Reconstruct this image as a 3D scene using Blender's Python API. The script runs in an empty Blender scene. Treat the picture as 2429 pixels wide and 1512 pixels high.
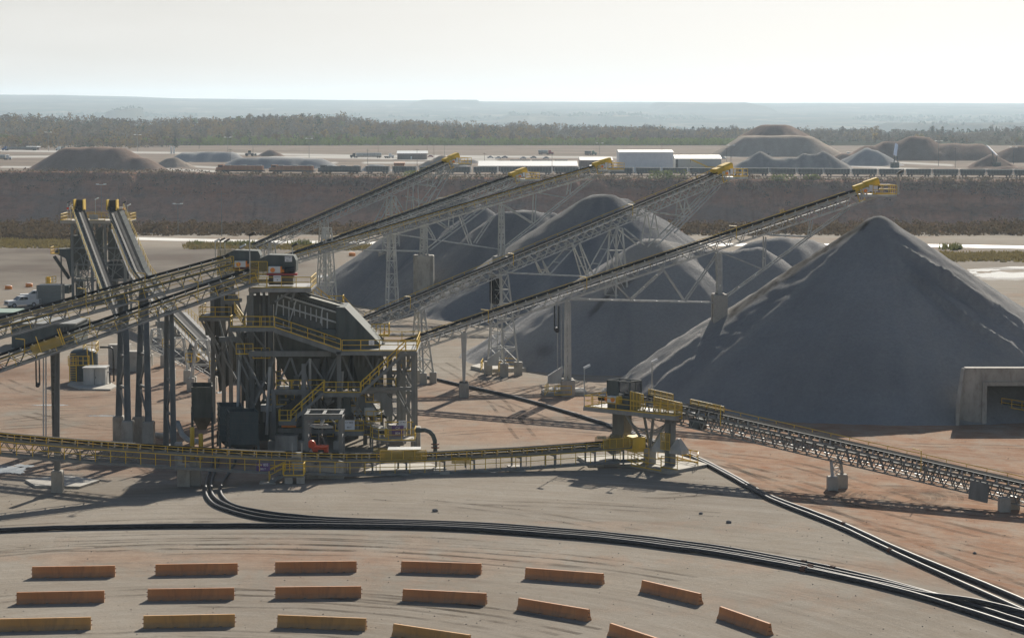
import bpy, bmesh, math, random
from mathutils import Vector, Matrix, noise
R = math.radians
random.seed(7)
SC = bpy.context.scene
COL = SC.collection
V3 = Vector
Z = V3((0, 0, 1))
# ------------------------------------------------------------------ camera
F = 5691.0; CU, CV = 1214.0, 756.0; H = 35.0
PITCH = math.atan(508.0 / F)
cam_d = bpy.data.cameras.new('camera'); cam_d.sensor_width = 36; cam_d.lens = 36 * F / 2428
cam_d.clip_start = 1; cam_d.clip_end = 60000
cam = bpy.data.objects.new('camera', cam_d); COL.objects.link(cam)
cam.location = (0, 0, H); cam.rotation_euler = (R(90) - PITCH, 0, 0)
SC.camera = cam
FW = V3((0, math.cos(PITCH), -math.sin(PITCH))); UP = V3((0, math.sin(PITCH), math.cos(PITCH)))
EYE = V3((0, 0, H))
def ray(u, v):
    return FW + V3(((u - CU) / F, 0, 0)) - UP * ((v - CV) / F)
def at(u, v, Y=None, z=None):
    d = ray(u, v)
    k = Y / d.y if Y is not None else ((z or 0) - H) / d.z
    return EYE + d * k
def G(u, v, z=0.0): return at(u, v, z=z)
def onp(u, v, P0, P1):
    d = ray(u, v); a = V3((P1.x - P0.x, P1.y - P0.y))
    k = ((P0.x - EYE.x) * a.y - (P0.y - EYE.y) * a.x) / (d.x * a.y - d.y * a.x)
    return EYE + d * k
def uv(p):
    q = p - EYE; w = q.dot(FW)
    return CU + F * q.x / w, CV - F * q.dot(UP) / w
def sst(a, b, x):
    t = min(1, max(0, (x - a) / (b - a))); return t * t * (3 - 2 * t)
def lerp(a, b, t): return a + (b - a) * t
def interp(x, pts):
    if x <= pts[0][0]: return pts[0][1]
    for (a, b), (c, d) in zip(pts, pts[1:]):
        if x <= c: return b + (d - b) * (x - a) / (c - a)
    return pts[-1][1]
def nz(x, y, z=0.0): return noise.noise(V3((x, y, z)))
def fbm(x, y, o=4):
    return noise.fractal(V3((x, y, 3.7)), 1.0, 2.0, o)
# ------------------------------------------------------------------ mesh builder
class MB:
    def __init__(s): s.v = []; s.f = []
    def add(s, vs, fs):
        n = len(s.v); s.v += [V3(p) for p in vs]; s.f += [tuple(i + n for i in f) for f in fs]; return s
    def box(s, c, size, X=None, Y=None, Zv=None):
        c = V3(c); hx, hy, hz = size[0] / 2, size[1] / 2, size[2] / 2
        X = X or V3((1, 0, 0)); Y = Y or V3((0, 1, 0)); Zv = Zv or Z
        vs = [c + X * (a * hx) + Y * (b * hy) + Zv * (d * hz) for a in (-1, 1) for b in (-1, 1) for d in (-1, 1)]
        return s.add(vs, [(0, 1, 3, 2), (4, 6, 7, 5), (0, 4, 5, 1), (2, 3, 7, 6), (0, 2, 6, 4), (1, 5, 7, 3)])
    def bx(s, x0, x1, y0, y1, z0, z1):
        return s.box(((x0 + x1) / 2, (y0 + y1) / 2, (z0 + z1) / 2), (x1 - x0, y1 - y0, z1 - z0))
    def beam(s, p, q, w, h=None, up=None):
        p, q = V3(p), V3(q); h = h or w; d = q - p; L = d.length
        if L < 1e-6: return s
        d /= L; up = up or (Z if abs(d.z) < .95 else V3((0, 1, 0)))
        sd = d.cross(up).normalized(); n = sd.cross(d)
        return s.box((p + q) / 2, (L, w, h), d, sd, n)
    def ibeam(s, p, q, w, h, t=.05):          # H section: two flanges and a web
        p, q = V3(p), V3(q); d = (q - p).normalized(); up = Z if abs(d.z) < .95 else V3((0, 1, 0))
        sd = d.cross(up).normalized(); n = sd.cross(d)
        for k in (-1, 1): s.beam(p + n * (k * (h - t) / 2), q + n * (k * (h - t) / 2), w, t)
        return s.beam(p, q, t, h - 2 * t - .004)
    def tube(s, p, q, r, n=6, r2=None):
        p, q = V3(p), V3(q); d = q - p
        if d.length < 1e-6: return s
        d.normalize(); a = d.cross(Z if abs(d.z) < .9 else V3((1, 0, 0))).normalized(); b = d.cross(a)
        r2 = r if r2 is None else r2; vs = []
        for (c, rr) in ((p, r), (q, r2)):
            vs += [c + (a * math.cos(2 * math.pi * i / n) + b * math.sin(2 * math.pi * i / n)) * rr for i in range(n)]
        fs = [(i, (i + 1) % n, n + (i + 1) % n, n + i) for i in range(n)]
        fs += [tuple(range(n - 1, -1, -1)), tuple(range(n, 2 * n))]
        return s.add(vs, fs)
    def path(s, pts, r, n=8):
        pts = [V3(p) for p in pts]; vs = []
        for i, p in enumerate(pts):
            d = (pts[min(i + 1, len(pts) - 1)] - pts[max(i - 1, 0)]).normalized()
            a = d.cross(Z)
            a = a.normalized() if a.length > 1e-3 else V3((1, 0, 0))
            b = a.cross(d).normalized()
            vs += [p + (a * math.cos(2 * math.pi * k / n) + b * math.sin(2 * math.pi * k / n)) * r for k in range(n)]
        fs = [(i * n + k, i * n + (k + 1) % n, (i + 1) * n + (k + 1) % n, (i + 1) * n + k) for i in range(len(pts) - 1) for k in range(n)]
        fs += [tuple(range(n - 1, -1, -1)), tuple((len(pts) - 1) * n + k for k in range(n))]
        return s.add(vs, fs)
    def prism(s, pts, vec):
        pts = [V3(p) for p in pts]; n = len(pts); vec = V3(vec)
        vs = pts + [p + vec for p in pts]
        return s.add(vs, [tuple(range(n - 1, -1, -1)), tuple(range(n, 2 * n))] + [(i, (i + 1) % n, n + (i + 1) % n, n + i) for i in range(n)])
    def frust(s, r0, r1):                      # two rings of equal size joined
        n = len(r0)
        return s.add(list(r0) + list(r1), [tuple(range(n - 1, -1, -1)), tuple(range(n, 2 * n))] + [(i, (i + 1) % n, n + (i + 1) % n, n + i) for i in range(n)])
    def lathe(s, c, prof, n=16, ax=None):
        c = V3(c); vs = []; ax = ax or Z
        a = ax.cross(Z if abs(ax.z) < .9 else V3((1, 0, 0))).normalized(); b = ax.cross(a)
        for (r, z) in prof:
            vs += [c + (a * math.cos(2 * math.pi * k / n) + b * math.sin(2 * math.pi * k / n)) * r + ax * z for k in range(n)]
        m = len(prof)
        fs = [(i * n + k, i * n + (k + 1) % n, (i + 1) * n + (k + 1) % n, (i + 1) * n + k) for i in range(m - 1) for k in range(n)]
        fs += [tuple(range(n - 1, -1, -1)), tuple((m - 1) * n + k for k in range(n))]
        return s.add(vs, fs)
    def rail(s, pts, h=1.07, sp=1.9, r=.032, n=None, toe=True, ends=True):
        pts = [V3(p) for p in pts]; n = n or Z
        for a, b in zip(pts, pts[1:]):
            s.tube(a + n * h, b + n * h, r, 5); s.tube(a + n * h * .54, b + n * h * .54, r * .8, 5)
            if toe: s.beam(a + n * .06, b + n * .06, .02, .11)
            k = max(1, round((b - a).length / sp))
            for i in range(k + 1):
                if i == k and b is not pts[-1]: continue
                p = a.lerp(b, i / k); s.tube(p, p + n * h, r, 5)
        return s
    def build(s, name, mat, parent=None, smooth=False, off=None):
        me = bpy.data.meshes.new(name)
        o0 = root_loc(parent) if off is None else V3(off)
        me.from_pydata([p - o0 for p in s.v], [], s.f)
        bm = bmesh.new(); bm.from_mesh(me); bmesh.ops.recalc_face_normals(bm, faces=bm.faces); bm.to_mesh(me); bm.free()
        me.materials.append(mat)
        if smooth:
            for p in me.polygons: p.use_smooth = True
        o = bpy.data.objects.new(name, me); COL.objects.link(o)
        if parent is not None: o.parent = parent
        else: o.location = o0
        return o
def root_loc(o):
    if o is None: return V3((0, 0, 0))
    while o.parent is not None: o = o.parent
    return V3(o.location)
def tag(o, label=None, cat=None, group=None, kind=None):
    if label: o['label'] = label
    if cat: o['category'] = cat
    if group: o['group'] = group
    if kind: o['kind'] = kind
    return o
def thing(name, label, cat, loc=(0, 0, 0), group=None, rz=0):
    o = bpy.data.objects.new(name, None); COL.objects.link(o); o.location = V3(loc); o.rotation_euler = (0, 0, rz)
    o.empty_display_size = .5
    return tag(o, label, cat, group)
def single(mb, name, mat, label, cat, loc, group=None, smooth=False):
    o = mb.build(name, mat, None, smooth, off=loc); return tag(o, label, cat, group)
def copy_tree(o, parent=None):
    c = o.copy(); COL.objects.link(c)
    if parent is not None: c.parent = parent
    for ch in list(o.children): copy_tree(ch, c)
    return c
# ------------------------------------------------------------------ materials
def newmat(name):
    m = bpy.data.materials.new(name); m.use_nodes = True; nt = m.node_tree
    b = nt.nodes['Principled BSDF']
    return m, nt, b
def N(nt, t, **kw):
    n = nt.nodes.new(t)
    for k, v in kw.items():
        if k in n.inputs: n.inputs[k].default_value = v
        else: setattr(n, k, v)
    return n
def mixc(nt, fac, a, b, mode='MIX'):
    n = nt.nodes.new('ShaderNodeMix'); n.data_type = 'RGBA'; n.blend_type = mode
    for i, val in ((0, fac), (6, a), (7, b)):
        if hasattr(val, 'type') and hasattr(val, 'links'): nt.links.new(val, n.inputs[i])
        else: n.inputs[i].default_value = val if i == 0 else (*val, 1)
    return n.outputs[2]
def ramp(nt, src, lo, hi, a=0.0, b=1.0):
    n = nt.nodes.new('ShaderNodeMapRange'); n.inputs[1].default_value = lo; n.inputs[2].default_value = hi
    n.inputs[3].default_value = a; n.inputs[4].default_value = b; n.clamp = True
    nt.links.new(src, n.inputs[0]); return n.outputs[0]
def nse(nt, vec, scale, detail=4, stretch=None, rough=.55):
    if stretch:
        mp = nt.nodes.new('ShaderNodeMapping'); mp.inputs['Scale'].default_value = stretch; nt.links.new(vec, mp.inputs[0]); vec = mp.outputs[0]
    n = nt.nodes.new('ShaderNodeTexNoise'); n.inputs['Scale'].default_value = scale; n.inputs['Detail'].default_value = detail
    n.inputs['Roughness'].default_value = rough
    nt.links.new(vec, n.inputs['Vector']); return n.outputs['Fac']
def coords(nt, obj=False):
    if obj: return nt.nodes.new('ShaderNodeTexCoord').outputs['Object']
    return nt.nodes.new('ShaderNodeNewGeometry').outputs['Position']
def bump(nt, b, src, st=.3, dist=.1):
    n = nt.nodes.new('ShaderNodeBump'); n.inputs['Strength'].default_value = st; n.inputs['Distance'].default_value = dist
    nt.links.new(src, n.inputs['Height']); nt.links.new(n.outputs[0], b.inputs['Normal'])
def paint(name, c, rough=.55, var=.25, dirt=(.16, .13, .10), damt=.35, scale=1.2, metal=0.0, stretch=(1, 1, .25), spec=.4):
    m, nt, b = newmat(name); p = coords(nt, True)
    a = nse(nt, p, scale, 6, stretch); c1 = tuple(x * (1 - var) for x in c); c2 = tuple(min(1, x * (1 + var)) for x in c)
    base = mixc(nt, ramp(nt, a, .3, .7), c1, c2)
    d = nse(nt, p, scale * 3.1, 8, stretch, .7)
    base = mixc(nt, ramp(nt, d, .48, .78, 0, damt), base, dirt)
    nt.links.new(base, b.inputs['Base Color']); b.inputs['Roughness'].default_value = rough; b.inputs['Metallic'].default_value = metal
    b.inputs['Specular IOR Level'].default_value = spec
    bump(nt, b, d, .08, .02)
    return m
M = {}
M['steel'] = paint('painted_steel', (.20, .205, .195), .6, .2, spec=.25)
M['steel_l'] = paint('galvanised_steel', (.47, .47, .44), .5, .2, damt=.2, spec=.3)
M['steel_d'] = paint('dark_steel', (.095, .11, .105), .75, .25, spec=.15)
M['plate'] = paint('weathered_plate', (.13, .13, .115), .7, .3, spec=.15, dirt=(.2, .15, .1), damt=.5)
M['olive'] = paint('olive_plate', (.115, .115, .092), .75, .25, spec=.15)
M['teal'] = paint('dark_teal_plate', (.055, .075, .078), .55, .25)
M['yellow'] = paint('safety_yellow', (.74, .48, .04), .5, .15, damt=.22)
M['orange'] = paint('orange_paint', (.85, .27, .03), .45, .12, damt=.15)
M['red'] = paint('red_orange_paint', (.75, .09, .025), .45, .12, damt=.1)
M['white'] = paint('white_paint', (.74, .74, .72), .45, .06, damt=.15)
M['sign'] = paint('sign_white', (.78, .78, .78), .5, .03, damt=.05)
M['purple'] = paint('sign_purple', (.12, .06, .20), .5, .08, damt=.1)
M['black'] = paint('black_paint', (.02, .02, .022), .5, .3, damt=.2)
M['belt'] = paint('rubber_belt', (.016, .017, .018), .75, .3, dirt=(.06, .055, .05), damt=.3, scale=.8, spec=.12)
M['pipe'] = paint('black_pipe', (.03, .032, .037), .55, .25, spec=.3, dirt=(.16, .14, .12), damt=.35, scale=.7, stretch=(1, 1, 1))
M['rust'] = paint('rusty_flange', (.14, .055, .03), .8, .3)
M['conc'] = paint('concrete', (.40, .375, .325), .85, .22, dirt=(.17, .14, .11), damt=.65, scale=.6, stretch=(1, 1, .5))
M['pad'] = paint('concrete_pad', (.42, .39, .335), .85, .12, dirt=(.25, .22, .18), damt=.5, scale=.4, stretch=(1, 1, 1))
M['glass'] = paint('dark_glass', (.03, .035, .04), .12, .1, damt=0)
M['tyre'] = paint('tyre_rubber', (.02, .02, .02), .8, .2)
M['blue'] = paint('blue_paint', (.05, .12, .3), .4, .1)
M['redp'] = paint('dark_red_paint', (.35, .03, .03), .4, .1)
M['silver'] = paint('silver_paint', (.45, .46, .48), .35, .1)
M['green'] = paint('pale_green_paint', (.22, .32, .25), .5, .1)
M['tan'] = paint('tan_wall', (.36, .32, .28), .7, .1)
M['locoor'] = paint('faded_orange_paint', (.36, .15, .055), .6, .2, damt=.45)
M['brownv'] = paint('brown_wall', (.19, .14, .12), .7, .15)
M['roofw'] = paint('pale_metal_roof', (.68, .67, .62), .4, .06, damt=.1)
M['grating'] = paint('floor_grating', (.28, .275, .26), .5, .15)
M['bark'] = paint('bark', (.09, .07, .055), .9, .2)
M['glint'] = paint('bright_sheet_metal', (.85, .85, .86), .25, .04, damt=.05, metal=.6)
# yellow expanded-mesh guard: part of the light passes through the holes
def meshmat(name, c, hole=.42):
    m, nt, b = newmat(name); p = coords(nt, True)
    base = mixc(nt, ramp(nt, nse(nt, p, 1.5, 5), .3, .7), tuple(x * .8 for x in c), c)
    nt.links.new(base, b.inputs['Base Color']); b.inputs['Roughness'].default_value = .6
    tr = nt.nodes.new('ShaderNodeBsdfTransparent'); mx = nt.nodes.new('ShaderNodeMixShader'); mx.inputs[0].default_value = 1 - hole
    out = nt.nodes['Material Output']
    nt.links.new(tr.outputs[0], mx.inputs[1]); nt.links.new(b.outputs[0], mx.inputs[2]); nt.links.new(mx.outputs[0], out.inputs[0])
    return m
M['guard'] = meshmat('yellow_mesh_guard', (.55, .38, .04))
M['guard_d'] = meshmat('olive_mesh_guard', (.30, .23, .07), .4)
M['wire'] = meshmat('grey_wire_mesh', (.08, .085, .09), .45)
def barrier_mat(name, c, c2):
    m, nt, b = newmat(name); p = coords(nt, True)
    oi = nt.nodes.new('ShaderNodeObjectInfo')
    a = mixc(nt, ramp(nt, nse(nt, p, .9, 6, (1, 1, .4)), .3, .7), c, c2)
    a = mixc(nt, ramp(nt, oi.outputs['Random'], 0, 1, 0, .35), a, tuple(x * .72 for x in c))
    sx = nt.nodes.new('ShaderNodeSeparateXYZ'); nt.links.new(p, sx.inputs[0])
    low = ramp(nt, sx.outputs[2], .46, .12)
    mul = N(nt, 'ShaderNodeMath', operation='MULTIPLY'); nt.links.new(low, mul.inputs[0])
    nt.links.new(ramp(nt, nse(nt, p, 2.5, 6), .3, .65, .2, .62), mul.inputs[1])
    a = mixc(nt, mul.outputs[0], a, (.25, .20, .14))
    st = ramp(nt, nse(nt, p, 2.2, 6, (1, 1, .12), .7), .5, .75, 0, .4)
    a = mixc(nt, st, a, (.13, .09, .055))
    nt.links.new(a, b.inputs['Base Color']); b.inputs['Roughness'].default_value = .75
    bump(nt, b, nse(nt, p, 9, 5), .15, .02)
    return m
M['bar_o'] = barrier_mat('faded_orange_concrete', (.50, .20, .068), (.60, .27, .10))
M['bar_y'] = barrier_mat('faded_yellow_concrete', (.56, .275, .07), (.64, .34, .11))
# corrugated metal wall
def corr(name, c, sc=3.0, axis='X'):
    m, nt, b = newmat(name); p = coords(nt, True)
    w = nt.nodes.new('ShaderNodeTexWave'); w.bands_direction = axis; w.inputs['Scale'].default_value = sc; nt.links.new(p, w.inputs[0])
    base = mixc(nt, ramp(nt, nse(nt, p, .4, 5), .3, .7), tuple(x * .88 for x in c), c)
    nt.links.new(base, b.inputs['Base Color']); b.inputs['Roughness'].default_value = .5
    bump(nt, b, w.outputs['Fac'], .5, .05); return m
M['corr_w'] = corr('white_corrugated_wall', (.80, .81, .82), .8)
M['corr_g'] = corr('grey_corrugated_wall', (.50, .52, .50), .8)
M['ribbed'] = corr('ribbed_bin_steel', (.20, .215, .205), .55, 'Z')
# gravel stockpile
def pilemat(name, c, dust_lit, fine=1.0):
    m, nt, b = newmat(name); p = coords(nt)
    at_ = nt.nodes.new('ShaderNodeAttribute'); at_.attribute_name = 'stain'
    sp = nt.nodes.new('ShaderNodeSeparateColor'); nt.links.new(at_.outputs['Color'], sp.inputs[0])
    a = mixc(nt, ramp(nt, nse(nt, p, .08 * fine, 6), .3, .7), tuple(x * .82 for x in c), tuple(x * 1.12 for x in c))
    a = mixc(nt, sp.outputs[1], a, dust_lit)  # green channel: dust, plus sunlit flanks and crests painted pale
    gr = nse(nt, p, .9 * fine, 9, None, .82)
    a = mixc(nt, ramp(nt, gr, .40, .28, 0, .5), a, tuple(x * .55 for x in c))
    a = mixc(nt, ramp(nt, gr, .56, .72, 0, .55), a, dust_lit)
    a = mixc(nt, ramp(nt, nse(nt, p, 2.6 * fine, 6, None, .8), .35, .7, 0, .38), a, tuple(x * .5 for x in c))
    a = mixc(nt, ramp(nt, nse(nt, p, 5.5 * fine, 3, None, .8), .62, .8, 0, .35), a, dust_lit)
    a = mixc(nt, sp.outputs[0], a, (.055, .048, .04))
    nt.links.new(a, b.inputs['Base Color']); b.inputs['Roughness'].default_value = 1; b.inputs['Specular IOR Level'].default_value = .03
    bump(nt, b, nse(nt, p, 1.6 * fine, 9, None, .82), .9, .5)
    return m
M['p_blue'] = pilemat('blue_grey_gravel', (.385, .38, .375), (.50, .475, .44))
M['p_dark'] = pilemat('dark_gravel', (.27, .272, .28), (.44, .42, .39))
M['p_tan'] = pilemat('tan_gravel', (.36, .29, .23), (.50, .43, .36), .4)
M['p_grey'] = pilemat('grey_gravel_far', (.30, .28, .26), (.46, .43, .39), .4)
M['p_brown'] = pilemat('brown_spoil', (.25, .175, .135), (.38, .30, .24), .4)
# ------------------------------------------------------------------ ground
def setcol(me, name, cols):
    a = me.color_attributes.new(name, 'FLOAT_COLOR', 'POINT')
    a.data.foreach_set('color', [x for c in cols for x in c])
def sheet(name, ys, ss, zf, mat, zone=None, y0=300.0, smooth=True):
    vs = []; cols = []
    for y in ys:
        for s in ss:
            x = s * (y + y0); vs.append((x, y, zf(x, y)))
            if zone: cols.append(zone(x, y))
    n = len(ss)
    fs = [(i * n + j, i * n + j + 1, (i + 1) * n + j + 1, (i + 1) * n + j) for i in range(len(ys) - 1) for j in range(n - 1)]
    me = bpy.data.meshes.new(name); me.from_pydata(vs, [], fs)
    if zone: setcol(me, 'zone', cols)
    if smooth:
        me.polygons.foreach_set('use_smooth', [True] * len(me.polygons))
    me.materials.append(mat); o = bpy.data.objects.new(name, me); COL.objects.link(o)
    return tag(o, kind='structure')
def frange(a, b, st):
    n = max(1, round((b - a) / st)); return [a + (b - a) * i / n for i in range(n + 1)]
def groundmat():
    m, nt, b = newmat('dirt_and_fines'); p = coords(nt)
    at_ = nt.nodes.new('ShaderNodeAttribute'); at_.attribute_name = 'zone'
    sp = nt.nodes.new('ShaderNodeSeparateColor'); nt.links.new(at_.outputs['Color'], sp.inputs[0])
    big = nse(nt, p, .05, 6); mid = nse(nt, p, .35, 8, None, .65); fin = nse(nt, p, 3.2, 8, None, .75)
    def polar(cx, cy, sr, st):
        sb_ = nt.nodes.new('ShaderNodeVectorMath'); sb_.operation = 'SUBTRACT'; nt.links.new(p, sb_.inputs[0]); sb_.inputs[1].default_value = (cx, cy, 0)
        ln = nt.nodes.new('ShaderNodeVectorMath'); ln.operation = 'LENGTH'; nt.links.new(sb_.outputs[0], ln.inputs[0])
        sx_ = nt.nodes.new('ShaderNodeSeparateXYZ'); nt.links.new(sb_.outputs[0], sx_.inputs[0])
        an = N(nt, 'ShaderNodeMath', operation='ARCTAN2'); nt.links.new(sx_.outputs[1], an.inputs[0]); nt.links.new(sx_.outputs[0], an.inputs[1])
        cb_ = nt.nodes.new('ShaderNodeCombineXYZ'); m1 = N(nt, 'ShaderNodeMath', operation='MULTIPLY'); nt.links.new(ln.outputs['Value'], m1.inputs[0]); m1.inputs[1].default_value = sr
        m2 = N(nt, 'ShaderNodeMath', operation='MULTIPLY'); nt.links.new(an.outputs[0], m2.inputs[0]); m2.inputs[1].default_value = st
        nt.links.new(m1.outputs[0], cb_.inputs[0]); nt.links.new(m2.outputs[0], cb_.inputs[1]); return cb_.outputs[0]
    trk = nse(nt, polar(-22, 135, .8, 2.2), 1.0, 7, None, .72)
    trk4 = nse(nt, polar(60, 330, 1.3, 5.0), 1.0, 7, None, .72)
    trk2 = nse(nt, p, 1.0, 7, (.3, .16, 1), .7)
    a = mixc(nt, ramp(nt, big, .35, .65), (.27, .228, .178), (.325, .283, .23))
    a = mixc(nt, ramp(nt, mid, .35, .7, 0, .5), a, (.36, .335, .29))
    rd = mixc(nt, ramp(nt, mid, .3, .7), (.295, .15, .085), (.42, .28, .19))
    rd = mixc(nt, ramp(nt, trk2, .46, .68, 0, .85), rd, (.385, .32, .25))
    add = N(nt, 'ShaderNodeMath', operation='MULTIPLY_ADD'); nt.links.new(trk2, add.inputs[0]); add.inputs[1].default_value = 1.1
    nt.links.new(sp.outputs[0], add.inputs[2])
    a = mixc(nt, ramp(nt, add.outputs[0], .68, 1.05), a, rd)
    # long tyre streaks
    a = mixc(nt, ramp(nt, trk, .50, .72, 0, .42), a, (.165, .138, .11))
    a = mixc(nt, ramp(nt, trk, .47, .32, 0, .4), a, (.42, .385, .33))
    trk3 = nse(nt, polar(-22, 135, 2.2, 1.1), 1.0, 8, None, .78)
    a = mixc(nt, ramp(nt, trk4, .54, .7, 0, .35), a, (.19, .15, .115))
    a = mixc(nt, ramp(nt, trk3, .54, .70, 0, .28), a, (.15, .125, .10))
    add2 = N(nt, 'ShaderNodeMath', operation='MULTIPLY_ADD'); nt.links.new(mid, add2.inputs[0]); add2.inputs[1].default_value = .9
    nt.links.new(sp.outputs[1], add2.inputs[2])
    a = mixc(nt, ramp(nt, add2.outputs[0], .85, 1.2), a, (.55, .53, .50))
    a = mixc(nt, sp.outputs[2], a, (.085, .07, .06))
    a = mixc(nt, ramp(nt, fin, .5, .72, 0, .45), a, (.15, .13, .11))
    a = mixc(nt, ramp(nt, nse(nt, p, 7, 3, None, .9), .66, .74, 0, .6), a, (.10, .09, .08))
    nt.links.new(a, b.inputs['Base Color']); b.inputs['Roughness'].default_value = 1; b.inputs['Specular IOR Level'].default_value = .03
    s = N(nt, 'ShaderNodeMath', operation='ADD'); nt.links.new(mid, s.inputs[0]); nt.links.new(fin, s.inputs[1])
    s2 = N(nt, 'ShaderNodeMath', operation='ADD'); nt.links.new(s.outputs[0], s2.inputs[0]); nt.links.new(trk, s2.inputs[1])
    bump(nt, b, s2.outputs[0], .45, .16)
    return m
M['ground'] = groundmat()
E_LINE = [(1010, 893), (1100, 912), (1191, 932), (1270, 953), (1358, 978), (1446, 1006), (1505, 1026), (1640, 1081), (1720, 1122), (1807, 1170), (1860, 1193), (1987, 1240), (2136, 1308), (2296, 1374), (2428, 1428), (2700, 1555)]
def zone(x, y):
    if y < 90: return (.1, 0, 0, 1)
    u, v = uv(V3((x, y, 0))); n = fbm(x * .05, y * .05); n2 = fbm(x * .02 + 9, y * .04)
    red = lt = dk = 0.0
    ve = interp(u, E_LINE)
    if u > 1490: red = .80 * sst(30, -60, v - ve) * sst(1490, 1640, u) * sst(950, 1030, v)
    if u > 1640 and v > 1300: red = max(red, .6 * sst(20, -40, v - ve))
    if 930 < u < 1600: red = max(red, (.42 if v > 940 else .26) * sst(860, 930, v) * sst(1085, 1040, v) * sst(930, 1000, u))
    if u < 900: red = max(red, .40 * sst(820, 880, v) * sst(1180, 1110, v) * sst(900, 640, u))
    if v > 1235: red = max(red, .22 * math.exp(-((v - 1322 - .00002 * max(0, u - 900) ** 2) / 22) ** 2) + .05)
    if 560 < v < 830: red = max(red, .12)
    red = max(0, red + .25 * n * (red > .05))
    # pale puddled patches, the far-right pair painting the sky glare off water
    for (cu, cv, ru, rv, am) in ((15, 1112, 48, 17, .75), (1170, 1116, 26, 5, .8), (280, 985, 120, 5, .35), (120, 960, 150, 5, .3), (90, 1005, 160, 4, .35), (330, 1008, 130, 6, .3),
                                 (2390, 655, 120, 14, .9), (2380, 637, 90, 5, .9), (2040, 1330, 120, 26, .28), (700, 1338, 14, 5, .0), (540, 1331, 18, 6, .6), (370, 1357, 30, 5, .35),
                                 (830, 590, 90, 22, .5), (680, 655, 60, 20, .45), (600, 800, 120, 40, .35), (760, 715, 80, 12, .5), (900, 760, 90, 25, .4), (1050, 825, 60, 14, .4)):
        q = ((u - cu) / ru) ** 2 + ((v - cv) / rv) ** 2
        if q < 4: lt = max(lt, am * math.exp(-q * 1.2))
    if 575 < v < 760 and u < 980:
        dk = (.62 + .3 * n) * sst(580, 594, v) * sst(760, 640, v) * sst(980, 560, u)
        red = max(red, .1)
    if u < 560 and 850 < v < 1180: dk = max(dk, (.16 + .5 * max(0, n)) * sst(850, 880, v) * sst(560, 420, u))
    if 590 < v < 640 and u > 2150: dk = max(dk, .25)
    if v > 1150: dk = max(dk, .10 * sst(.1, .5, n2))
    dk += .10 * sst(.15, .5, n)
    return (red, lt, min(.8, dk), 1)
ss_near = frange(-.6, -.2, .02)[:-1] + frange(-.2, .2, .0016)[:-1] + frange(.2, .6, .02)
ys_near = frange(-120, 120, 12)[:-1] + frange(120, 330, 1.0)[:-1] + frange(330, 480, 2.2)[:-1] + frange(480, 662, 4)
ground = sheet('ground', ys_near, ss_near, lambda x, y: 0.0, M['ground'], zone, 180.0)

M['water'] = paint('puddle_water', (.16, .15, .14), .12, .05, damt=.1, spec=.5)
def puddle(cu, cv, ru, rv, sd):
    vs = [G(cu, cv, .012)]; n = 40
    for k in range(n):
        a = 2 * math.pi * k / n; q = 1 + .45 * nz(math.cos(a) * 2.2, math.sin(a) * 2.2, sd) + .25 * nz(math.cos(a) * 6, math.sin(a) * 6, sd); vs.append(G(cu + math.cos(a) * ru * q, cv + math.sin(a) * rv * q, .012))
    me = bpy.data.meshes.new('puddle'); me.from_pydata(vs, [], [(0, 1 + k, 1 + (k + 1) % n) for k in range(n)]); me.materials.append(M['water']); o = bpy.data.objects.new('puddle', me); COL.objects.link(o); tag(o, kind='structure')
for k, a in enumerate(((2385, 652, 75, 7), (2330, 640, 40, 3), (2420, 634, 40, 2.5), (2290, 646, 30, 4), (30, 1113, 34, 9), (55, 1104, 22, 4), (820, 588, 50, 6), (770, 655, 22, 3), (1168, 1117, 20, 2.5), (560, 800, 26, 4), (600, 778, 20, 3), (520, 930, 18, 2), (240, 985, 40, 1.6), (120, 960, 45, 1.4))): puddle(*a, k * 3.1)
def rockmat():
    m, nt, b = newmat('quarry_rock'); p = coords(nt)
    lay = nse(nt, p, 1.0, 6, (.004, .004, .12), .6); blot = nse(nt, p, .02, 7, (1, 1, 1.6), .65); fin = nse(nt, p, .16, 8, (1, 1, 2.5), .75)
    ver = nse(nt, p, 1.0, 6, (.11, .02, .012), .7)
    a = mixc(nt, ramp(nt, lay, .35, .65), (.36, .155, .088), (.52, .275, .175))
    a = mixc(nt, ramp(nt, blot, .48, .62, 0, .8), a, (.27, .19, .155))
    a = mixc(nt, ramp(nt, ver, .5, .68, 0, .6), a, (.15, .08, .055))
    a = mixc(nt, ramp(nt, blot, .42, .3, 0, .6), a, (.12, .085, .06))
    a = mixc(nt, ramp(nt, fin, .48, .7, 0, .55), a, (.07, .05, .04))
    sx = nt.nodes.new('ShaderNodeSeparateXYZ'); nt.links.new(p, sx.inputs[0])
    a = mixc(nt, ramp(nt, sx.outputs[2], -8, -2, 0, .55), a, (.14, .07, .045))
    nt.links.new(a, b.inputs['Base Color']); b.inputs['Roughness'].default_value = 1.0; b.inputs['Specular IOR Level'].default_value = .05
    s = N(nt, 'ShaderNodeMath', operation='ADD'); nt.links.new(fin, s.inputs[0]); nt.links.new(ver, s.inputs[1])
    bump(nt, b, s.outputs[0], .9, 2.5); return m
M['rock'] = rockmat()
RIM = [(-400, 1275), (0, 1268), (90, 1262), (255, 1260), (280, 1250), (310, 1249), (330, 1258), (430, 1250), (500, 1222), (560, 1208), (700, 1196), (860, 1180), (1100, 1158), (1500, 1140), (1900, 1128), (2428, 1116), (2900, 1105)]
def rimy(x, y):
    u = CU + F * x / y
    return interp(u, RIM) - 9 * abs(nz(x * .013, 5)) - 10 * max(0, nz(x * .031, 7.3)) - 5 * max(0, nz(x * .11, 2.3)) - 3 * nz(x * .3, 1.3)
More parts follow.
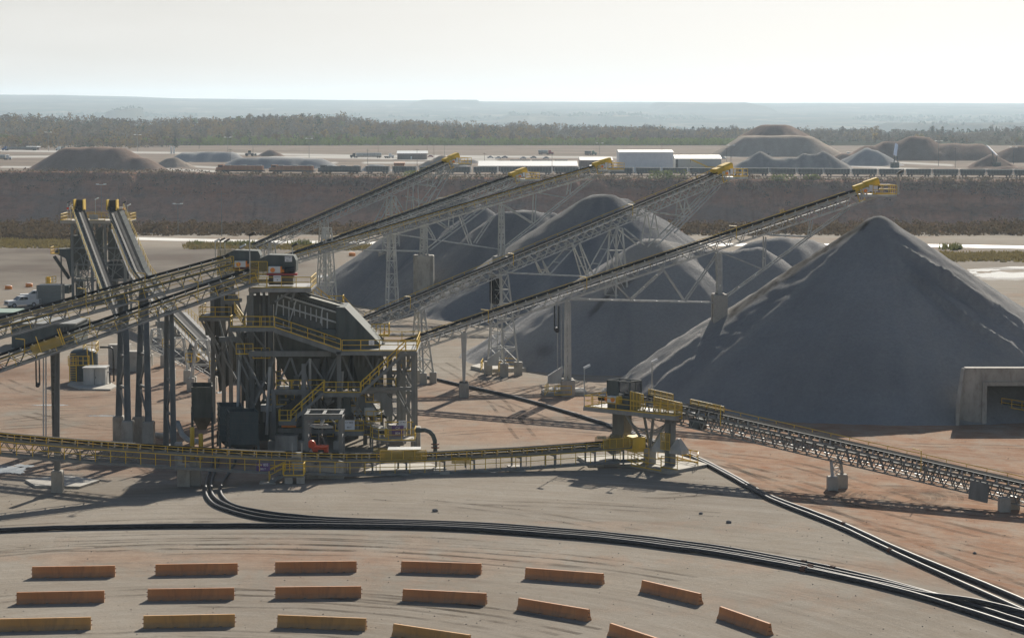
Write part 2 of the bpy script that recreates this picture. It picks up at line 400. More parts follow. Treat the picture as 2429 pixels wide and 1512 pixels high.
def zpit(x, y):
    if y <= 662.01: return 0.0
    if y < 790: return lerp(0, -34, sst(690, 770, y + 8 * nz(x * .02, 1)))
    t = y - rimy(x, y)                            # metres behind the rim (negative = in the pit)
    if t >= 0: return min(0, -1.6 * max(0, nz(x * .05, 3.1)) * sst(14, 0, t))
    w1 = 7 * nz(x * .018, 4); w2 = 6 * nz(x * .02, 9)
    pts = [(-48, -34), (-33 + w1, -23.5), (-29 + w1, -22), (-19 + w2, -12.5), (-14 + w2, -11.5), (-8.5, -4), (-6.8, -3.4), (-2.6, -.6), (0, 0)]
    z = interp(t + 2.6 * nz(x * .06, 0, 4) + 1.2 * nz(x * .25, 0, 9), pts)
    g = nz(x * .14, 3.3) + .6 * nz(x * .4, 6)
    z += (1.6 * nz(x * .07, y * .07, 8) + .8 * nz(x * .3, y * .2, 1) - 1.6 * max(0, g)) * sst(-52, -38, t) * sst(0, -5, t)
    return min(z, .0)
ss_mid = frange(-.6, -.24, .03)[:-1] + frange(-.24, .24, .0016)[:-1] + frange(.24, .6, .03)
PIT_END = 1290
def yardmat():
    m, nt, b = newmat('yard_dirt'); p = coords(nt)
    at_ = nt.nodes.new('ShaderNodeAttribute'); at_.attribute_name = 'zone'
    sp = nt.nodes.new('ShaderNodeSeparateColor'); nt.links.new(at_.outputs['Color'], sp.inputs[0])
    st = nse(nt, p, 1.0, 6, (.008, .03, 1), .65)
    a = mixc(nt, ramp(nt, st, .38, .62), (.155, .12, .09), (.235, .185, .145))
    a = mixc(nt, ramp(nt, nse(nt, p, .05, 7), .5, .7, 0, .6), a, (.10, .08, .065))
    a = mixc(nt, sp.outputs[0], a, (.50, .48, .44))
    a = mixc(nt, sp.outputs[1], a, (.13, .085, .06))
    nt.links.new(a, b.inputs['Base Color']); b.inputs['Roughness'].default_value = 1; b.inputs['Specular IOR Level'].default_value = .03
    return m
M['yard'] = yardmat()
ROADS = [[(0, 396), (300, 398), (510, 406)], [(0, 372), (170, 371)], [(0, 357.5), (520, 364), (830, 369), (1180, 376)], [(700, 372), (1000, 370), (1240, 372), (1500, 374)], [(640, 371.5), (870, 375), (1180, 381)], [(1620, 375), (1760, 370)], [(2135, 386), (2260, 392)], [(1990, 392), (2180, 402)], [(400, 392), (520, 398), (800, 386)], [(860, 386), (1010, 386)]]
def yzone(x, y):
    u, v = uv(V3((x, y, 0))); r = 0.0
    for pl in ROADS:
        if pl[0][0] <= u <= pl[-1][0]:
            r = max(r, math.exp(-((v - interp(u, pl)) / 2.1) ** 2))
    g = sst(16, 4, y - rimy(x, y)) * .8 * (1 - r)
    return (min(.95, r), g, 0, 1)
def zyard(x, y): return 0.0
pit = tag(sheet('quarry_pit', frange(662, 790, 8)[:-1] + frange(790, 1060, 55)[:-1] + frange(1060, PIT_END, 1.0), ss_mid, zpit, M['rock'], yzone, 180.0), kind='structure')
pit.data.materials.append(M['yard'])
for pf in pit.data.polygons:
    c_ = pf.center
    if c_.y > 1000 and c_.y > rimy(c_.x, c_.y) + 7: pf.material_index = 1
sheet('yard', frange(PIT_END, 1500, 4)[:-1] + frange(1500, 2060, 9), ss_mid, zyard, M['yard'], yzone, 180.0)
# ---- hills out to the horizon
TREE_TOP = [(-400, 262), (0, 265), (200, 270), (320, 277), (520, 275), (600, 268), (820, 268), (900, 281), (1000, 279), (1080, 280), (1110, 288), (1300, 288), (1500, 292), (1650, 294), (1800, 296), (2100, 300), (2300, 296), (2428, 292), (2800, 292)]
def zhill(x, y):
    if y <= 2061: return 0.0
    u = CU + F * x / y
    crest = 2750.0
    ztop = max(-2, (H - (interp(u, TREE_TOP) - 248) * crest / F) - 11)
    base = ztop * sst(2060, crest, y)
    base += (3.5 * nz(x * .006, y * .004, 2) + 2 * nz(x * .02, y * .01, 5)) * sst(2100, 2400, y)
    if y > crest: base = lerp(base, -48, sst(crest, 4600, y))
    if y > 4000:
        far = interp(u, [(-600, 108), (0, 96), (150, 94), (300, 86), (450, 73), (700, 66), (1000, 60), (1300, 51), (1800, 45), (2428, 43), (3200, 42)])
        t = sst(4600, 15500, y) ** 1.25
        base = lerp(base, -48, sst(4000, 4600, y)) if t <= 0 else lerp(-48, far, t)
        base += (9 * nz(x * .0007, y * .0005, 3) + 4 * nz(x * .0025, y * .0012, 6)) * sst(4600, 6500, y) * (1 - .55 * sst(9000, 15500, y))
        # flat-topped mesas and low ridges
        for (cu, wu, cy, hy, hh) in ((298, 17, 8200, 260, 24), (1680, 112, 11500, 500, 17), (1060, 70, 12500, 500, 12), (1360, 150, 9000, 420, 10), (2300, 160, 6600, 420, 17), (1620, 120, 5600, 300, 9), (700, 260, 6900, 420, 8)):
            wx = wu * cy / F; cx = (cu - CU) * cy / F
            q = max(abs(x - cx) / wx, abs(y - cy) / hy)
            base += 1.7 * hh * sst(1.22, .96, q)
    return base
def hillmat():
    m, nt, b = newmat('wooded_plain'); p = coords(nt)
    f1 = nse(nt, p, 1.0, 8, (.0022, .0011, .0), .6); f2 = nse(nt, p, .012, 9, None, .7); f3 = nse(nt, p, 1.0, 7, (.006, .0016, 0), .65)
    a = mixc(nt, ramp(nt, f1, .42, .6), (.045, .05, .035), (.10, .085, .06))
    a = mixc(nt, ramp(nt, f2, .45, .7, 0, .7), a, (.035, .035, .026))
    a = mixc(nt, ramp(nt, f3, .56, .66, 0, .7), a, (.20, .17, .115))
    a = mixc(nt, ramp(nt, f3, .38, .30, 0, .6), a, (.13, .14, .075))
    nt.links.new(a, b.inputs['Base Color']); b.inputs['Roughness'].default_value = 1; b.inputs['Specular IOR Level'].default_value = 0
    return m
M['hill'] = hillmat()
ysh = [2060.0]
while ysh[-1] < 15800: ysh.append(ysh[-1] * 1.011 + 4)
hills = sheet('hills', ysh, ss_mid, zhill, M['hill'], None, 180.0)
tag(hills, kind='structure')
# ---- roads on the near side of the pit
def strip(name, pts, wid, z, mat):
    vs = []; 
    for i, p in enumerate(pts):
        d = (pts[min(i + 1, len(pts) - 1)] - pts[max(i - 1, 0)]); d.z = 0; d.normalize(); s = V3((-d.y, d.x, 0)); w = wid[i] if isinstance(wid, list) else wid
        vs += [p + s * w / 2 + Z * z, p - s * w / 2 + Z * z]
    me = bpy.data.meshes.new(name); me.from_pydata(vs, [], [(2 * i, 2 * i + 1, 2 * i + 3, 2 * i + 2) for i in range(len(pts) - 1)])
    me.materials.append(mat); o = bpy.data.objects.new(name, me); COL.objects.link(o); return tag(o, kind='structure')
M['road'] = paint('pale_road', (.60, .58, .53), .6, .1, dirt=(.3, .26, .22), damt=.4, scale=.05, stretch=(.15, 1, 1))
strip('haul_road', [G(u, v) for u, v in ((-200, 540), (0, 549), (150, 557), (260, 564), (420, 568), (650, 573), (900, 576), (1300, 579), (1800, 580), (2200, 582), (2428, 586), (2700, 592))], 11, .006, M['road'])
# ------------------------------------------------------------------ sky, sun, haze
SUN_EL, SUN_AZ = R(27.5), R(15.5)      # azimuth: to the right of straight ahead (+Y)
w = bpy.data.worlds.new('World'); SC.world = w; w.use_nodes = True; nt = w.node_tree
bg = nt.nodes['Background']; sky = nt.nodes.new('ShaderNodeTexSky'); sky.sky_type = 'NISHITA'; sky.sun_disc = False
sky.sun_elevation = SUN_EL; sky.sun_rotation = SUN_AZ; sky.altitude = 300; sky.air_density = 1.0; sky.dust_density = 1.6; sky.ozone_density = 1.0
tc = nt.nodes.new('ShaderNodeTexCoord')
cl = nse(nt, tc.outputs['Generated'], 1.0, 6, (1.6, 1.6, 9), .55)
sz = nt.nodes.new('ShaderNodeSeparateXYZ'); nt.links.new(tc.outputs['Generated'], sz.inputs[0])
low = ramp(nt, sz.outputs[2], .20, .05)                       # 1 in the hazy band over the horizon, 0 in the clear sky above
hs = N(nt, 'ShaderNodeHueSaturation'); hs.inputs['Saturation'].default_value = .30; hs.inputs['Value'].default_value = .56; nt.links.new(sky.outputs[0], hs.inputs['Color'])
hi = N(nt, 'ShaderNodeHueSaturation'); hi.inputs['Saturation'].default_value = 1.0; hi.inputs['Value'].default_value = 1.0; nt.links.new(sky.outputs[0], hi.inputs['Color'])
hz_ = mixc(nt, ramp(nt, cl, .38, .68, .30, .8), hs.outputs[0], (12.9, 12.6, 12.0))
cm = mixc(nt, low, hi.outputs[0], hz_)
nt.links.new(cm, bg.inputs['Color']); bg.inputs['Strength'].default_value = .055
sd = bpy.data.lights.new('sun', 'SUN'); sd.energy = 5.0; sd.angle = R(.5); sd.color = (1, .93, .82)
sun = bpy.data.objects.new('sun', sd); COL.objects.link(sun)
sv = V3((math.sin(SUN_AZ) * math.cos(SUN_EL), math.cos(SUN_AZ) * math.cos(SUN_EL), math.sin(SUN_EL)))
sun.rotation_euler = sv.to_track_quat('Z', 'Y').to_euler(); sun.location = (0, 0, 120)
HZ = True
if HZ:
    mb = MB().bx(-6500, 6500, -160, 16500, -70, 128)
    hm = bpy.data.materials.new('haze_air'); hm.use_nodes = True; hnt = hm.node_tree
    hnt.nodes.remove(hnt.nodes['Principled BSDF']); pv = hnt.nodes.new('ShaderNodeVolumePrincipled')
    pv.inputs['Color'].default_value = (.70, .86, 1.0, 1); pv.inputs['Density'].default_value = .000062; pv.inputs['Anisotropy'].default_value = .35
    hnt.links.new(pv.outputs[0], hnt.nodes['Material Output'].inputs['Volume'])
    hz = mb.build('haze', hm); tag(hz, 'pale blue haze lying over the whole quarry and plain', 'haze', None, 'stuff')
SC.view_settings.view_transform = 'Standard'; SC.view_settings.look = 'None'; SC.view_settings.exposure = .40; SC.view_settings.gamma = 1
SC.render.engine = 'CYCLES'; SC.cycles.use_denoising = True; SC.cycles.max_bounces = 6; SC.cycles.transparent_max_bounces = 12
SC.cycles.volume_bounces = 1; SC.cycles.diffuse_bounces = 3; SC.cycles.sample_clamp_indirect = 6
# ------------------------------------------------------------------ stockpiles
def pile(name, label, apexes, mat, step, base=0.0, group='gravel stockpiles', gully=.5, stain=None, rough=.2, cat='stockpile', lump=0, relief=None):
    """heightfield: the highest of several blunt cones (x, y, z, slope_x, slope_y, flat radius)"""
    ridges = [a for a in apexes if len(a) == 7]; apexes = [a for a in apexes if len(a) == 6]
    x0 = min(a[0] - (a[2] - base) / a[3] - a[5] for a in apexes) - 1; x1 = max(a[0] + (a[2] - base) / a[3] + a[5] for a in apexes) + 1
    y0 = min(a[1] - (a[2] - base) / a[4] - a[5] for a in apexes) - 1; y1 = max(a[1] + (a[2] - base) / a[4] + a[5] for a in apexes) + 1
    nx = int((x1 - x0) / step) + 2; ny = int((y1 - y0) / step) + 2
    vs = []; idx = {}; cols = []; fs = []; zz = {}
    sd = len(label) * 1.7
    for j in range(ny):
        for i in range(nx):
            x = x0 + i * step; y = y0 + j * step; best = -99; ang = 0; hh = 0; sc = .4
            for (ax, ay, az, sx, sy, fl) in apexes:
                dx, dy = (x - ax) * sx, (y - ay) * sy; r = math.hypot(dx, dy); flz = fl * sx
                rr = math.sqrt(max(0, r - flz) ** 2 + .12) - .346 if r > flz else 0
                a_ = math.atan2(dy, dx)
                g = nz(math.cos(a_) * 6 + ax, math.sin(a_) * 6 + ay, sd) + .6 * nz(math.cos(a_) * 17 + ax, math.sin(a_) * 17, sd + 4)
                z = az - rr + gully * g * min(1, rr / 6)
                if z > best: best = z; ang = g; hh = az - base
            for (A, B, sx, sy, _a, _b, _c) in ridges:
                t = ((x - A.x) * (B.x - A.x) + (y - A.y) * (B.y - A.y)) / ((B.x - A.x) ** 2 + (B.y - A.y) ** 2)
                for tt in (t - .35, t - .2, t - .08, t, t + .08, t + .2, t + .35, 0, 1):
                    tt = min(1, max(0, tt)); P = A.lerp(B, tt); r = math.hypot((x - P.x) * sx, (y - P.y) * sy); z = P.z - (math.sqrt(r * r + .12) - .34)
                    if z > best: best = z
            if relief: best += relief(x, y, best)
            z = best + rough * nz(x * .35 / step, y * .35 / step, sd) + lump * nz(x * .06, y * .06, sd)
            z = (z if z > base else base + max(-.5, (z - base) * .25))
            zz[i, j] = z; idx[i, j] = len(vs); vs.append((x, y, z))
            st, du = 0.0, min(.55, max(0, .5 * ang + .1))
            if stain: st, d2 = stain(x, y, z); du = max(du, d2)
            cols.append((st, du, 0, 1))
    for j in range(ny - 1):
        for i in range(nx - 1):
            if max(zz[i, j], zz[i + 1, j], zz[i, j + 1], zz[i + 1, j + 1]) > base - .45:
                fs.append((idx[i, j], idx[i + 1, j], idx[i + 1, j + 1], idx[i, j + 1]))
    loc = V3((apexes[0][0], apexes[0][1], base))
    used = sorted({k for f in fs for k in f}); mp = {k: n for n, k in enumerate(used)}
    me = bpy.data.meshes.new(name); me.from_pydata([V3(vs[k]) - loc for k in used], [], [tuple(mp[k] for k in f) for f in fs])
    setcol(me, 'stain', [cols[k] for k in used])
    me.polygons.foreach_set('use_smooth', [True] * len(me.polygons)); me.materials.append(mat)
    o = bpy.data.objects.new(name, me); COL.objects.link(o); o.location = loc
    return tag(o, label, cat, group)
def ap(u, v, Y, sx=.66, sy=.70, fl=0.0):
    p = at(u, v, Y=Y); return (p.x, p.y, p.z, sx, sy, fl)
def seg(u, v, pl):
    return abs(v - interp(u, pl)) if pl[0][0] <= u <= pl[-1][0] else 99
def stain_lit5(x, y, z):  # dark wet streak, plus sunlit strips and crests painted pale
    u, v = uv(V3((x, y, z))); st = 0; du = 0
    line = [(1725, 748), (1800, 696), (1875, 643), (1940, 599), (1985, 569), (2020, 547), (2052, 532)]
    d = v - interp(u, line)
    if 1725 < u < 2056:
        wd = 11 + 6 * nz(u * .02, 3)
        st = .95 * sst(wd + 5, wd * .4, abs(d)) * (.75 + .5 * nz(u * .11, v * .11))
        du = .6 * sst(16, 4, abs(d + 18))  # sunlit strip above the streak, put into the colour
    du = max(du, .5 * sst(70, 10, abs(v - (890 - (u - 1500) * .72) - 20)) * (u < 1660))  # left foot: dust and grazing sun both put into the pale tone
    for pl in ([(2130, 615), (2240, 720), (2428, 840)], [(2210, 640), (2428, 800)], [(2100, 560), (2240, 640), (2428, 752)]):
        du = max(du, .55 * sst(7, 1, seg(u, v, pl)))  # pale lines painted along crests lit from behind
    return max(0, st), du
def rdg(u0, v0, Y0, u1, v1, Y1, sx=.66, sy=.72): return (at(u0, v0, Y=Y0), at(u1, v1, Y=Y1), sx, sy, 0, 0, 0)
def relief5(x, y, z):
    if y > 293 or z < 1: return 0
    u, v = uv(V3((x, y, z))); r = 0
    for pl, h in (([(2130, 615), (2240, 720), (2428, 845)], .55), ([(2205, 636), (2440, 800)], .8), ([(2112, 572), (2250, 662), (2428, 772)], .7), ([(2150, 640), (2330, 790)], .25)):
        if pl[0][0] <= u <= pl[-1][0]:
            d = v - interp(u, pl); k = sst(pl[0][0], pl[0][0] + 40, u); r += h * k * (math.exp(-(d / 7) ** 2) - .45 * math.exp(-((d - 16) / 12) ** 2))
    for pl, h in (([(1490, 893), (1700, 745)], .5), ([(1515, 910), (1660, 800)], .4), ([(1555, 915), (1640, 855)], .3)):
        if pl[0][0] <= u <= pl[-1][0]: d = v - interp(u, pl); r += h * math.exp(-(d / 8) ** 2)
    return r
pile('gravel_pile', 'largest cone of blue-grey gravel with a dark wet streak down its left shoulder', [ap(2084, 514, 291, .665, .745, .4), ap(2420, 730, 293, .65, .7)], M['p_blue'], .5, stain=stain_lit5, gully=.10) if False else None
pile('gravel_pile', 'largest cone of blue-grey gravel with a dark wet streak down its left shoulder', [ap(2084, 514, 291, .665, .745, .4), ap(2500, 780, 292, .6, .66), rdg(2062, 530, 291, 1985, 573, 290.5), rdg(1985, 573, 290.5, 1850, 671, 289, .66, .74), rdg(2100, 530, 291, 2460, 768, 292, .7, .7)], M['p_blue'], .5, stain=stain_lit5, gully=.10, relief=relief5)
def stain_lit4(x, y, z):
    u, v = uv(V3((x, y, z))); st = 0
    st = .6 * sst(14, 4, seg(u, v, [(1400, 745), (1450, 690), (1500, 660)])) * (.6 + .8 * abs(nz(u * .05, v * .07))) + .4 * sst(22, 4, math.hypot((u - 1290) / 1.5, v - 832))
    du = .6 * sst(60, 10, abs(v - (845 - (u - 1140) * .66) - 20)) if u < 1500 else .35  # left flank paled for dust and painted-in sun
    return min(.8, st), du
pile('gravel_pile', 'pale grey gravel pile with a hollowed top, just behind the largest pile', [ap(1545, 568, 333, .655, .72, 1), ap(1905, 567, 346, .66, .7, 1), rdg(1552, 567, 333, 1600, 574, 336), rdg(1600, 574, 336, 1650, 588, 336), rdg(1650, 588, 336, 1735, 595, 335.5), rdg(1735, 595, 335.5, 1800, 586, 337), rdg(1780, 574, 341, 1860, 560, 343), rdg(1860, 562, 343, 1940, 572, 347)], M['p_blue'], .7, stain=stain_lit4, lump=.15, gully=.25)
def dust_lit_flank(u0, v0, u1, v1, w=60):  # pale left flank: dust together with grazing sun painted in
    def f(x, y, z):
        u, v = uv(V3((x, y, z))); k = (v1 - v0) / (u1 - u0); d = v - (v0 + (u - u0) * k)
        return 0, (.7 * sst(w, 5, abs(d - 8)) * (.6 + .8 * abs(nz(u * .05, v * .05))) if min(u0, u1) - 40 < u < max(u0, u1) + 10 else .1)
    return f
pile('gravel_pile', 'dark blunt-topped gravel pile rising behind the pale pile and the fourth conveyor', [ap(1428, 461, 407, .65, .7, 1.5), rdg(1396, 464, 406, 1480, 470, 409), rdg(1480, 470, 409, 1560, 515, 412)], M['p_dark'], .75, gully=.2, stain=dust_lit_flank(1395, 465, 990, 735))
pile('gravel_pile', 'dark gravel pile with two pale ridges, standing between the tie beams of the far conveyors', [ap(1245, 500, 423, .73, .72, 2), rdg(1190, 501, 422, 1310, 503, 424, .73, .72), ap(1142, 492, 430, .73, .72, .5)], M['p_dark'], .75, gully=.2, stain=dust_lit_flank(1155, 512, 850, 738, 45))
pile('gravel_pile', 'gravel pile farthest back, below the steepest conveyor, with a pale rounded top', [ap(1084, 460, 442, .71, .72, 1), rdg(1043, 469, 441, 1090, 460, 442, .71, .72)], M['p_dark'], .75, gully=.2, stain=dust_lit_flank(1043, 469, 740, 690, 40))
# ------------------------------------------------------------------ conveyors
def idler_mesh(w):
    mb = MB()
    for sgn in (-1, 1): mb.tube((sgn * w * .18, 0, -.10), (sgn * w * .53, 0, .07), .07, 6)
    mb.tube((-w * .18, 0, -.10), (w * .18, 0, -.10), .07, 6); mb.bx(-w * .56, w * .56, -.05, .05, -.26, -.19)
    for sgn in (-1, 1): mb.bx(sgn * w * .56 - .03, sgn * w * .56 + .03, -.06, .06, -.26, .10)
    me = bpy.data.meshes.new('idler'); me.from_pydata(mb.v, [], mb.f); me.materials.append(M['steel_l']); return me
IDL = {}
class Conv: pass
def conveyor(name, label, pts, w=1.1, depth=1.55, near=None, far=None, group=None, isp=1.5, panel=1.7, truss=True, side_plate=False, tmat='steel', wz=-.75, ww=.8, chord=.11):
    c = Conv(); pts = [V3(p) for p in pts]; root = thing(name, label, 'conveyor', V3((pts[0].x, pts[0].y, 0)), group); c.root = root; c.pts = pts; c.w = w; c.depth = depth
    P0, P1 = pts[0], pts[-1]; d = (P1 - P0); d.z = 0; d.normalize(); s = V3((d.y, -d.x, 0))
    if s.y > 0: s = -s                       # s points to the viewer's side
    c.s = s; c.P0, c.P1 = P0, P1; c.d = d
    seglen = [(b - a).length for a, b in zip(pts, pts[1:])]; c.L = sum(seglen)
    def pos(t):
        for (a, b), L in zip(zip(pts, pts[1:]), seglen):
            if t <= L: break
            t -= L
        else: t += L
        dd = (b - a).normalized(); nn = s.cross(dd); nn = nn if nn.z > 0 else -nn
        return a + dd * t, dd, nn
    c.pos = pos
    ts = frange(0, c.L, 3.0 if len(pts) > 2 else c.L)
    mb = MB(); prof = [(-.52, .16), (-.22, 0), (.22, 0), (.52, .16)]
    vs = []
    for t in ts:
        p, dd, nn = pos(t)
        vs += [p + s * (a * w) + nn * b for a, b in prof] + [p + s * (a * w) + nn * (b - (.10 if abs(a) > .3 else .07)) for a, b in reversed(prof)]
    n = 8; k = len(ts)
    fs = [(i * n + j, i * n + (j + 1) % n, (i + 1) * n + (j + 1) % n, (i + 1) * n + j) for i in range(k - 1) for j in range(n)]
    fs += [tuple(range(n)), tuple((k - 1) * n + j for j in range(n))]
    mb.add(vs, fs)
    for a, b in zip(ts, ts[1:]):
        p, dd, nn = pos(a); q, _, n2 = pos(b); mb.beam(p - nn * .62, q - n2 * .62, w * .9, .03, nn)
    c.belt = mb.build('belt', M['belt'], root)
    # frame
    mb = MB(); hw = w / 2 + .10
    for a, b in zip(ts, ts[1:]):
        p, dd, nn = pos(a); q, _, n2 = pos(b)
        for sg in (-1, 1):
            o1 = s * (sg * hw); mb.beam(p + o1 - nn * .34, q + o1 - n2 * .34, .08, .17, nn)
            if truss: mb.beam(p + o1 - nn * depth, q + o1 - n2 * depth, chord, chord, nn)
            if side_plate: mb.beam(p + o1 * 1.08 - nn * .46, q + o1 * 1.08 - n2 * .46, .03, .36, nn)
    c.frame = mb.build('stringer', M[tmat], root)
    if truss:
        mb = MB(); m = max(1, round(c.L / panel))
        for i in range(m):
            p, dd, nn = pos(c.L * i / m); q, _, n2 = pos(c.L * (i + 1) / m); md = p.lerp(q, .5)
            for sg in (-1, 1):
                o1 = s * (sg * hw)
                mb.beam(p + o1 - nn * .42, md + o1 - nn * (depth - .05), .085, .085); mb.beam(md + o1 - nn * (depth - .05), q + o1 - n2 * .42, .085, .085)
            mb.beam(md + s * hw - nn * depth, md - s * hw - nn * depth, .05, .05); mb.beam(p + s * hw - nn * depth, q - s * hw - n2 * depth, .045, .045)
        mb.build('truss_web', M[tmat], root)
    key = round(w, 2)
    if key not in IDL: IDL[key] = idler_mesh(w)
    if isp:
        m = min(98, int(c.L / isp))
        for i in range(m):
            p, dd, nn = pos(c.L * (i + .5) / m); o = bpy.data.objects.new('idler', IDL[key]); COL.objects.link(o); o.parent = root
            o.matrix_basis = Matrix.Translation(p - root.location) @ Matrix((s, dd, nn)).transposed().to_4x4()
    c.hw = hw
    for side, spec in ((1, near), (-1, far)):
        if not spec: continue
        a, b = spec if isinstance(spec, tuple) else (0, c.L)
        tt = frange(a, b, 3.0 if len(pts) > 2 else b - a); mb = MB(); rb = MB(); rp = []
        for t1, t2 in zip(tt, tt[1:]):
            p, dd, nn = pos(t1); q, _, n2 = pos(t2); o1 = s * (side * (hw + .1 + ww / 2)); mb.beam(p + o1 + nn * wz, q + o1 + n2 * wz, ww, .05, nn)
            o2 = s * (side * (hw + .1 + ww)); mb.beam(p + o2 + nn * (wz - .06), q + o2 + n2 * (wz - .06), .07, .16, nn)
        for t1 in frange(a, b, 3):
            p, dd, nn = pos(t1); mb.beam(p + s * (side * hw) + nn * (wz - .12), p + s * (side * (hw + .1 + ww)) + nn * (wz - .12), .06, .1)
        mb.build('walkway', M['grating'], root)
        for t1 in tt:
            p, dd, nn = pos(t1); rp.append(p + s * (side * (hw + .1 + ww)) + nn * (wz + .03))
        rb.rail(rp, 1.1, 2.1, .034, nn, toe=False); rb.build('handrail', M['yellow'], root)
    return c
def pier(root, x, y, z0, z1, w=.9, d=.9, parent=None, mat='conc'):
    b = w / 2; e = d / 2; ch = .12
    mb = MB(); lo = [(x - b, y - e, z0), (x + b, y - e, z0), (x + b, y + e, z0), (x - b, y + e, z0)]; md = [(a, bb, z1 - ch) for a, bb, _ in lo]
    tp = [(x + (a - x) * .86, y + (bb - y) * .86, z1) for a, bb, _ in lo]
    mb.add(lo + md + tp, [(3, 2, 1, 0), (8, 9, 10, 11)] + [(k * 4 + i, k * 4 + (i + 1) % 4, k * 4 + 4 + (i + 1) % 4, k * 4 + 4 + i) for k in (0, 1) for i in range(4)])
    return mb.build('concrete_pier', M[mat], parent or root)
def tower(root, bc, top, s, d, wb=2.2, wt=1.5, db=1.6, dt=.5, n=4, lw=.22, ph=1.4, pw=.9, mat='steel_l', name='support_tower', four=True, z0=0.0):
    """bent of four legs standing on piers: bracing is the part, legs and piers its sub-parts. s = across the belt, d = along it"""
    bc = V3(bc); top = V3(top); br = MB(); legs = []
    ks = [(1, 1), (1, -1), (-1, -1), (-1, 1)] if four else [(1, 0), (-1, 0)]
    cb = [bc + s * (a * wb / 2) + d * (b * db / 2) + Z * ph for a, b in ks]; ct = [top + s * (a * wt / 2) + d * (b * dt / 2) for a, b in ks]
    m = len(ks); prs = [(i, (i + 1) % m) for i in range(m)] if four else [(0, 1)]
    for i, j in prs:
        for k in range(n):
            t0, t1 = k / n, (k + 1) / n; A, B = cb[i].lerp(ct[i], t0), cb[j].lerp(ct[j], t0); C_, D_ = cb[i].lerp(ct[i], t1), cb[j].lerp(ct[j], t1)
            br.beam(A, D_, .07, .07)
            if k % 2 == 0 or not four: br.beam(B, C_, .07, .07)
            br.beam(C_, D_, .10, .10)
    part = br.build(name, M[mat], root)
    for A, B in zip(cb, ct): MB().ibeam(A, B, lw, lw).build('leg', M[mat], part)
    if ph > .05:
        for p in cb: pier(root, p.x, p.y, z0, p.z + .01, pw, pw, part)
    return part
def text(parent, body, p, size, X, mat, up=Z, name='lettering'):
    cu = bpy.data.curves.new(name, 'FONT'); cu.body = body; cu.size = size; cu.align_x = 'CENTER'; cu.align_y = 'CENTER'; cu.extrude = .004; cu.space_line = .95
    cu.materials.append(mat); o = bpy.data.objects.new(name, cu); COL.objects.link(o); o.parent = parent
    n = X.cross(up); o.matrix_basis = Matrix.Translation(V3(p) - root_loc(parent)) @ Matrix((X, up, n)).transposed().to_4x4()
    bpy.context.view_layer.update(); me = bpy.data.meshes.new_from_object(o.evaluated_get(bpy.context.evaluated_depsgraph_get())); o2 = bpy.data.objects.new(name, me); COL.objects.link(o2); o2.parent = parent; o2.matrix_basis = o.matrix_basis
    bpy.data.objects.remove(o); return o2
def signboard(root, c, w, h, txt, size, mat='sign', ink='black', X=None, name='sign'):
    X = X or V3((1, 0, 0)); n = X.cross(Z); sg = MB().box(c, (w, .04, h), X, n, Z).build(name, M[mat], root)
    for i, t in enumerate(txt): text(sg, t, V3(c) + n * .03 + Z * (h * (.5 - (i + .5) / len(txt))) , size[i], X, M[ink])
    return sg
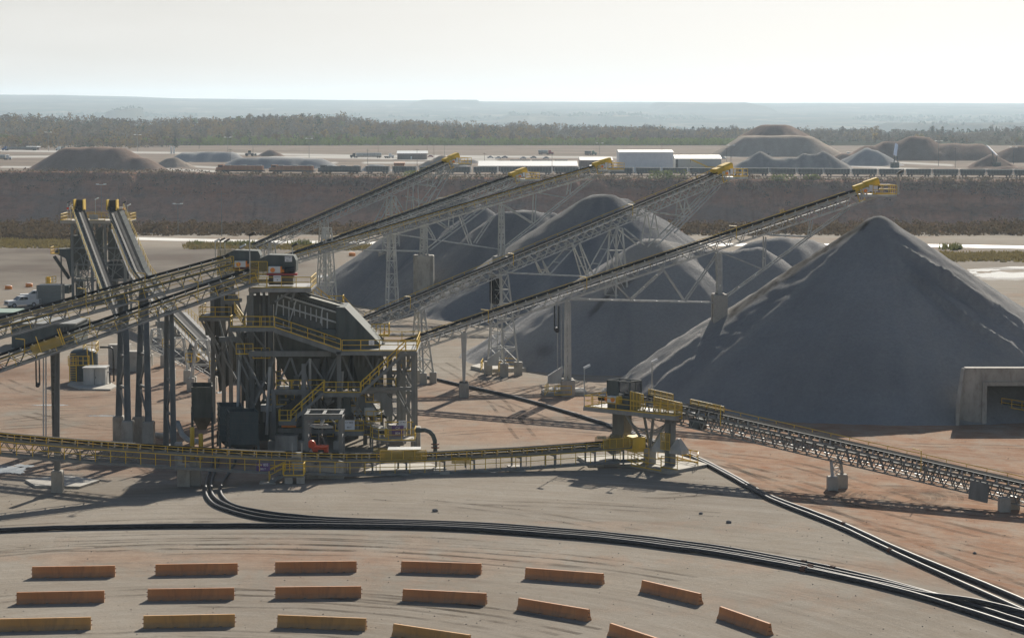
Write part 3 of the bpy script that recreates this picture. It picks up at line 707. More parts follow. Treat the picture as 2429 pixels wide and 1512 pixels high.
# under-conveyor king-post members drawn in the conveyor's own vertical planes
def members(c, lines, r=.10, off=None, name='tie_frame', mat='steel_l', ladder=True):
    mb = MB(); off = off or c.hw
    for (a, b) in lines:
        p = onp(a[0], a[1], c.P0, c.P1); q = onp(b[0], b[1], c.P0, c.P1)
        for sg in (-1, 1): mb.tube(p + c.s * (sg * off), q + c.s * (sg * off), r, 6)
        L = (q - p).length
        if ladder:
            k = max(1, int(L / 2.6))
            for i in range(1, k + 1): m_ = p.lerp(q, i / (k + .5)); mb.tube(m_ - c.s * off, m_ + c.s * off, r * .6, 5)
    return mb.build(name, M[mat], c.root)
def headset(c, big=1.0, plat=True):
    """yellow head cover, drive and service platform at the discharge end"""
    e, dd, nn = c.pos(c.L); h, s, hw = big, c.s, c.hw; rt = c.root
    mb = MB(); a = e - dd * 2.6
    for (p0, p1, hh) in ((a, a + dd * 1.28, .62), (a + dd * 1.32, e + dd * .5, .72)):
        r0 = [p0 + s * (k * (hw + .1)) + nn * z for k, z in ((-1, -.12), (1, -.12), (1, hh * .75), (.7, hh), (-.7, hh), (-1, hh * .75))]
        mb.frust(r0, [p + (p1 - p0) for p in r0])
    mb.build('head_cover', M['yellow'], rt)
    mb = MB(); mb.tube(e - s * (hw + .05) - nn * .3, e + s * (hw + .05) - nn * .3, .36, 12); mb.build('head_pulley', M['black'], rt, True)
    mb = MB(); q = e - dd * 1.6 + s * (hw + .5); mb.box(q - nn * .25, (1.0, .5, .6), dd, s, nn); mb.build('gearbox', M['white'], rt)
    MB().tube(q + s * .26 - nn * .25, q + s * .34 - nn * .25, .22, 12).build('gearbox_cap', M['orange'], rt)
    mb = MB(); mb.tube(q + dd * .5 - nn * .25, q + dd * 1.2 - nn * .25, .26, 10); mb.build('motor', M['black'], rt)
    mb = MB(); 
    for k in (-2.7, -2.0): mb.beam(e + dd * k + s * (hw + .9) - nn * 1.3, e + dd * k + s * (hw + .9) + nn * .3, .09, .09)
    mb.beam(e - dd * 2.7 + s * (hw + .9) - nn * .2, e - dd * 2 + s * (hw + .9) - nn * .2, .08, .08); mb.beam(e - dd * 2.7 + s * (hw + .9) - nn * 1.2, e - dd * 2 + s * (hw + .9) - nn * 1.2, .08, .08)
    mb.build('guard_frame', M['yellow'], rt)
    sg = MB().box(e - dd * .55 + s * (hw + 1.02) - Z * .25, (1.05, .04, .75), c.d, s, Z).build('sign', M['sign'], rt)
    # level platform past the head
    d = c.d; z = e.z - 1.25; mb = MB(); x0, x1, y0, y1 = -2.2, 2.3, -hw - .7, hw + 1.15
    P = lambda a, b, zz=0: V3((e.x, e.y, z + zz)) + d * a + s * b
    mb.box(P(.05, (y0 + y1) / 2), (x1 - x0, y1 - y0, .12), d, s, Z); mb.beam(P(x0, y1, -.12), P(x1, y1, -.12), .1, .24); mb.beam(P(x0, y0, -.12), P(x1, y0, -.12), .1, .24)
    mb.build('service_platform', M['steel_l'], rt)
    mb = MB(); mb.rail([P(x0 + 1.6, y1, .06), P(x1, y1, .06), P(x1, y0, .06), P(x0 + 1.6, y0, .06)], 1.1, 1.0, .04); mb.build('handrail', M['yellow'], rt)
GRP = 'radial conveyors over the gravel piles'
def cpts(u0, v0, Y0, u1, v1, Y1): return [at(u0, v0, Y=Y0), at(u1, v1, Y=Y1)]
# C5, nearest
c5 = conveyor('stacking_conveyor', 'stacking conveyor nearest the viewer, its head right above the largest gravel cone', cpts(950, 811, 286.5, 2074, 437, 291), near=None, far=(2, 57), wz=-.98, tmat='steel_l', group=GRP, isp=1.35)
headset(c5)
members(c5, [((1345, 709), (1690, 717)), ((1453, 667), (1494, 709)), ((1497, 709), (1573, 639)), ((1573, 639), (1622, 712)), ((1625, 712), (1704, 597)), ((1710, 598), (1806, 637)), ((1813, 561), (1812, 638)), ((1712, 710), (2012, 493)), ((1821, 557), (1915, 561)), ((1924, 522), (1918, 560))], .095, .75)
def sup(c, u, vb, vt, ut=None, **kw):
    """tower under conveyor c: foot at pixel (u, vb) on its plane, head at v = vt"""
    b = onp(u, vb, c.P0, c.P1); t = onp(ut or u, vt, c.P0, c.P1); b.z = kw.pop('zb', 0.0)
    return tower(c.root, b, t, c.s, c.d, z0=b.z - .3, **kw)
def lone(c, u, v0, v1, hh, w=1.1, du=0, db=.7, wt=1.3, wb=1.5, n=5):
    """post on a tall concrete pier: foot (u, v0 on ground), top v1"""
    b = onp(u, v0, c.P0, c.P1); b.z = 0; t = onp(u + du, v1, c.P0, c.P1)
    return tower(c.root, b, t, c.s, c.d, wb=wb, wt=wt, db=db, dt=.4, n=n, lw=.24, ph=hh, pw=w)
lone(c5, 1100, 938, 788, 1.75, db=.01, wb=1.2)
lone(c5, 1346, 935, 716, 2.0, db=.5, wb=1.6)
p3 = lone(c5, 1704, 930, 600, 12.2, w=1.35, db=.3, wb=1.5)
# C4
c4 = conveyor('stacking_conveyor', 'stacking conveyor second from the viewer, carrying a yellow handrail along its far edge', cpts(868, 754, 296, 1724, 399, 338), far=(1, 66), wz=-.98, tmat='steel_l', group=GRP, isp=1.35)
headset(c4)
members(c4, [((1208, 647), (1498, 660)), ((1277, 616), (1289, 650)), ((1277, 616), (1296, 652)), ((1293, 651), (1360, 578)), ((1364, 576), (1388, 659)), ((1366, 576), (1402, 660)), ((1394, 659), (1459, 540)), ((1471, 541), (1519, 580)), ((1541, 507), (1529, 577)), ((1544, 507), (1553, 561)), ((1555, 504), (1622, 513)), ((1615, 473), (1612, 508)), ((1618, 473), (1629, 506)), ((1689, 444), (1545, 585)), ((1700, 440), (1590, 552))], .10, .75)
sup(c4, 1000, 905, 735, ut=995, wb=2.6, wt=1.2, ph=1.4, n=5)
sup(c4, 1193, 878, 652, ut=1187, wb=3.2, wt=1.3, db=2.4, dt=1.4, ph=1.7, n=6, pw=1.1)
sup(c4, 1463, 790, 541, ut=1461, wb=3.0, wt=1.2, db=3.2, dt=1.2, ph=.3, n=6)
# C3
c3 = conveyor('stacking_conveyor', 'stacking conveyor in the middle of the five, with yellow walkway posts on its near side', cpts(640, 619, 388, 1441, 385, 405), near=(4, 56), tmat='steel_l', group=GRP, isp=1.5, wz=-.95, ww=.7)
headset(c3)
members(c3, [((943, 556), (1178, 590)), ((1011, 533), (1030, 566)), ((1091, 512), (1115, 579)), ((1126, 576), (1169, 512)), ((1193, 485), (1262, 529)), ((1268, 461), (1265, 526)), ((1279, 458), (1340, 469)), ((1351, 434), (1347, 462)), ((1412, 417), (1193, 590))], .11, .8)
sup(c3, 930, 742, 556, ut=928, wb=2.0, wt=1.2, db=1.8, dt=.9, ph=.8, n=6)
lone(c3, 1189, 735, 487, 9.8, w=1.9, wb=1.4)
# C2
c2 = conveyor('stacking_conveyor', 'stacking conveyor second farthest, running just above the middle one', cpts(640, 620, 395, 1240, 408, 420), far=(3, 44), wz=-.98, tmat='steel_l', group=GRP, isp=1.5)
headset(c2)
members(c2, [((855, 593), (1000, 596)), ((1003, 505), (1003, 596)), ((1010, 506), (1066, 545)), ((1070, 480), (1069, 545)), ((1076, 478), (1130, 485)), ((1014, 592), (1222, 438))], .11, .8)
sup(c2, 777, 728, 540, ut=775, wb=3.0, wt=1.3, db=2.2, dt=1.0, ph=.8, n=6)
lone(c2, 1005, 730, 510, 9.4, w=2.2, wb=1.4)
# C1
c1 = conveyor('stacking_conveyor', 'stacking conveyor farthest back, steepest of the five, edged by a long yellow handrail', cpts(600, 580, 414, 1080, 373, 440), far=(2, 44), wz=-.98, tmat='steel_l', group=GRP, isp=1.5)
headset(c1)
members(c1, [((925, 465), (893, 528)), ((932, 465), (966, 526)), ((968, 466), (1024, 488)), ((975, 440), (966, 528)), ((985, 440), (988, 520)), ((990, 437), (1027, 442)), ((1022, 418), (1018, 444)), ((1065, 396), (968, 528)), ((1070, 394), (1000, 520)), ((895, 528), (968, 530))], .10, .8)
sup(c1, 928, 727, 465, ut=928, wb=2.4, wt=1.2, db=2.2, dt=1.0, ph=8.5, n=6, pw=1.4)
sup(c1, 770, 740, 520, ut=768, wb=2.4, wt=1.2, db=1.8, dt=.9, ph=.8, n=6)
sup(c1, 640, 752, 576, ut=640, wb=2.4, wt=1.4, db=2, dt=1.2, ph=.5, n=4)
# concrete slabs at the feet of the tall supports
def slab(name, label, pix, h, mat='pad', group='concrete slabs at the feet of steel supports'):
    pts = [G(u, v) for u, v in pix]; c = sum(pts, V3()) / len(pts)
    mb = MB().prism([p - Z * .05 for p in pts], (0, 0, h + .05)); return single(mb, name, M[mat], label, 'concrete slab', c, group)
sl = slab('concrete_slab', 'long pale concrete slab with yellow rails under the second stacking conveyor', [(1116, 875), (1150, 883), (1248, 880), (1235, 866), (1150, 866)], .45)
c = G(1180, 872); mb = MB().rail([G(1140, 878, .46), G(1145, 869, .46)], 1.1, 1.5, .04).rail([G(1183, 880, .46), G(1195, 868, .46), G(1225, 870, .46)], 1.1, 1.5, .04)
mb.build('handrail', M['yellow'], sl)
sl2 = slab('concrete_slab', 'concrete slab with yellow rails round a grey counterweight under the nearest stacking conveyor', [(1283, 932), (1292, 939), (1393, 937), (1385, 926), (1300, 925)], .4)
mb = MB().rail([G(1292, 937, .41), G(1300, 927, .41), G(1350, 928, .41)], 1.1, 1.5, .04).rail([G(1315, 937, .41), G(1355, 936, .41)], 1.1, 1.5, .04); mb.build('handrail', M['yellow'], sl2)
# counterweights and take-up loops under C4 and C5
def counterweight(c, u, v0, v1, w, label):
    p = onp(u, v0, c.P0, c.P1); q = onp(u, v1, c.P0, c.P1); hh = p.z - q.z; x, y = p.x, p.y
    rt = thing('counterweight', label, 'counterweight', (x, y, q.z), 'take-up counterweights')
    mb = MB(); mb.prism([(x - w, y - .4, q.z), (x + w * .6, y - .4, q.z), (x + w, y - .4, q.z + hh * .8), (x + w * .9, y - .4, q.z + hh), (x - w * .95, y - .4, q.z + hh * .45)], (0, .8, 0)); mb.build('weight_box', M['steel_l'], rt); return rt
def takeup(c, u0, v0, u1, v1, um):
    a = onp(u0, v0, c.P0, c.P1); b = onp(u1, v0, c.P0, c.P1); z1 = onp(um, v1, c.P0, c.P1).z; mb = MB(); s = c.s * (c.w * .45)
    for p in (a, b): mb.beam(V3((p.x, p.y, p.z)), V3((p.x, p.y, z1)), c.w * .9, .06, c.d)
    mb.build('take_up_belt', M['belt'], c.root)
    m_ = (a + b) / 2; m_.z = z1; MB().tube(m_ - c.s * .6, m_ + c.s * .6, abs(b.x - a.x) / 2 + .04, 12).build('take_up_pulley', M['black'], c.root)
counterweight(c5, 1317, 868, 908, .95, 'slanted grey counterweight box hanging beside the tall support of the nearest stacking conveyor')
takeup(c5, 1315, 725, 1325, 782, 1320)
mb = MB(); 
for u in (1322, 1331): p = onp(u, 715, c5.P0, c5.P1); q = onp(u, 900, c5.P0, c5.P1); mb.beam(p, q, .1, .1)
mb.build('guide_rail', M['steel_l'], c5.root)
takeup(c4, 1167, 660, 1178, 715, 1172)
mb = MB()
for u in (1165, 1180): p = onp(u, 655, c4.P0, c4.P1); q = onp(u, 860, c4.P0, c4.P1); mb.beam(p, q, .1, .1)
mb.build('guide_rail', M['steel_l'], c4.root)
counterweight(c4, 1171, 830, 866, .85, 'grey counterweight box over the slab of the second stacking conveyor')
# ------------------------------------------------------------------ C6: conveyor from the tunnel side down to the transfer tower
H6 = at(1478, 930, Y=234); T6 = at(2500, 1163, Y=203)
c6 = conveyor('reclaim_conveyor', 'long truss conveyor running down to the right from the yellow-guarded transfer tower', [H6, T6], w=1.25, depth=1.75, far=(9, 46), isp=1.15, panel=1.2, wz=-.88, ww=.7, tmat='steel')
mb = MB(); e = c6
for t in (14, 21, 28, 35):       # deeper panel posts along the truss
    p, dd, nn = c6.pos(t)
    for sg in (-1, 1): mb.beam(p + c6.s * (sg * c6.hw * 1.04) - nn * .35, p + c6.s * (sg * c6.hw * 1.04) - nn * 1.8, .16, .12)
for a, b in ((8.5, 46),):
    for sg in (-1, 1):
        p, dd, nn = c6.pos(a); q, _, _ = c6.pos(b); mb.beam(p + c6.s * (sg * c6.hw) - nn * 1.0, q + c6.s * (sg * c6.hw) - nn * 1.0, .1, .12)
mb.build('truss_chord', M['steel'], c6.root)
mb = MB()
for t in frange(9, 45, 1.4):
    p, dd, nn = c6.pos(t); mb.tube(p - nn * 1.25 - c6.s * .5, p - nn * 1.25 + c6.s * .5, .08, 6)
    mb.beam(p - nn * 1.25 - dd * .3, p - nn * 1.25 + dd * .35, .5, .04)
mb.build('return_rollers', M['steel_l'], c6.root)
def c6tower(u, v, wid, n=1):
    p = onp(u, v, c6.P0, c6.P1); p.z = 0; t = (V3((p.x, p.y)) - V3((H6.x, H6.y))).length / c6.d.length
    tt = (p - V3((H6.x, H6.y, 0))).dot(c6.d); L2 = (V3((T6.x - H6.x, T6.y - H6.y, 0))).length; q, dd, nn = c6.pos(c6.L * tt / L2)
    return tower(c6.root, p, q - nn * 1.8, c6.s, c6.d, wb=1.6, wt=1.5, db=1.4, dt=1.1, n=n, lw=.26, ph=1.25, pw=.95, four=False)
c6tower(1985, 1152, 1.6, 2); c6tower(2392, 1206, 1.6, 1)
p, dd, nn = c6.pos(40.6); MB().box(p + c6.s * (c6.hw + .14) - nn * 1.35, (1.9, .06, 1.7), dd, c6.s, nn).build('splice_plate', M['steel'], c6.root)
p, dd, nn = c6.pos(9.4); MB().box(p + c6.s * .1 - nn * 1.35, (1.2, 1.3, .9), dd, c6.s, nn).build('take_up_box', M['steel_d'], c6.root)
# transfer tower (Y-frame and head)
d6, s6 = c6.d, c6.s
def P6(a, b, z): return V3((H6.x, H6.y, z)) + d6 * a + s6 * b
tt = thing('transfer_tower', 'steel transfer tower with bright yellow mesh guards and a bent grey chute', 'transfer tower', P6(3, 0, 0))
zd = H6.z - 1.55
mb = MB(); mb.box(P6(2.2, .15, zd), (11.4, 3.5, .1), d6, s6, Z)
for b in (-1.6, 1.9): mb.beam(P6(-3.5, b, zd - .2), P6(7.9, b, zd - .2), .1, .3)
for a in frange(-3.2, 7.6, 1.8): mb.beam(P6(a, -1.6, zd - .2), P6(a, 1.9, zd - .2), .1, .24)
mb.build('deck', M['grating'], tt)
mb = MB(); mb.rail([P6(-1.2, 1.9, zd + .05), P6(7.8, 1.9, zd + .05), P6(7.8, .95, zd + .05)], 1.12, 1.7, .042); mb.rail([P6(-1.2, 1.9, zd + .05), P6(-3.4, 1.9, zd + .05), P6(-3.4, -1.6, zd + .05), P6(-1, -1.6, zd + .05)], 1.12, 1.3, .042)
mb.build('handrail', M['yellow'], tt)
mb = MB(); hb = [(-1.25, -.95), (1.5, -.95), (1.5, .95), (-1.25, .95)]
mb.frust([P6(a, b, zd + .06) for a, b in hb], [P6(a, b, zd + 1.35) for a, b in hb]); mb.build('head_box', M['steel_d'], tt)
mb = MB(); z0, z1 = zd + 1.36, zd + 2.75
for k, (a, b) in enumerate(hb):
    a2, b2 = hb[(k + 1) % 4]
    mb.beam(P6(a, b, z0), P6(a, b, z1), .09, .09, d6); mb.beam(P6(a, b, z1), P6(a2, b2, z1), .09, .09); mb.beam(P6((a + a2) / 2, (b + b2) / 2, z0), P6((a + a2) / 2, (b + b2) / 2, z1), .07, .07, d6)
hf = mb.build('hood_frame', M['steel_d'], tt)
mb = MB(); 
for k, (a, b) in enumerate(hb):
    a2, b2 = hb[(k + 1) % 4]; p, q = P6(a * .97, b * .97, z0), P6(a2 * .97, b2 * .97, z0); mb.add([p, q, q + Z * 1.35, p + Z * 1.35], [(0, 1, 2, 3)])
mb.build('hood_screen', M['wire'], hf)
mb = MB().add([P6(-1.25, .96, z0), P6(.15, .96, z0), P6(.15, .96, z1), P6(-1.25, .96, z1)], [(0, 1, 2, 3)]); mb.build('hood_panel', M['steel_d'], hf)
q = P6(-.1, 1.42, zd + 1.0); gb = MB().box(q, (1.15, .55, .62), d6, s6, Z).build('gearbox', M['white'], tt)
MB().tube(q + s6 * .28 + d6 * .15, q + s6 * .36 + d6 * .15, .24, 14).build('gearbox_cap', M['orange'], gb)
MB().tube(q - d6 * .58, q - d6 * .95, .24, 12).build('coupling', M['orange'], gb)
MB().tube(q - d6 * .96, q - d6 * 1.75, .29, 12).build('motor', M['black'], gb)
MB().box(q + d6 * .72, (.28, .6, .7), d6, s6, Z).build('belt_guard', M['yellow'], gb)
def guardbox(a0, a1, b, z0, z1, nm='mesh_guard', posts=3):
    mb = MB().add([P6(a0, b, z0), P6(a1, b, z0), P6(a1, b, z1), P6(a0, b, z1)], [(0, 1, 2, 3)]); g = mb.build(nm, M['guard'], tt)
    fr = MB()
    for k in range(posts + 1): a = lerp(a0, a1, k / posts); fr.beam(P6(a, b + .03, z0), P6(a, b + .03, z1), .05, .05, d6)
    for z in (z0, (z0 + z1) / 2, z1): fr.beam(P6(a0, b + .03, z), P6(a1, b + .03, z), .05, .05)
    fr.build('guard_frame', M['yellow'], g)
def sl6(a0, a1, b, h, top): 
    z = lambda a: c6.pos(a)[0].z
    mb = MB().add([P6(a0, b, z(a0) - h), P6(a1, b, z(a1) - h), P6(a1, b, z(a1) + top), P6(a0, b, z(a0) + top)], [(0, 1, 2, 3)]); g = mb.build('mesh_guard', M['guard'], tt)
    fr = MB()
    for k in range(5): a = lerp(a0, a1, k / 4); fr.beam(P6(a, b + .03, z(a) - h), P6(a, b + .03, z(a) + top), .06, .06, d6)
    for o in (-h, top, (top - h) / 2): fr.beam(P6(a0, b + .03, z(a0) + o), P6(a1, b + .03, z(a1) + o), .06, .06)
    fr.build('guard_frame', M['yellow'], g)
sl6(1.7, 3.3, 1.0, 1.3, .5); sl6(4.6, 8.0, 1.0, 1.0, .5); sl6(7.5, 11.5, -1.0, .1, .6); sl6(2.4, 5.4, -1.0, .1, .7)
# chute: straight box that bends toward the left and down on to the lower belt
mb = MB(); w2 = .62
ch = [(-.15, zd - .1, .72), (-.15, zd - 2.35, .72), (-1.15, zd - 3.75, .62), (-1.5, zd - 4.15, .55)]
rings = [[P6(a - w_, -w2, z), P6(a + w_, -w2, z - (.5 if i > 1 else 0)), P6(a + w_, w2, z - (.5 if i > 1 else 0)), P6(a - w_, w2, z)] for i, (a, z, w_) in enumerate(ch)]
for r0, r1 in zip(rings, rings[1:]): mb.frust(r0, r1)
mb.build('chute', M['plate'], tt)
MB().box(P6(-1.35, 0, zd - 3.15), (.12, 1.5, 1.6), d6 * .8 - Z * .6, s6, (d6 * .6 + Z * .8)).build('chute_flap', M['steel_l'], tt)
mb = MB(); base = P6(3.55, .3, 1.75)
tops = [P6(1.5, 1.5, zd - .35), P6(4.9, 1.5, zd - .35), P6(1.5, -1.3, zd - .35), P6(4.9, -1.3, zd - .35)]
for k, tq in enumerate(tops): mb.tube(base + s6 * (.18 if k < 2 else -.18) + d6 * (-.15 if k % 2 == 0 else .15), tq, .15, 8)
mb.tube(tops[0].lerp(base, .5), tops[2].lerp(base, .5), .06, 5); mb.tube(tops[1].lerp(base, .5), tops[3].lerp(base, .5), .06, 5); mb.tube(tops[0].lerp(base, .3), tops[1].lerp(base, .62), .05, 5); mb.tube(tops[2].lerp(base, .62), tops[3].lerp(base, .3), .05, 5)
mb.build('yoke_leg', M['steel'], tt)
pier(tt, base.x, base.y, -.1, 1.8, 1.15, 1.15)
# take-up column with guards and the tented counterweight
cc = P6(6.0, .25, 0); mb = MB()
for sg in (-1, 1): mb.ibeam(cc + d6 * (sg * .33), V3((cc.x, cc.y, zd - .3)) + d6 * (sg * .33), .5, .44, .08)
mb.beam(cc - s6 * .35, V3((cc.x, cc.y, zd - .3)) - s6 * .35, 1.0, .06, d6); mb.build('column', M['steel'], tt)
for sg in (-1, 1):
    mb = MB(); k = cc + d6 * (sg * 1.05 - .0) + Z * 1.55; a_, b_ = d6 * .72, s6 * .62
    r0 = [k - a_ - b_, k + a_ - b_, k + a_ + b_, k - a_ + b_]; r1 = [p + Z * .38 for p in r0]; r2 = [k - a_ * .12 - b_ * .3 + Z * 1.45, k + a_ * .12 - b_ * .3 + Z * 1.45, k + a_ * .12 + b_ * .3 + Z * 1.45, k - a_ * .12 + b_ * .3 + Z * 1.45]
    mb.frust(r0, r1).frust(r1, r2); mb.build('counterweight_box', M['steel_l'], tt)
guardbox(5.45, 6.55, 1.0, 1.9, 3.5, posts=2)
mb = MB(); pd = [(1369, 1088), (1395, 1103), (1498, 1108), (1566, 1121), (1589, 1124), (1678, 1107), (1594, 1080), (1500, 1082)]
pad = slab('concrete_slab', 'pale concrete slab under the yellow transfer tower, railed in yellow on the right', pd, .3)
mb = MB().rail([G(1497, 1104, .31), G(1567, 1117, .31), G(1568, 1108, .31), G(1606, 1114, .31)], 1.12, 1.8, .04).rail([G(1600, 1083, .31), G(1655, 1098, .31), G(1655, 1104, .31)], 1.12, 1.8, .04).rail([G(1560, 1086, .31), G(1655, 1096, .31)], 1.12, 2.2, .04)
mb.build('handrail', M['yellow'], pad)
def lamp(root, p, h, head=1, name='lamp_post', d=V3((1, 0, 0)), col='white'):
    p = V3(p); a = MB().tube(p, p + Z * h, .055, 6).build(name, M['steel_l'], root)
    mb = MB(); mb.box(p + Z * (h + .1) + d * .25, (.7, .35, .2), (d + Z * .5).normalized(), d.cross(Z).normalized(), (Z - d * .5).normalized()); mb.build('lamp_head', M[col], a)
lamp(tt, P6(-3.4, 1.9, zd), 3.9); lamp(tt, P6(2.3, -1.6, zd), 4.6)
# ------------------------------------------------------------------ C7: low conveyor in front of the plant
Y7 = [(-200, 1003, 205), (0, 1030, 209), (200, 1047, 213), (420, 1062, 218), (620, 1073, 222), (820, 1079, 225), (1000, 1077, 227.5), (1250, 1064, 229.5), (1440, 1050, 231), (1520, 1046, 232)]
p7 = [at(u, v, Y=y) for u, v, y in Y7]
c7 = conveyor('low_conveyor', 'long low conveyor with yellow handrail sagging across the front of the screening plant', p7, w=1.2, depth=1.15, near=None, isp=1.25, truss=False, side_plate=True)
mb = MB(); rb = MB(); rp = []
for t in frange(0, c7.L, 3): 
    p, dd, nn = c7.pos(t); rp.append(p + c7.s * 1.75 - Z * 1.55)
for a, b in zip(rp, rp[1:]): mb.beam(a - c7.s * .45, b - c7.s * .45, .9, .05); mb.beam(a - Z * .1, b - Z * .1, .08, .22)
for a in rp: mb.beam(a - c7.s * 1.1 + Z * .9, a - c7.s * 1.1 - Z * .1, .07, .07); mb.beam(a - c7.s * 1.1 - Z * .1, a - Z * .1, .06, .1)
mb.build('walkway', M['steel'], c7.root)
rb.rail([p + Z * .03 for p in rp], 1.1, 1.8, .04, toe=False); rb.build('handrail', M['yellow'], c7.root)
mb = MB(); up = [c7.pos(t)[0] + c7.s * .86 - Z * .35 for t in frange(0, c7.L, 3)]; mb.rail(up, .55, 1.5, .035, toe=False); mb.build('upper_rail', M['yellow'], c7.root)
mb = MB(); m = int(c7.L * .30 / 1.6)
for i in range(m):                                 # truss webs under the left part
    for sg in (-1, 1):
        p = c7.pos(i * 1.6)[0] + c7.s * (sg * .72); q = c7.pos(i * 1.6 + .8)[0] + c7.s * (sg * .72); r_ = c7.pos(i * 1.6 + 1.6)[0] + c7.s * (sg * .72)
        mb.beam(p - Z * .45, q - Z * 1.5, .07, .07); mb.beam(q - Z * 1.5, r_ - Z * .45, .07, .07); mb.beam(p - Z * 1.5, r_ - Z * 1.5, .1, .1)
mb.build('truss_web', M['steel'], c7.root)
def at7(u):
    lo, hi = 0, c7.L
    for _ in range(40):
        m_ = (lo + hi) / 2
        if uv(c7.pos(m_)[0])[0] < u: lo = m_
        else: hi = m_
    return c7.pos(lo)[0]
for u in (870, 950, 1040, 1110, 1220, 1300, 1395, 1462):
    p = at7(u); mb = MB()
    for sg in (-.7, 1.55): mb.beam(p + c7.s * sg - Z * .5, V3((p.x, p.y, .2)) + c7.s * sg, .14, .14, c7.s)
    mb.beam(p - c7.s * .8 - Z * .62, p + c7.s * 1.6 - Z * .62, .1, .14); mb.build('stand', M['steel'], c7.root)
for k, (u0, u1, nm) in enumerate(((893, 1002, 'small'), (1420, 1483, 'mid'))):
    p, q = at7(u0), at7(u1); s7 = c7.s; mb = MB()
    for sg in (-.95, .95): mb.add([p + s7 * sg - Z * .35, q + s7 * sg - Z * .35, q + s7 * sg + Z * .55, p + s7 * sg + Z * .55], [(0, 1, 2, 3)])
    g = mb.build('mesh_guard', M['guard'], c7.root); fr = MB()
    for i in range(5): a = p.lerp(q, i / 4); fr.beam(a + s7 * .98 - Z * .35, a + s7 * .98 + Z * .55, .05, .05, s7)
    fr.beam(p + s7 * .98 + Z * .55, q + s7 * .98 + Z * .55, .05, .05); fr.beam(p + s7 * .98 - Z * .35, q + s7 * .98 - Z * .35, .05, .05); fr.build('guard_frame', M['yellow'], g)
    mb = MB(); 
    for i in ((0, 1, 2, 3) if k == 0 else (0, 1)): a = p.lerp(q, .35 + i * .17) if k == 0 else p.lerp(q, .1 + .5 * i); mb.box(a + Z * .6, (.9, 1.8, .06))
    mb.build('cover_lid', M['guard_d'] if k else M['steel_l'], c7.root)
p, q = at7(1490), at7(1555); s7 = c7.s
MB().frust([p + s7 * 1 - Z * .9, q + s7 * 1 - Z * .9, q - s7 * 1 - Z * .9, p - s7 * 1 - Z * .9], [p + s7 * 1 + Z * .55, q + s7 * 1 + Z * .55, q - s7 * 1 + Z * .55, p - s7 * 1 + Z * .55]).build('tail_guard', M['yellow'], c7.root)
p = at7(1470); mb = MB().rail([p + s7 * 1.8 - Z * 1.5, p + s7 * 1.9 + V3((1.9, 0, -2.4))], 1.1, 1, .045); mb.build('handrail', M['yellow'], c7.root)
# piers of its raised left part
for i, (u, v, w_, h_) in enumerate(((437, 1152, 1.15, 2.1), (463, 1150, 1.05, 2.2))):
    g_ = G(u, v); pier(c7.root, g_.x, g_.y, -.1, h_, w_, 1.0)
g_ = G(137, 1166); pier(c7.root, g_.x, g_.y, -.1, 2.0, 1.0, 1.0); p = at7(137); mb = MB(); mb.ibeam(V3((g_.x, g_.y, 2)), V3((g_.x, g_.y, p.z - .6)), .5, .5, .08); mb.build('stand', M['steel'], c7.root)
mb = MB(); a, b = G(416, 1112), G(449, 1112); MB().bx(G(416, 1112).x, G(432, 1112).x, a.y - .5, a.y + .5, 0, 2.6).build('concrete_block', M['conc'], c7.root)
for i, (u, v, lab) in enumerate(((1042, 1118, 'small square concrete pad under the low conveyor, right of the yellow mesh guard'), (1222, 1112, 'small square concrete pad midway along the low conveyor beside a white spill'), (1408, 1101, 'concrete pad at the low conveyor end, left of the transfer tower'))):
    slab('concrete_slab', lab, [(u - 17 - 3, v - 5), (u - 10, v + 6), (u + 24, v + 6), (u + 12, v - 5)], .25)
slab('concrete_slab', 'low concrete slab lying in shade under the low conveyor, right of the grey box wall', [(862, 1124), (1060, 1118), (1020, 1106), (900, 1108)], .35)
slab('concrete_slab', 'tilted slab of concrete at the far left below the low conveyor, with thin yellow posts', [(60, 1142), (84, 1156), (190, 1158), (236, 1143), (150, 1130)], .22, 'conc')
for u in (1050, 1135, 1240, 1335): pass
p = at7(610); sgp = signboard(c7.root, p + s7 * 1.82 - Z * 1.1, 1.25, .75, ['CV 805', 'BELT'], [.32, .24], 'purple', 'sign')
p = at7(1085); MB().box(p + s7 * .98 - Z * .62, (1.9, .05, .62)).build('guard_panel', M['guard'], c7.root)
# ------------------------------------------------------------------ feed conveyors climbing from the left to the plant
f2 = conveyor('feed_conveyor', 'feed conveyor climbing from the left edge to the station 9 deck, the lower of two', [at(-160, 897, Y=240), at(592, 640, Y=243.5)], w=1.25, depth=1.35, near=(0, 34), isp=1.2, panel=1.6, wz=-1.42, ww=.8, group='feed conveyors climbing to the screens')
f1 = conveyor('feed_conveyor', 'feed conveyor climbing to the station 7 deck, just behind the station 9 one', [at(-160, 797, Y=252), at(545, 606, Y=255)], w=1.25, depth=1.9, near=(0, 33), isp=1.2, panel=1.6, wz=-1.95, ww=.9, group='feed conveyors climbing to the screens')
mb = MB()
for c_, o in ((f1, -1.0),):
    p, dd, nn = c_.pos(0); q, _, n2 = c_.pos(c_.L)
    for sg in (-1, 1): mb.beam(p + c_.s * (sg * c_.hw) + nn * o, q + c_.s * (sg * c_.hw) + n2 * o, .1, .2)
mb.build('truss_chord', M['steel_d'], f1.root)
mb = MB(); p, dd, nn = f1.pos(0); q, _, n2 = f1.pos(f1.L); mb.rail([p + f1.s * (f1.hw + .05) - nn * .7, q + f1.s * (f1.hw + .05) - n2 * .7], .5, 2.2, .03, nn, toe=False); mb.build('handrail', M['yellow'], f1.root)
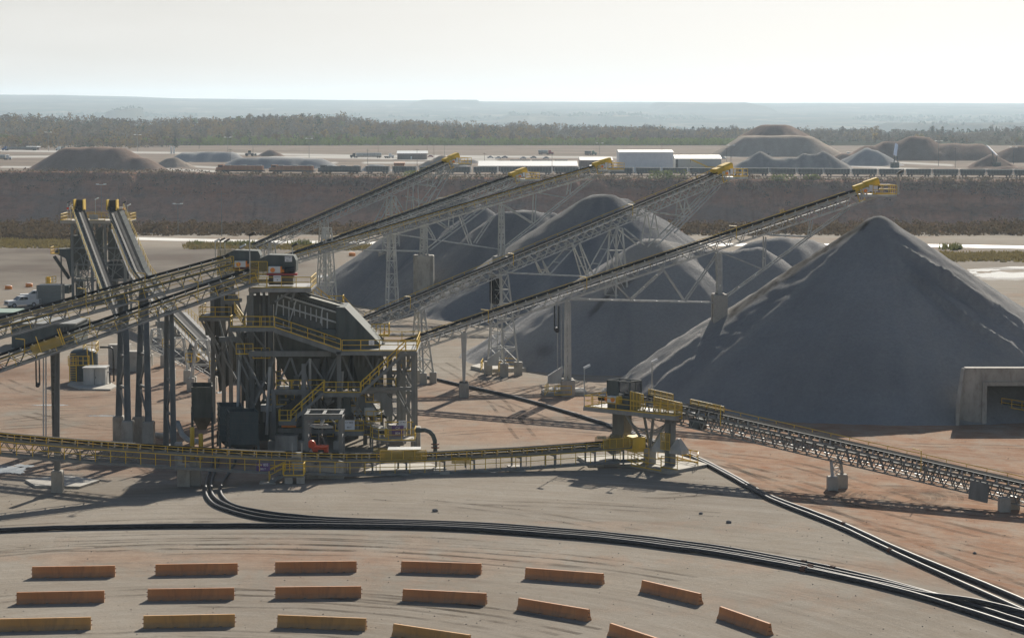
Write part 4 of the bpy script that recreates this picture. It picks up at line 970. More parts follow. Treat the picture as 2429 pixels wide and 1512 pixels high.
# yellow mesh panels and small details on F2
p, dd, nn = f2.pos(0); tq = lambda u: (onp(u, 700, f2.P0, f2.P1) - V3((f2.P0.x, f2.P0.y, 0))).dot(f2.d) / math.hypot(f2.P1.x - f2.P0.x, f2.P1.y - f2.P0.y) * f2.L
ta, tb = tq(72), tq(148); A, _, _ = f2.pos(ta); B, _, _ = f2.pos(tb); o = f2.s * (f2.hw + 1.0)
MB().add([A + o - nn * .95, B + o - nn * .95, B + o + nn * .05, A + o + nn * .05], [(0, 1, 2, 3)]).build('mesh_guard', M['guard'], f2.root)
for u in (148, 143, 92): A, _, _ = f2.pos(tq(u)); MB().tube(A + o - nn * .95, A + o + nn * .75, .05, 6).build('gate_post', M['yellow'], f2.root)
# tall two-legged bents under the feed conveyors, one leg in front of the other
def bent(c, u, vtop, back, front, ph=2.6, lw=.6, pw=1.15, nb=4, sep=.45):
    t = onp(u, vtop, c.P0, c.P1); ft = [G(*back), G(*front)]; tp = [t + c.s * -sep + c.d * -.25, t + c.s * sep + c.d * .25]; br = MB()
    lo = [p + Z * ph for p in ft]
    for k in range(nb):
        A, B, C_, D_ = lo[0].lerp(tp[0], k / nb), lo[1].lerp(tp[1], k / nb), lo[0].lerp(tp[0], (k + 1) / nb), lo[1].lerp(tp[1], (k + 1) / nb)
        br.beam(*((A, D_) if k % 2 else (B, C_)), .2, .2); br.beam(C_, D_, .24, .24)
    part = br.build('support_bent', M['steel'], c.root)
    for A, B in zip(lo, tp):
        mb = MB(); d = (B - A).normalized(); k0, k1 = lw * .5, lw * .36; x = c.d
        mb.frust([A + x * (a * k0) + c.s * (b * .16) for a, b in ((-1, -1), (1, -1), (1, 1), (-1, 1))], [B + x * (a * k1) + c.s * (b * .16) for a, b in ((-1, -1), (1, -1), (1, 1), (-1, 1))])
        for sg in (-1, 1): mb.beam(A + x * (sg * k0) + c.s * .2, B + x * (sg * k1) + c.s * .2, .1, .3, c.s)
        mb.build('leg', M['steel'], part)
        pier(c.root, A.x, A.y, -.1, ph + .02, pw, 1.3, part)
    return part
bent(f1, 293, 700, (283, 1044), (304, 1056)); bent(f1, 341, 690, (329, 1046), (353, 1058))
bent(f2, 401, 738, (394, 1062), (412, 1072), ph=.3, lw=.5, sep=.3)
bent(f2, 131, 832, (132, 1058), (135, 1064), ph=.3, lw=.5, sep=.12, nb=7)
mb = MB(); 
for u in (103, 109): p = onp(u, 845, f2.P0, f2.P1); q = onp(u, 1066, f2.P0, f2.P1); mb.beam(p, q, .12, .12)
mb.build('guide_rail', M['steel_l'], f2.root)
takeup(f2, 85, 845, 93, 912, 89)
# twin conveyors at the left, running away to the back tower
P0t, P1t = at(520, 852, Y=317.7), at(268, 492, Y=430)
tpts = [onp(u, v, P0t, P1t) for u, v in ((575, 892), (540, 866), (490, 815), (440, 764), (403, 726), (372, 692), (350, 668), (332, 645), (268, 492))]
t2 = conveyor('twin_conveyor', 'right-hand of two parallel conveyors climbing to the back tower, its foot curving', tpts, w=1.5, depth=1.3, near=(4, 124), far=(4, 60), side_plate=True, isp=2.0, panel=2.2, wz=-.3, ww=.8, group='twin conveyors climbing to the back tower')
offv = V3((-5.9, 0, 0)); a_, b_ = tpts[-2] + offv, tpts[-1] + offv; T1P = [a_ + (a_ - b_) * ((a_.z - 1.3) / (b_.z - a_.z)), b_ + Z * .05]; t1 = conveyor('twin_conveyor', 'left-hand of two parallel conveyors climbing to the back tower, half hidden by the feed conveyors', T1P, w=1.15, depth=1.1, far=None, near=None, isp=2.0, panel=2.2, group='twin conveyors climbing to the back tower')
for c_, sg in ((t1, -1), (t2, 1)):
    # broad steel decking with handrail on the outer side
    tt_ = frange(c_.L - 52, c_.L - 1, 3); mb = MB(); rp = []; sx = V3((sg, 0, 0))
    for t in tt_:
        p, dd, nn = c_.pos(t); rp.append(p + sx * 1.75 + nn * -.1)
    for a, b in zip(rp, rp[1:]): mb.beam(a - sx * .48, b - sx * .48, .95, .05, Z)
    mb.build('walkway', M['steel_d'], c_.root); MB().rail(rp, 1.1, 2.2, .045, toe=False).build('handrail', M['yellow'], c_.root)
    e, dd, nn = c_.pos(c_.L); mb = MB()
    for k in (-1, 1): mb.box(e + V3((k * .85, -.6, .5)), (.18, 2.4, 1.9))
    mb.build('head_side', M['yellow'], c_.root); mb = MB(); mb.tube(e - V3((.8, 0, .2)), e + V3((.8, 0, -.2)), .42, 12); mb.box(e + V3((0, .5, .55)), (1.5, .12, 1.5)); mb.build('head_pulley', M['black'], c_.root)
    q = e + V3((sg * 1.5, -.4, -.2)); MB().box(q, (.7, .8, .55)).build('gearbox', M['white'], c_.root); MB().tube(q + V3((sg * .36, 0, 0)), q + V3((sg * .8, 0, 0)), .2, 10).build('coupling', M['orange'] if sg > 0 else M['red'], c_.root)
for t in (18, 38, 62, 84, 104):
    p, dd, nn = t2.pos(t)
    if p.z > 1.9: tower(t2.root, V3((p.x, p.y, 0)), p - Z * 1.15, t2.s, t2.d, wb=1.9, wt=1.5, db=1.2, dt=.5, n=3, ph=.6, pw=.8, mat='steel')
# back tower
Yb = 432; bx = lambda u, Y=Yb: (u - 1214) / F * Y
def zb(v, Y=Yb): return at(1214, v, Y=Y).z
bt = thing('back_tower', 'braced steel tower with yellow railed top deck that the twin conveyors climb to', 'transfer tower', (bx(228), Yb, 0))
x0, x1 = bx(160), bx(304); zt = zb(521)
mb = MB(); mb.bx(x0 - .8, x1 + .8, Yb - 3, Yb + 4, zt - .15, zt)
for y in (Yb - 3, Yb + 4): mb.beam((x0 - .8, y, zt - .35), (x1 + .8, y, zt - .35), .15, .4)
mb.build('deck', M['pad'], bt)
mb = MB(); mb.rail([(x0 - .75, Yb - 2.9, zt), (x0 - .75, Yb + 3.9, zt), (x1 + .75, Yb + 3.9, zt), (x1 + .75, Yb - 2.9, zt)], 1.15, 1.3, .05).rail([(x0 - .75, Yb - 2.9, zt), (x0 + 1.2, Yb - 2.9, zt)], 1.15, 1, .05).rail([(bx(206), Yb - 2.9, zt), (bx(255), Yb - 2.9, zt)], 1.15, 1.2, .05).rail([(bx(290), Yb - 2.9, zt), (x1 + .75, Yb - 2.9, zt)], 1.15, 1, .05)
mb.build('handrail', M['yellow'], bt)
MB().box((bx(229), Yb - 2.95, zt + .6), (1.5, .05, .9)).build('sign', M['steel_l'], bt)
cx = [bx(176), bx(222), bx(254), bx(300)]
for i, x in enumerate(cx):
    for y in (Yb - 2.4, Yb + 3.2): MB().ibeam((x, y, 0), (x, y, zt - .4), .45, .45, .08).build('leg', M['steel'], bt)
mb = MB(); lv = [.3, 3.6, 6.4, 9.4, zt - .5]
for y in (Yb - 2.4, Yb + 3.2):
    for a, b in zip(lv, lv[1:]):
        for p, q in ((cx[0], cx[1]), (cx[2], cx[3])):
            mb.beam((p, y, a), (q, y, b), .13, .13); mb.beam((q, y, a), (p, y, b), .13, .13)
        mb.beam((cx[0], y, b), (cx[3], y, b), .22, .3)
    mb.beam((cx[0], y, zt - 2.2), (cx[0] - .0, y, zt - .4), .1, .1); mb.beam((cx[1], y, zt - 2.4), (cx[2], y, zt - .5), .14, .14)
for x in cx:
    for b in lv[1:]: mb.beam((x, Yb - 2.4, b), (x, Yb + 3.2, b), .18, .25)
mb.build('bracing', M['steel'], bt)
mb = MB(); mb.bx(cx[0] - .5, cx[1] - .6, Yb - 1.6, Yb + 2.6, 6.8, 11.5); mb.build('chute_box', M['olive'], bt)
mb = MB(); mb.bx(cx[2] + .3, cx[3] - .3, Yb - 1.4, Yb + 2.6, 7.2, 12.2); mb.build('chute_box', M['olive'], bt)
mb = MB(); mb.bx(cx[2] + .2, cx[3] + .5, Yb - 1.2, Yb + 2.4, 3.8, 6.9); mb.build('hopper', M['black'], bt)
mb = MB(); mb.prism([(bx(131), Yb - 1.5, zb(598)), (bx(137), Yb - 1.5, zb(589)), (bx(176), Yb - 1.5, zb(589)), (bx(176), Yb - 1.5, zb(655)), (bx(168), Yb - 1.5, zb(655)), (bx(158), Yb - 1.5, zb(612))], (0, 3, 0)); mb.build('drive_housing', M['steel_d'], bt)
mb = MB(); mb.tube((bx(131), Yb - 1.7, zb(606)), (bx(166), Yb - 1.7, zb(659)), .32, 8); mb.build('belt_casing', M['black'], bt)
mb = MB(); xa, xb = bx(122), bx(142); za = zb(600); mb.bx(xa, xb, Yb - 1.6, Yb + 1.4, za - .08, za); mb.rail([(xb, Yb - 1.55, za), (xa, Yb - 1.55, za), (xa, Yb + 1.3, za)], 1.15, .9, .05); mb.build('side_platform', M['yellow'], bt)
mb = MB(); mb.bx(bx(142), bx(165), Yb - 2, Yb + 2, 1.2, 2.6); mb.bx(bx(112), bx(150), Yb - 2.4, Yb - .4, .0, 1.0); mb.build('machine_base', M['steel_d'], bt)
mb = MB(); mb.rail([(bx(112), Yb - 2.4, 3.0), (bx(136), Yb - 2.4, 3.2)], 1.15, .7, .06); mb.bx(bx(113), bx(121), Yb - 2.2, Yb - 1, 3, 4.2); mb.build('yellow_guard', M['yellow'], bt)
mb = MB(); mb.tube((bx(146), Yb - 1.2, 0), (bx(146), Yb - 1.2, zb(606)), .14, 6); mb.build('post', M['steel'], bt)
for u, vt, cl in ((158, 481, 'black'), (165, 488, 'white'), (224, 473, 'white'), (290, 482, 'black'), (300.5, 488, 'white')):
    lamp(bt, (bx(u), Yb + 1, zt), zb(vt) - zt, col=cl)

def bracket(c, u, v, h=1.0):
    """small yellow stop-cord bracket standing on the edge of a belt"""
    p = onp(u, v, c.P0, c.P1); q = p + c.s * (c.hw + .05); mb = MB(); mb.tube(q - Z * .9, q + Z * (h - .4), .045, 5); mb.tube(q + Z * (h - .4), q + Z * (h - .3) - c.d * (.9 if c.d.x > 0 else -.9), .045, 5); mb.build('cord_bracket', M['yellow'], c.root)
for u, v in ((965, 714), (1209, 612), (1492, 496)): bracket(c4, u, v)
for u, v in ((1157, 746), (1390, 668), (1744, 548)): bracket(c5, u, v)
for u, v in ((1720, 985), (2195, 1092)): bracket(c6, u, v, 1.4)
for u, v in ((60, 817), (330, 727), (214, 766), (470, 681)): bracket(f2, u, v)
for u, v in ((205, 697), (345, 661)): bracket(f1, u, v)
# more framing, ducts and stairs inside the back tower
for (u0, v0, u1, v1) in ((176, 720, 205, 600), (222, 720, 190, 600), (254, 700, 285, 600), (176, 600, 222, 560), (222, 600, 254, 560), (168, 655, 200, 655), (205, 720, 214, 560), (262, 690, 276, 560), (222, 640, 254, 610)): MB().beam(at(u0, v0, Y=Yb - 2.7), at(u1, v1, Y=Yb - 2.7), .16, .16).build('brace', M['steel'], bt)
for u, v0, v1, w_ in ((197, 545, 640, 1.6), (236, 540, 720, .9), (244, 600, 720, .6), (190, 660, 720, 1.4), (270, 640, 720, 1.2)): a = at(u, v0, Y=Yb); b = at(u, v1, Y=Yb); MB().bx(a.x - w_ / 2, a.x + w_ / 2, Yb - 1, Yb + 1.5, max(0, b.z), a.z).build('duct', M['olive'], bt)
# ------------------------------------------------------------------ screening plant, station 9
def Q(u, v, Y): return at(u, v, Y=Y)
YF, YB = 243.0, 252.5
pl = thing('screening_plant', 'tall grey screening plant with sloping screen box, yellow stairs and the station 9 deck', 'screening plant', (Q(800, 1060, 247).x, 247, 0))
def col(u, v0, v1, Y, w=.42, mat='steel', u1=None, nm='column', root=None):
    a = Q(u, v0, Y); b = Q(u if u1 is None else u1, v1, Y); return MB().ibeam(a, b, w, w, .07).build(nm, M[mat], root or pl)
def gcol(u, v1, Y, **kw):
    a = Q(u, 900, Y); b = Q(u, v1, Y); return MB().ibeam((b.x, Y, 0), b, kw.get('w', .42), kw.get('w', .42), .07).build('column', M[kw.get('mat', 'steel')], kw.get('root', pl))
def deckp(u0, u1, v, Yf, Yb, nm='deck', root=None, mat='grating', beam=.34):
    a, b = Q(u0, v, Yf), Q(u1, v, Yf); z = a.z; mb = MB(); mb.bx(a.x, b.x, Yf, Yb, z - .07, z)
    for y in (Yf, Yb): mb.beam((a.x, y, z - .08 - beam / 2), (b.x, y, z - .08 - beam / 2), .14, beam)
    for x in frange(a.x, b.x, 2.2): mb.beam((x, Yf, z - .2), (x, Yb, z - .2), .1, .2)
    mb.build(nm, M[mat], root or pl); return a.x, b.x, z
def railp(pts, root=None, sp=1.7, h=1.1, r=.042): return MB().rail(pts, h, sp, r).build('handrail', M['yellow'], root or pl)
# main columns: front row, middle row, back row
for u, vt in ((649, 930), (720, 862), (804, 838), (980, 836)): gcol(u, vt, YF)
for u, vt in ((596, 690), (641, 690), (700, 690), (768, 735), (865, 830), (925, 836)): gcol(u, vt, YF + 3.2)
for u, vt in ((604, 690), (660, 690), (735, 690), (800, 730), (880, 834), (952, 836), (985, 836)): gcol(u, vt, YB)
# top deck (station 9)
xa, xb, zt9 = deckp(590, 737, 683, 243.2, 250)
railp([(xa + .3, 243.3, zt9), (xb, 243.3, zt9), (xb, 249.8, zt9)])
railp([(xa + .05, 243.3, zt9), (xa + .05, 244.6, zt9)])
def head9(root, u0, v0, Yq, k, num, cv):
    """drive housing of a feed conveyor head; u0, v0 = lower left corner of the housing on the picture, k = scale"""
    f = lambda u, v, Y=Yq: Q(u0 + u * k, v0 + v * k, Y)
    a, b = f(0, 0), f(58, -30); z0 = a.z; mb = MB()
    p = [f(-22, -32), f(66, -32), f(66, -58), f(60, -70), f(0, -72), f(-22, -62)]
    hd = MB().prism(p, (0, 2.4, 0)).build('head_hood', M['steel_d'], root)
    MB().bx(a.x, b.x, Yq + .2, Yq + 2.4, z0, b.z).build('head_box', M['plate'], root)
    g0, g1 = f(-44, 2, Yq - .5), f(-2, -56, Yq - .5); mb = MB().add([(g0.x, Yq - .5, g0.z), (g1.x, Yq - .5, g0.z), (g1.x, Yq - .5, g1.z), (g0.x, Yq - .5, g1.z)], [(0, 1, 2, 3)]); g = mb.build('mesh_guard', M['guard_d'], root)
    fr = MB()
    for t in (0, .5, 1): x = lerp(g0.x, g1.x, t); fr.beam((x, Yq - .52, g0.z), (x, Yq - .52, g1.z), .05, .05)
    for t in (0, .5, 1): z = lerp(g0.z, g1.z, t); fr.beam((g0.x, Yq - .52, z), (g1.x, Yq - .52, z), .05, .05)
    fr.build('guard_frame', M['yellow'], g)
    c0, c1 = f(2, -30), f(30, -45); gb = MB().bx(c0.x, c1.x, Yq - .7, Yq + .1, c0.z, c1.z).build('gearbox', M['white'], root)
    cm = f(12, -37); MB().tube((cm.x, Yq - .78, cm.z), (cm.x, Yq - .7, cm.z), .24, 16).build('gearbox_cap', M['orange'], gb)
    cp = f(33, -37.5); MB().bx(c1.x, c1.x + .13, Yq - .7, Yq + .1, c0.z, c1.z).bx(c1.x + .13, c1.x + .36, Yq - .5, Yq, c0.z + .03, c0.z + .33).build('coupling', M['orange'], gb)
    MB().tube((c1.x + .43, Yq - .3, cp.z - .02), (c1.x + 1.5, Yq - .3, cp.z - .02), .3, 12).build('motor', M['black'], gb)
    b0 = f(-2, -29); MB().bx(b0.x, c1.x + 1.7, Yq - .75, Yq + .15, b0.z - .2, b0.z).build('drive_base', M['redp'] if num == '9' else M['rust'], gb)
    sp = f(22, -16, Yq - 1.0); signboard(root, (sp.x, 243.2 - .06 if num == '9' else Yq - 1.35, sp.z), .78, .62, ['STATION', num], [.15, .24])
    if cv: sp = f(48, -62); signboard(root, (sp.x, Yq - .04, sp.z), .74, .56, cv, [.2, .2], 'sign')
    return hd
head9(pl, 636, 676, 244.4, 1.0, '9', ['CV 807', 'BELT'])
lamp(pl, Q(593, 683, 243.3), 5.4, col='black'); lamp(pl, Q(694, 683, 249.8), 4.4, col='black')
# vibrating screen: sloping box with ribs, discharge hood at its lower end
SC0 = [(668, 690), (799, 727), (800, 805), (652, 772), (650, 722)]
mb = MB().prism([Q(u, v, 245.2) for u, v in SC0], (0, 5.2, 0)); scr = mb.build('screen_box', M['olive'], pl)
def sb(u0, v0, u1, v1, w=.14, Y=245.1, mb=None): return (mb or MB()).beam(Q(u0, v0, Y), Q(u1, v1, Y), .12, w)
mb = MB()
for a in ((666, 700, 800, 741), (657, 722, 800, 765), (652, 770, 800, 806), (660, 700, 651, 770), (799, 730, 799, 806), (702, 712, 686, 765), (765, 728, 758, 778)): sb(*a, mb=mb, w=.16)
for k in range(9): u = 672 + k * 13; sb(u, 706 + (u - 660) * .3, u, 770 + (u - 652) * .22, mb=mb, w=.06)
mb.build('screen_rib', M['steel_l'], scr)
mb = MB()
for pr in ([(697, 748), (760, 766), (772, 792), (690, 770)],): mb.prism([Q(u, v, 244.95) for u, v in pr], (0, .2, 0))
mb.build('exciter_plate', M['plate'], scr)
mb = MB()
for u, v in ((699, 774), (755, 786)): mb.tube(Q(u, v, 244.5), Q(u, v, 245), .38, 14)
mb.beam(Q(699, 774, 244.7), Q(755, 786, 244.7), .3, .35); mb.build('exciter', M['steel_d'], scr)
mb = MB()
for pr in ((651, 749, 682, 760), (764, 779, 797, 792)): mb.beam(Q(pr[0], (pr[1] + pr[3]) / 2, 244.6), Q(pr[2], (pr[1] + pr[3]) / 2 + 2, 244.6), .7, .55)
mb.build('spring_seat', M['steel_d'], scr)
mb = MB(); 
for k in range(26): 
    t = k / 25; mb.box(Q(lerp(676, 797, t), lerp(697, 736, t), 245.1), (.16, .1, .14))
mb.build('clamp_bar', M['black'], scr)
MB().beam(Q(664, 687, 245.6), Q(806, 726, 245.6), .5, .16).beam(Q(676, 682, 249), Q(815, 722, 249), .3, .25).build('spray_pipe', M['plate'], scr)
mb = MB().prism([Q(u, v, 244.7) for u, v in ((797, 728), (818, 729), (903, 817), (901, 824), (797, 824))], (0, 6, 0)); mb.build('discharge_hood', M['steel_d'], pl)
# second slanted chute of the feed above the screen
mb = MB().prism([Q(u, v, 245.4) for u, v in ((640, 690), (668, 690), (652, 722), (640, 722))], (0, 4.6, 0)); mb.build('feed_box', M['plate'], pl)
for a in ((596, 690, 600, 760), (690, 690, 652, 716), (700, 690, 690, 715)): MB().beam(Q(a[0], a[1], 244), Q(a[2], a[3], 244), .22, .22).build('brace', M['steel'], pl)
# walkway along the screen: flat, sloping, flat
xa, xb, zw = deckp(544, 651, 776, 241.6, 243.6, mat='steel'); railp([(xa + .1, 243.4, zw), (xa + .1, 241.7, zw), (xb, 241.7, zw)])
wp, wq = Q(651, 777, 241.6), Q(808, 830, 241.6); mb = MB().beam(wp + V3((0, .9, -.05)), wq + V3((0, .9, -.05)), 1.9, .08)
for y in (0, 1.8): mb.beam(wp + V3((0, y, -.3)), wq + V3((0, y, -.3)), .14, .38)
mb.build('sloping_walkway', M['steel'], pl); railp([wp + Z * .02, wq + Z * .02])
xa, xb, zr = deckp(797, 988, 832, 241.6, 251, mat='steel'); railp([(xa + .6, 241.7, zr), (xb, 241.7, zr), (xb, 250.9, zr)]); railp([(Q(910, 832, 250.9).x, 250.9, zr), (xb, 250.9, zr)])
signboard(pl, (Q(881, 815, 241.6).x, 241.6, zr + .85), .55, .5, ['CV', '802'], [.14, .14])
# upper service steps on the far side of the screen
mb = MB()
for (a, b) in (((742, 676), (800, 722)), ((815, 705), (890, 790))):
    p, q = Q(*a, 251.5), Q(*b, 251.5); mb.rail([p - Z * 1.0, q - Z * 1.0], 1.1, 1.2, .045); mb.beam(p - Z * 1.1, q - Z * 1.1, .7, .1)
x0, x1, zz = Q(780, 726, 250).x, Q(813, 726, 250).x, Q(780, 726, 250).z; mb.rail([(x0, 249.8, zz), (x1, 249.8, zz), (x1, 251.4, zz)], 1.1, .9, .045)
x0, x1, zz = Q(882, 794, 250).x, Q(922, 794, 250).x, Q(880, 794, 250).z; mb.rail([(x0, 249.8, zz), (x1, 249.8, zz), (x1, 251.4, zz)], 1.15, .5, .05); mb.bx(x0, x1, 249.6, 251.4, zz - .1, zz)
mb.build('upper_stair', M['yellow'], pl)
# heavy beams, hoppers and the zone below the screen
for (u0, v0, u1, v1, y, w_, h_) in ((590, 838, 785, 838, 243.5, .45, .55), (590, 838, 985, 838, YB, .45, .55), (520, 804, 560, 804, 245, .4, .5), (643, 927, 732, 927, YF, .3, .36), (868, 921, 978, 921, YF, .3, .34), (640, 930, 985, 930, YB, .3, .35), (660, 1020, 742, 1020, YF + .4, .3, .5), (720, 1022, 870, 1022, YF + 1, .3, .4)):
    MB().beam(Q(u0, v0, y), Q(u1, v1, y), w_, h_).build('floor_beam', M['steel'], pl)
for a in ((650, 850, 590, 990), (545, 780, 640, 960), (735, 850, 690, 920), (735, 852, 780, 920), (688, 848, 655, 925), (690, 848, 715, 925), (650, 776, 672, 838), (812, 845, 845, 925), (900, 850, 870, 925), (935, 850, 975, 920), (975, 850, 940, 925), (935, 925, 970, 985), (560, 785, 600, 860), (575, 765, 592, 700), (800, 845, 770, 900)):
    MB().beam(Q(a[0], a[1], 243.9), Q(a[2], a[3], 243.9), .2, .2).build('brace', M['steel'], pl)
for a in ((620, 845, 700, 930), (700, 845, 640, 930), (760, 845, 840, 930), (860, 845, 780, 930), (890, 930, 980, 1040), (985, 930, 900, 1040), (610, 940, 660, 1040), (700, 940, 620, 1040)):
    MB().beam(Q(a[0], a[1], YB), Q(a[2], a[3], YB), .2, .2).build('brace', M['steel'], pl)
def hopper(u0, u1, v0, v1, Y0, Y1, k=.3, mat='plate', nm='hopper', ub=None):
    a, b, c_, d_ = Q(u0, v0, Y0), Q(u1, v0, Y0), Q(u0, v1, Y0), Q(u1, v1, Y0); w_ = b.x - a.x; xm = (a.x + b.x) / 2 if ub is None else Q(ub, v1, Y0).x; ym = (Y0 + Y1) / 2; hw = w_ * k / 2; hy = (Y1 - Y0) * k / 2
    r0 = [(a.x, Y0, a.z), (b.x, Y0, a.z), (b.x, Y1, a.z), (a.x, Y1, a.z)]; r1 = [(xm - hw, ym - hy, c_.z), (xm + hw, ym - hy, c_.z), (xm + hw, ym + hy, c_.z), (xm - hw, ym + hy, c_.z)]
    return MB().frust([V3(p) for p in r0], [V3(p) for p in r1]).build(nm, M[mat], pl)
mb = MB().prism([Q(u, v, 245) for u, v in ((650, 772), (797, 806), (797, 845), (652, 845))], (0, 5.5, 0)); mb.build('under_screen_box', M['olive'], pl)
hopper(652, 770, 845, 905, 245, 250.5, .55, 'olive'); hopper(772, 830, 840, 900, 245, 250, .6, 'olive'); hopper(835, 905, 836, 930, 244.6, 250, .55, 'olive')
mb = MB(); 
for u in (840, 851, 862, 873, 884, 895): p, q = Q(u, 838, 244.5), Q(u, 870, 244.5); mb.beam(p, q, .18, .06)
mb.build('hopper_rib', M['plate'], pl)
# boxes added as dark volume behind the hoppers, plus plate casing, pipes and ribs
for pr, y, dp, mt, nm in (([(905, 836), (735, 838), (735, 922), (905, 922)], 249.5, 2.6, 'plate', 'dark_fill_rear'), ([(598, 700), (648, 700), (648, 925), (598, 925)], 250, 2, 'plate', 'elevator_casing'),
        ([(560, 790), (604, 790), (604, 950), (575, 950)], 249, 2.5, 'olive', 'dark_fill_left'), ([(655, 935), (760, 935), (760, 1045), (655, 1045)], 250, 2, 'steel_d', 'dark_fill_low'), ([(765, 938), (850, 938), (850, 1045), (765, 1045)], 250.6, 1.6, 'plate', 'dark_fill_right'),
        ([(600, 960), (650, 960), (650, 1050), (600, 1050)], 249, 2.5, 'steel_d', 'dark_fill_foot'), ([(780, 850), (800, 850), (818, 925), (790, 925)], 244.8, 1, 'plate', 'down_pipe'), ([(742, 850), (760, 850), (750, 900), (735, 900)], 244.6, 1, 'plate', 'down_pipe')):
    MB().prism([Q(u, v, y) for u, v in pr], (0, dp, 0)).build(nm, M[mt], pl)
mb = MB()
for k in range(14): u = 738 + k * 12.5; mb.beam(Q(u, 840, 249.4), Q(u, 920, 249.4), .14, .1)
mb.build('cladding_rib', M['steel'], pl)
for k, (u, v0, v1) in enumerate(((612, 690, 1000), (626, 690, 1000), (640, 700, 930), (660, 840, 1040), (690, 840, 930), (745, 840, 930), (757, 935, 1040), (828, 850, 925), (590, 700, 1040), (575, 770, 1040), (566, 780, 1000))):
    mb = MB(); a_, b_ = Q(u, v0, 247.2), Q(u, v1, 247.2); mb.beam(a_, b_, .26 if k % 2 else .4, .3); mb.build('post', M['steel' if k % 3 else 'plate'], pl)
railp([Q(655, 905, 247), Q(735, 905, 247)]); railp([Q(738, 1035, 246), Q(790, 1035, 246)])
# right-hand bays: extra columns, cross bracing and rails
for u, y in ((944, 244.6), (958, 247), (968, 249.5), (905, 246), (920, 249)): gcol(u, 838, y, w=.34)
for (u0, v0, u1, v1, y) in ((944, 842, 980, 915, 243.2), (980, 842, 944, 915, 243.2), (944, 925, 980, 1000, 243.2), (980, 925, 944, 1000, 243.2), (905, 845, 944, 920, 246), (920, 920, 958, 845, 249), (865, 840, 905, 915, 243.6), (830, 930, 865, 1000, 243.3), (865, 930, 905, 990, 244), (735, 930, 760, 1000, 243.2), (804, 845, 770, 925, 243.1), (720, 870, 735, 925, 243.1), (600, 790, 640, 840, 244), (545, 800, 590, 900, 244), (520, 760, 545, 860, 246), (555, 880, 600, 960, 245)): MB().beam(Q(u0, v0, y), Q(u1, v1, y), .17, .17).build('brace', M['steel'], pl)
xa, xb, zz = deckp(905, 975, 880, 247, 250, mat='grating', beam=.25); railp([(xa, 247.1, zz), (xb, 247.1, zz), (xb, 249.9, zz)], sp=1.0)
for (u0, u1, v, y) in ((655, 730, 926, 243.4), (600, 640, 776, 244.5), (600, 640, 850, 244.5), (735, 800, 1000, 242.6), (868, 905, 1000, 242.4), (560, 600, 840, 243.5), (655, 720, 960, 244.6)): railp([Q(u0, v, y), Q(u1, v, y)], sp=.9)
for (u0, v0, u1, v1, y, r_) in ((735, 850, 735, 1030, 243.6, .14), (752, 905, 770, 1020, 244, .18), (812, 880, 806, 1000, 243.4, .14), (850, 920, 846, 1030, 244.2, .16), (640, 870, 632, 1030, 243.6, .16), (585, 800, 588, 1040, 244.6, .2), (570, 830, 560, 1040, 245, .16)): MB().tube(Q(u0, v0, y), Q(u1, v1, y), r_, 7).build('pipe', M['steel_l' if r_ < .17 else 'plate'], pl)
# mid platform and stairs
xa, xb, zm = deckp(768, 854, 931, 241.2, 243.0, mat='steel'); railp([(xa, 241.3, zm), (xb, 241.3, zm)], sp=1.3)
xa2, xb2, zm2 = deckp(690, 770, 926, 243.2, 246.5, mat='steel'); railp([(xa2, 243.3, zm2), (xb2, 243.3, zm2)])
xa3, xb3, zm3 = deckp(862, 938, 923, 243.4, 247, mat='grating'); railp([(xa3, 243.5, zm3), (xb3, 243.5, zm3), (xb3, 246.8, zm3)], sp=1.0)
deckp(650, 735, 926, 244, 249)
railp([Q(655, 926, 244.1), Q(735, 926, 244.1)])
def stair(p, q, w=1.0, nm='stair', root=None, mat='steel', steps=True):
    p, q = V3(p), V3(q); mb = MB(); h = V3((q.x - p.x, q.y - p.y, 0)).normalized(); s = V3((h.y, -h.x, 0)); s = s if s.y < 0 else -s
    for k in (-1, 1): mb.beam(p + s * (k * w / 2), q + s * (k * w / 2), .06, .3)
    n = max(2, int(abs(q.z - p.z) / .22))
    for i in range(n): c_ = p.lerp(q, (i + .5) / n); mb.beam(c_ - s * w / 2 + Z * .08, c_ + s * w / 2 + Z * .08, .25, .04)
    st = mb.build(nm, M[mat], root or pl); rb = MB()
    for k in (-1, 1): rb.rail([p + s * (k * w / 2) + Z * .12, q + s * (k * w / 2) + Z * .12], 1.02, 1.3, .045, toe=False)
    rb.build('stair_rail', M['yellow'], st); return st
yst = 241.6
stair((Q(856, 932, yst).x, yst, Q(856, 932, yst).z), (Q(962, 834, yst).x, yst, Q(962, 834, yst).z))
stair((Q(690, 1000, yst).x, yst, Q(690, 1000, yst).z), (Q(768, 932, yst).x, yst, zm))
xa, xb, zl = deckp(661, 702, 998, 241.0, 242.6, mat='steel'); railp([(xa, 242.4, zl), (xa, 241.1, zl), (xb, 241.1, zl)], sp=.7)
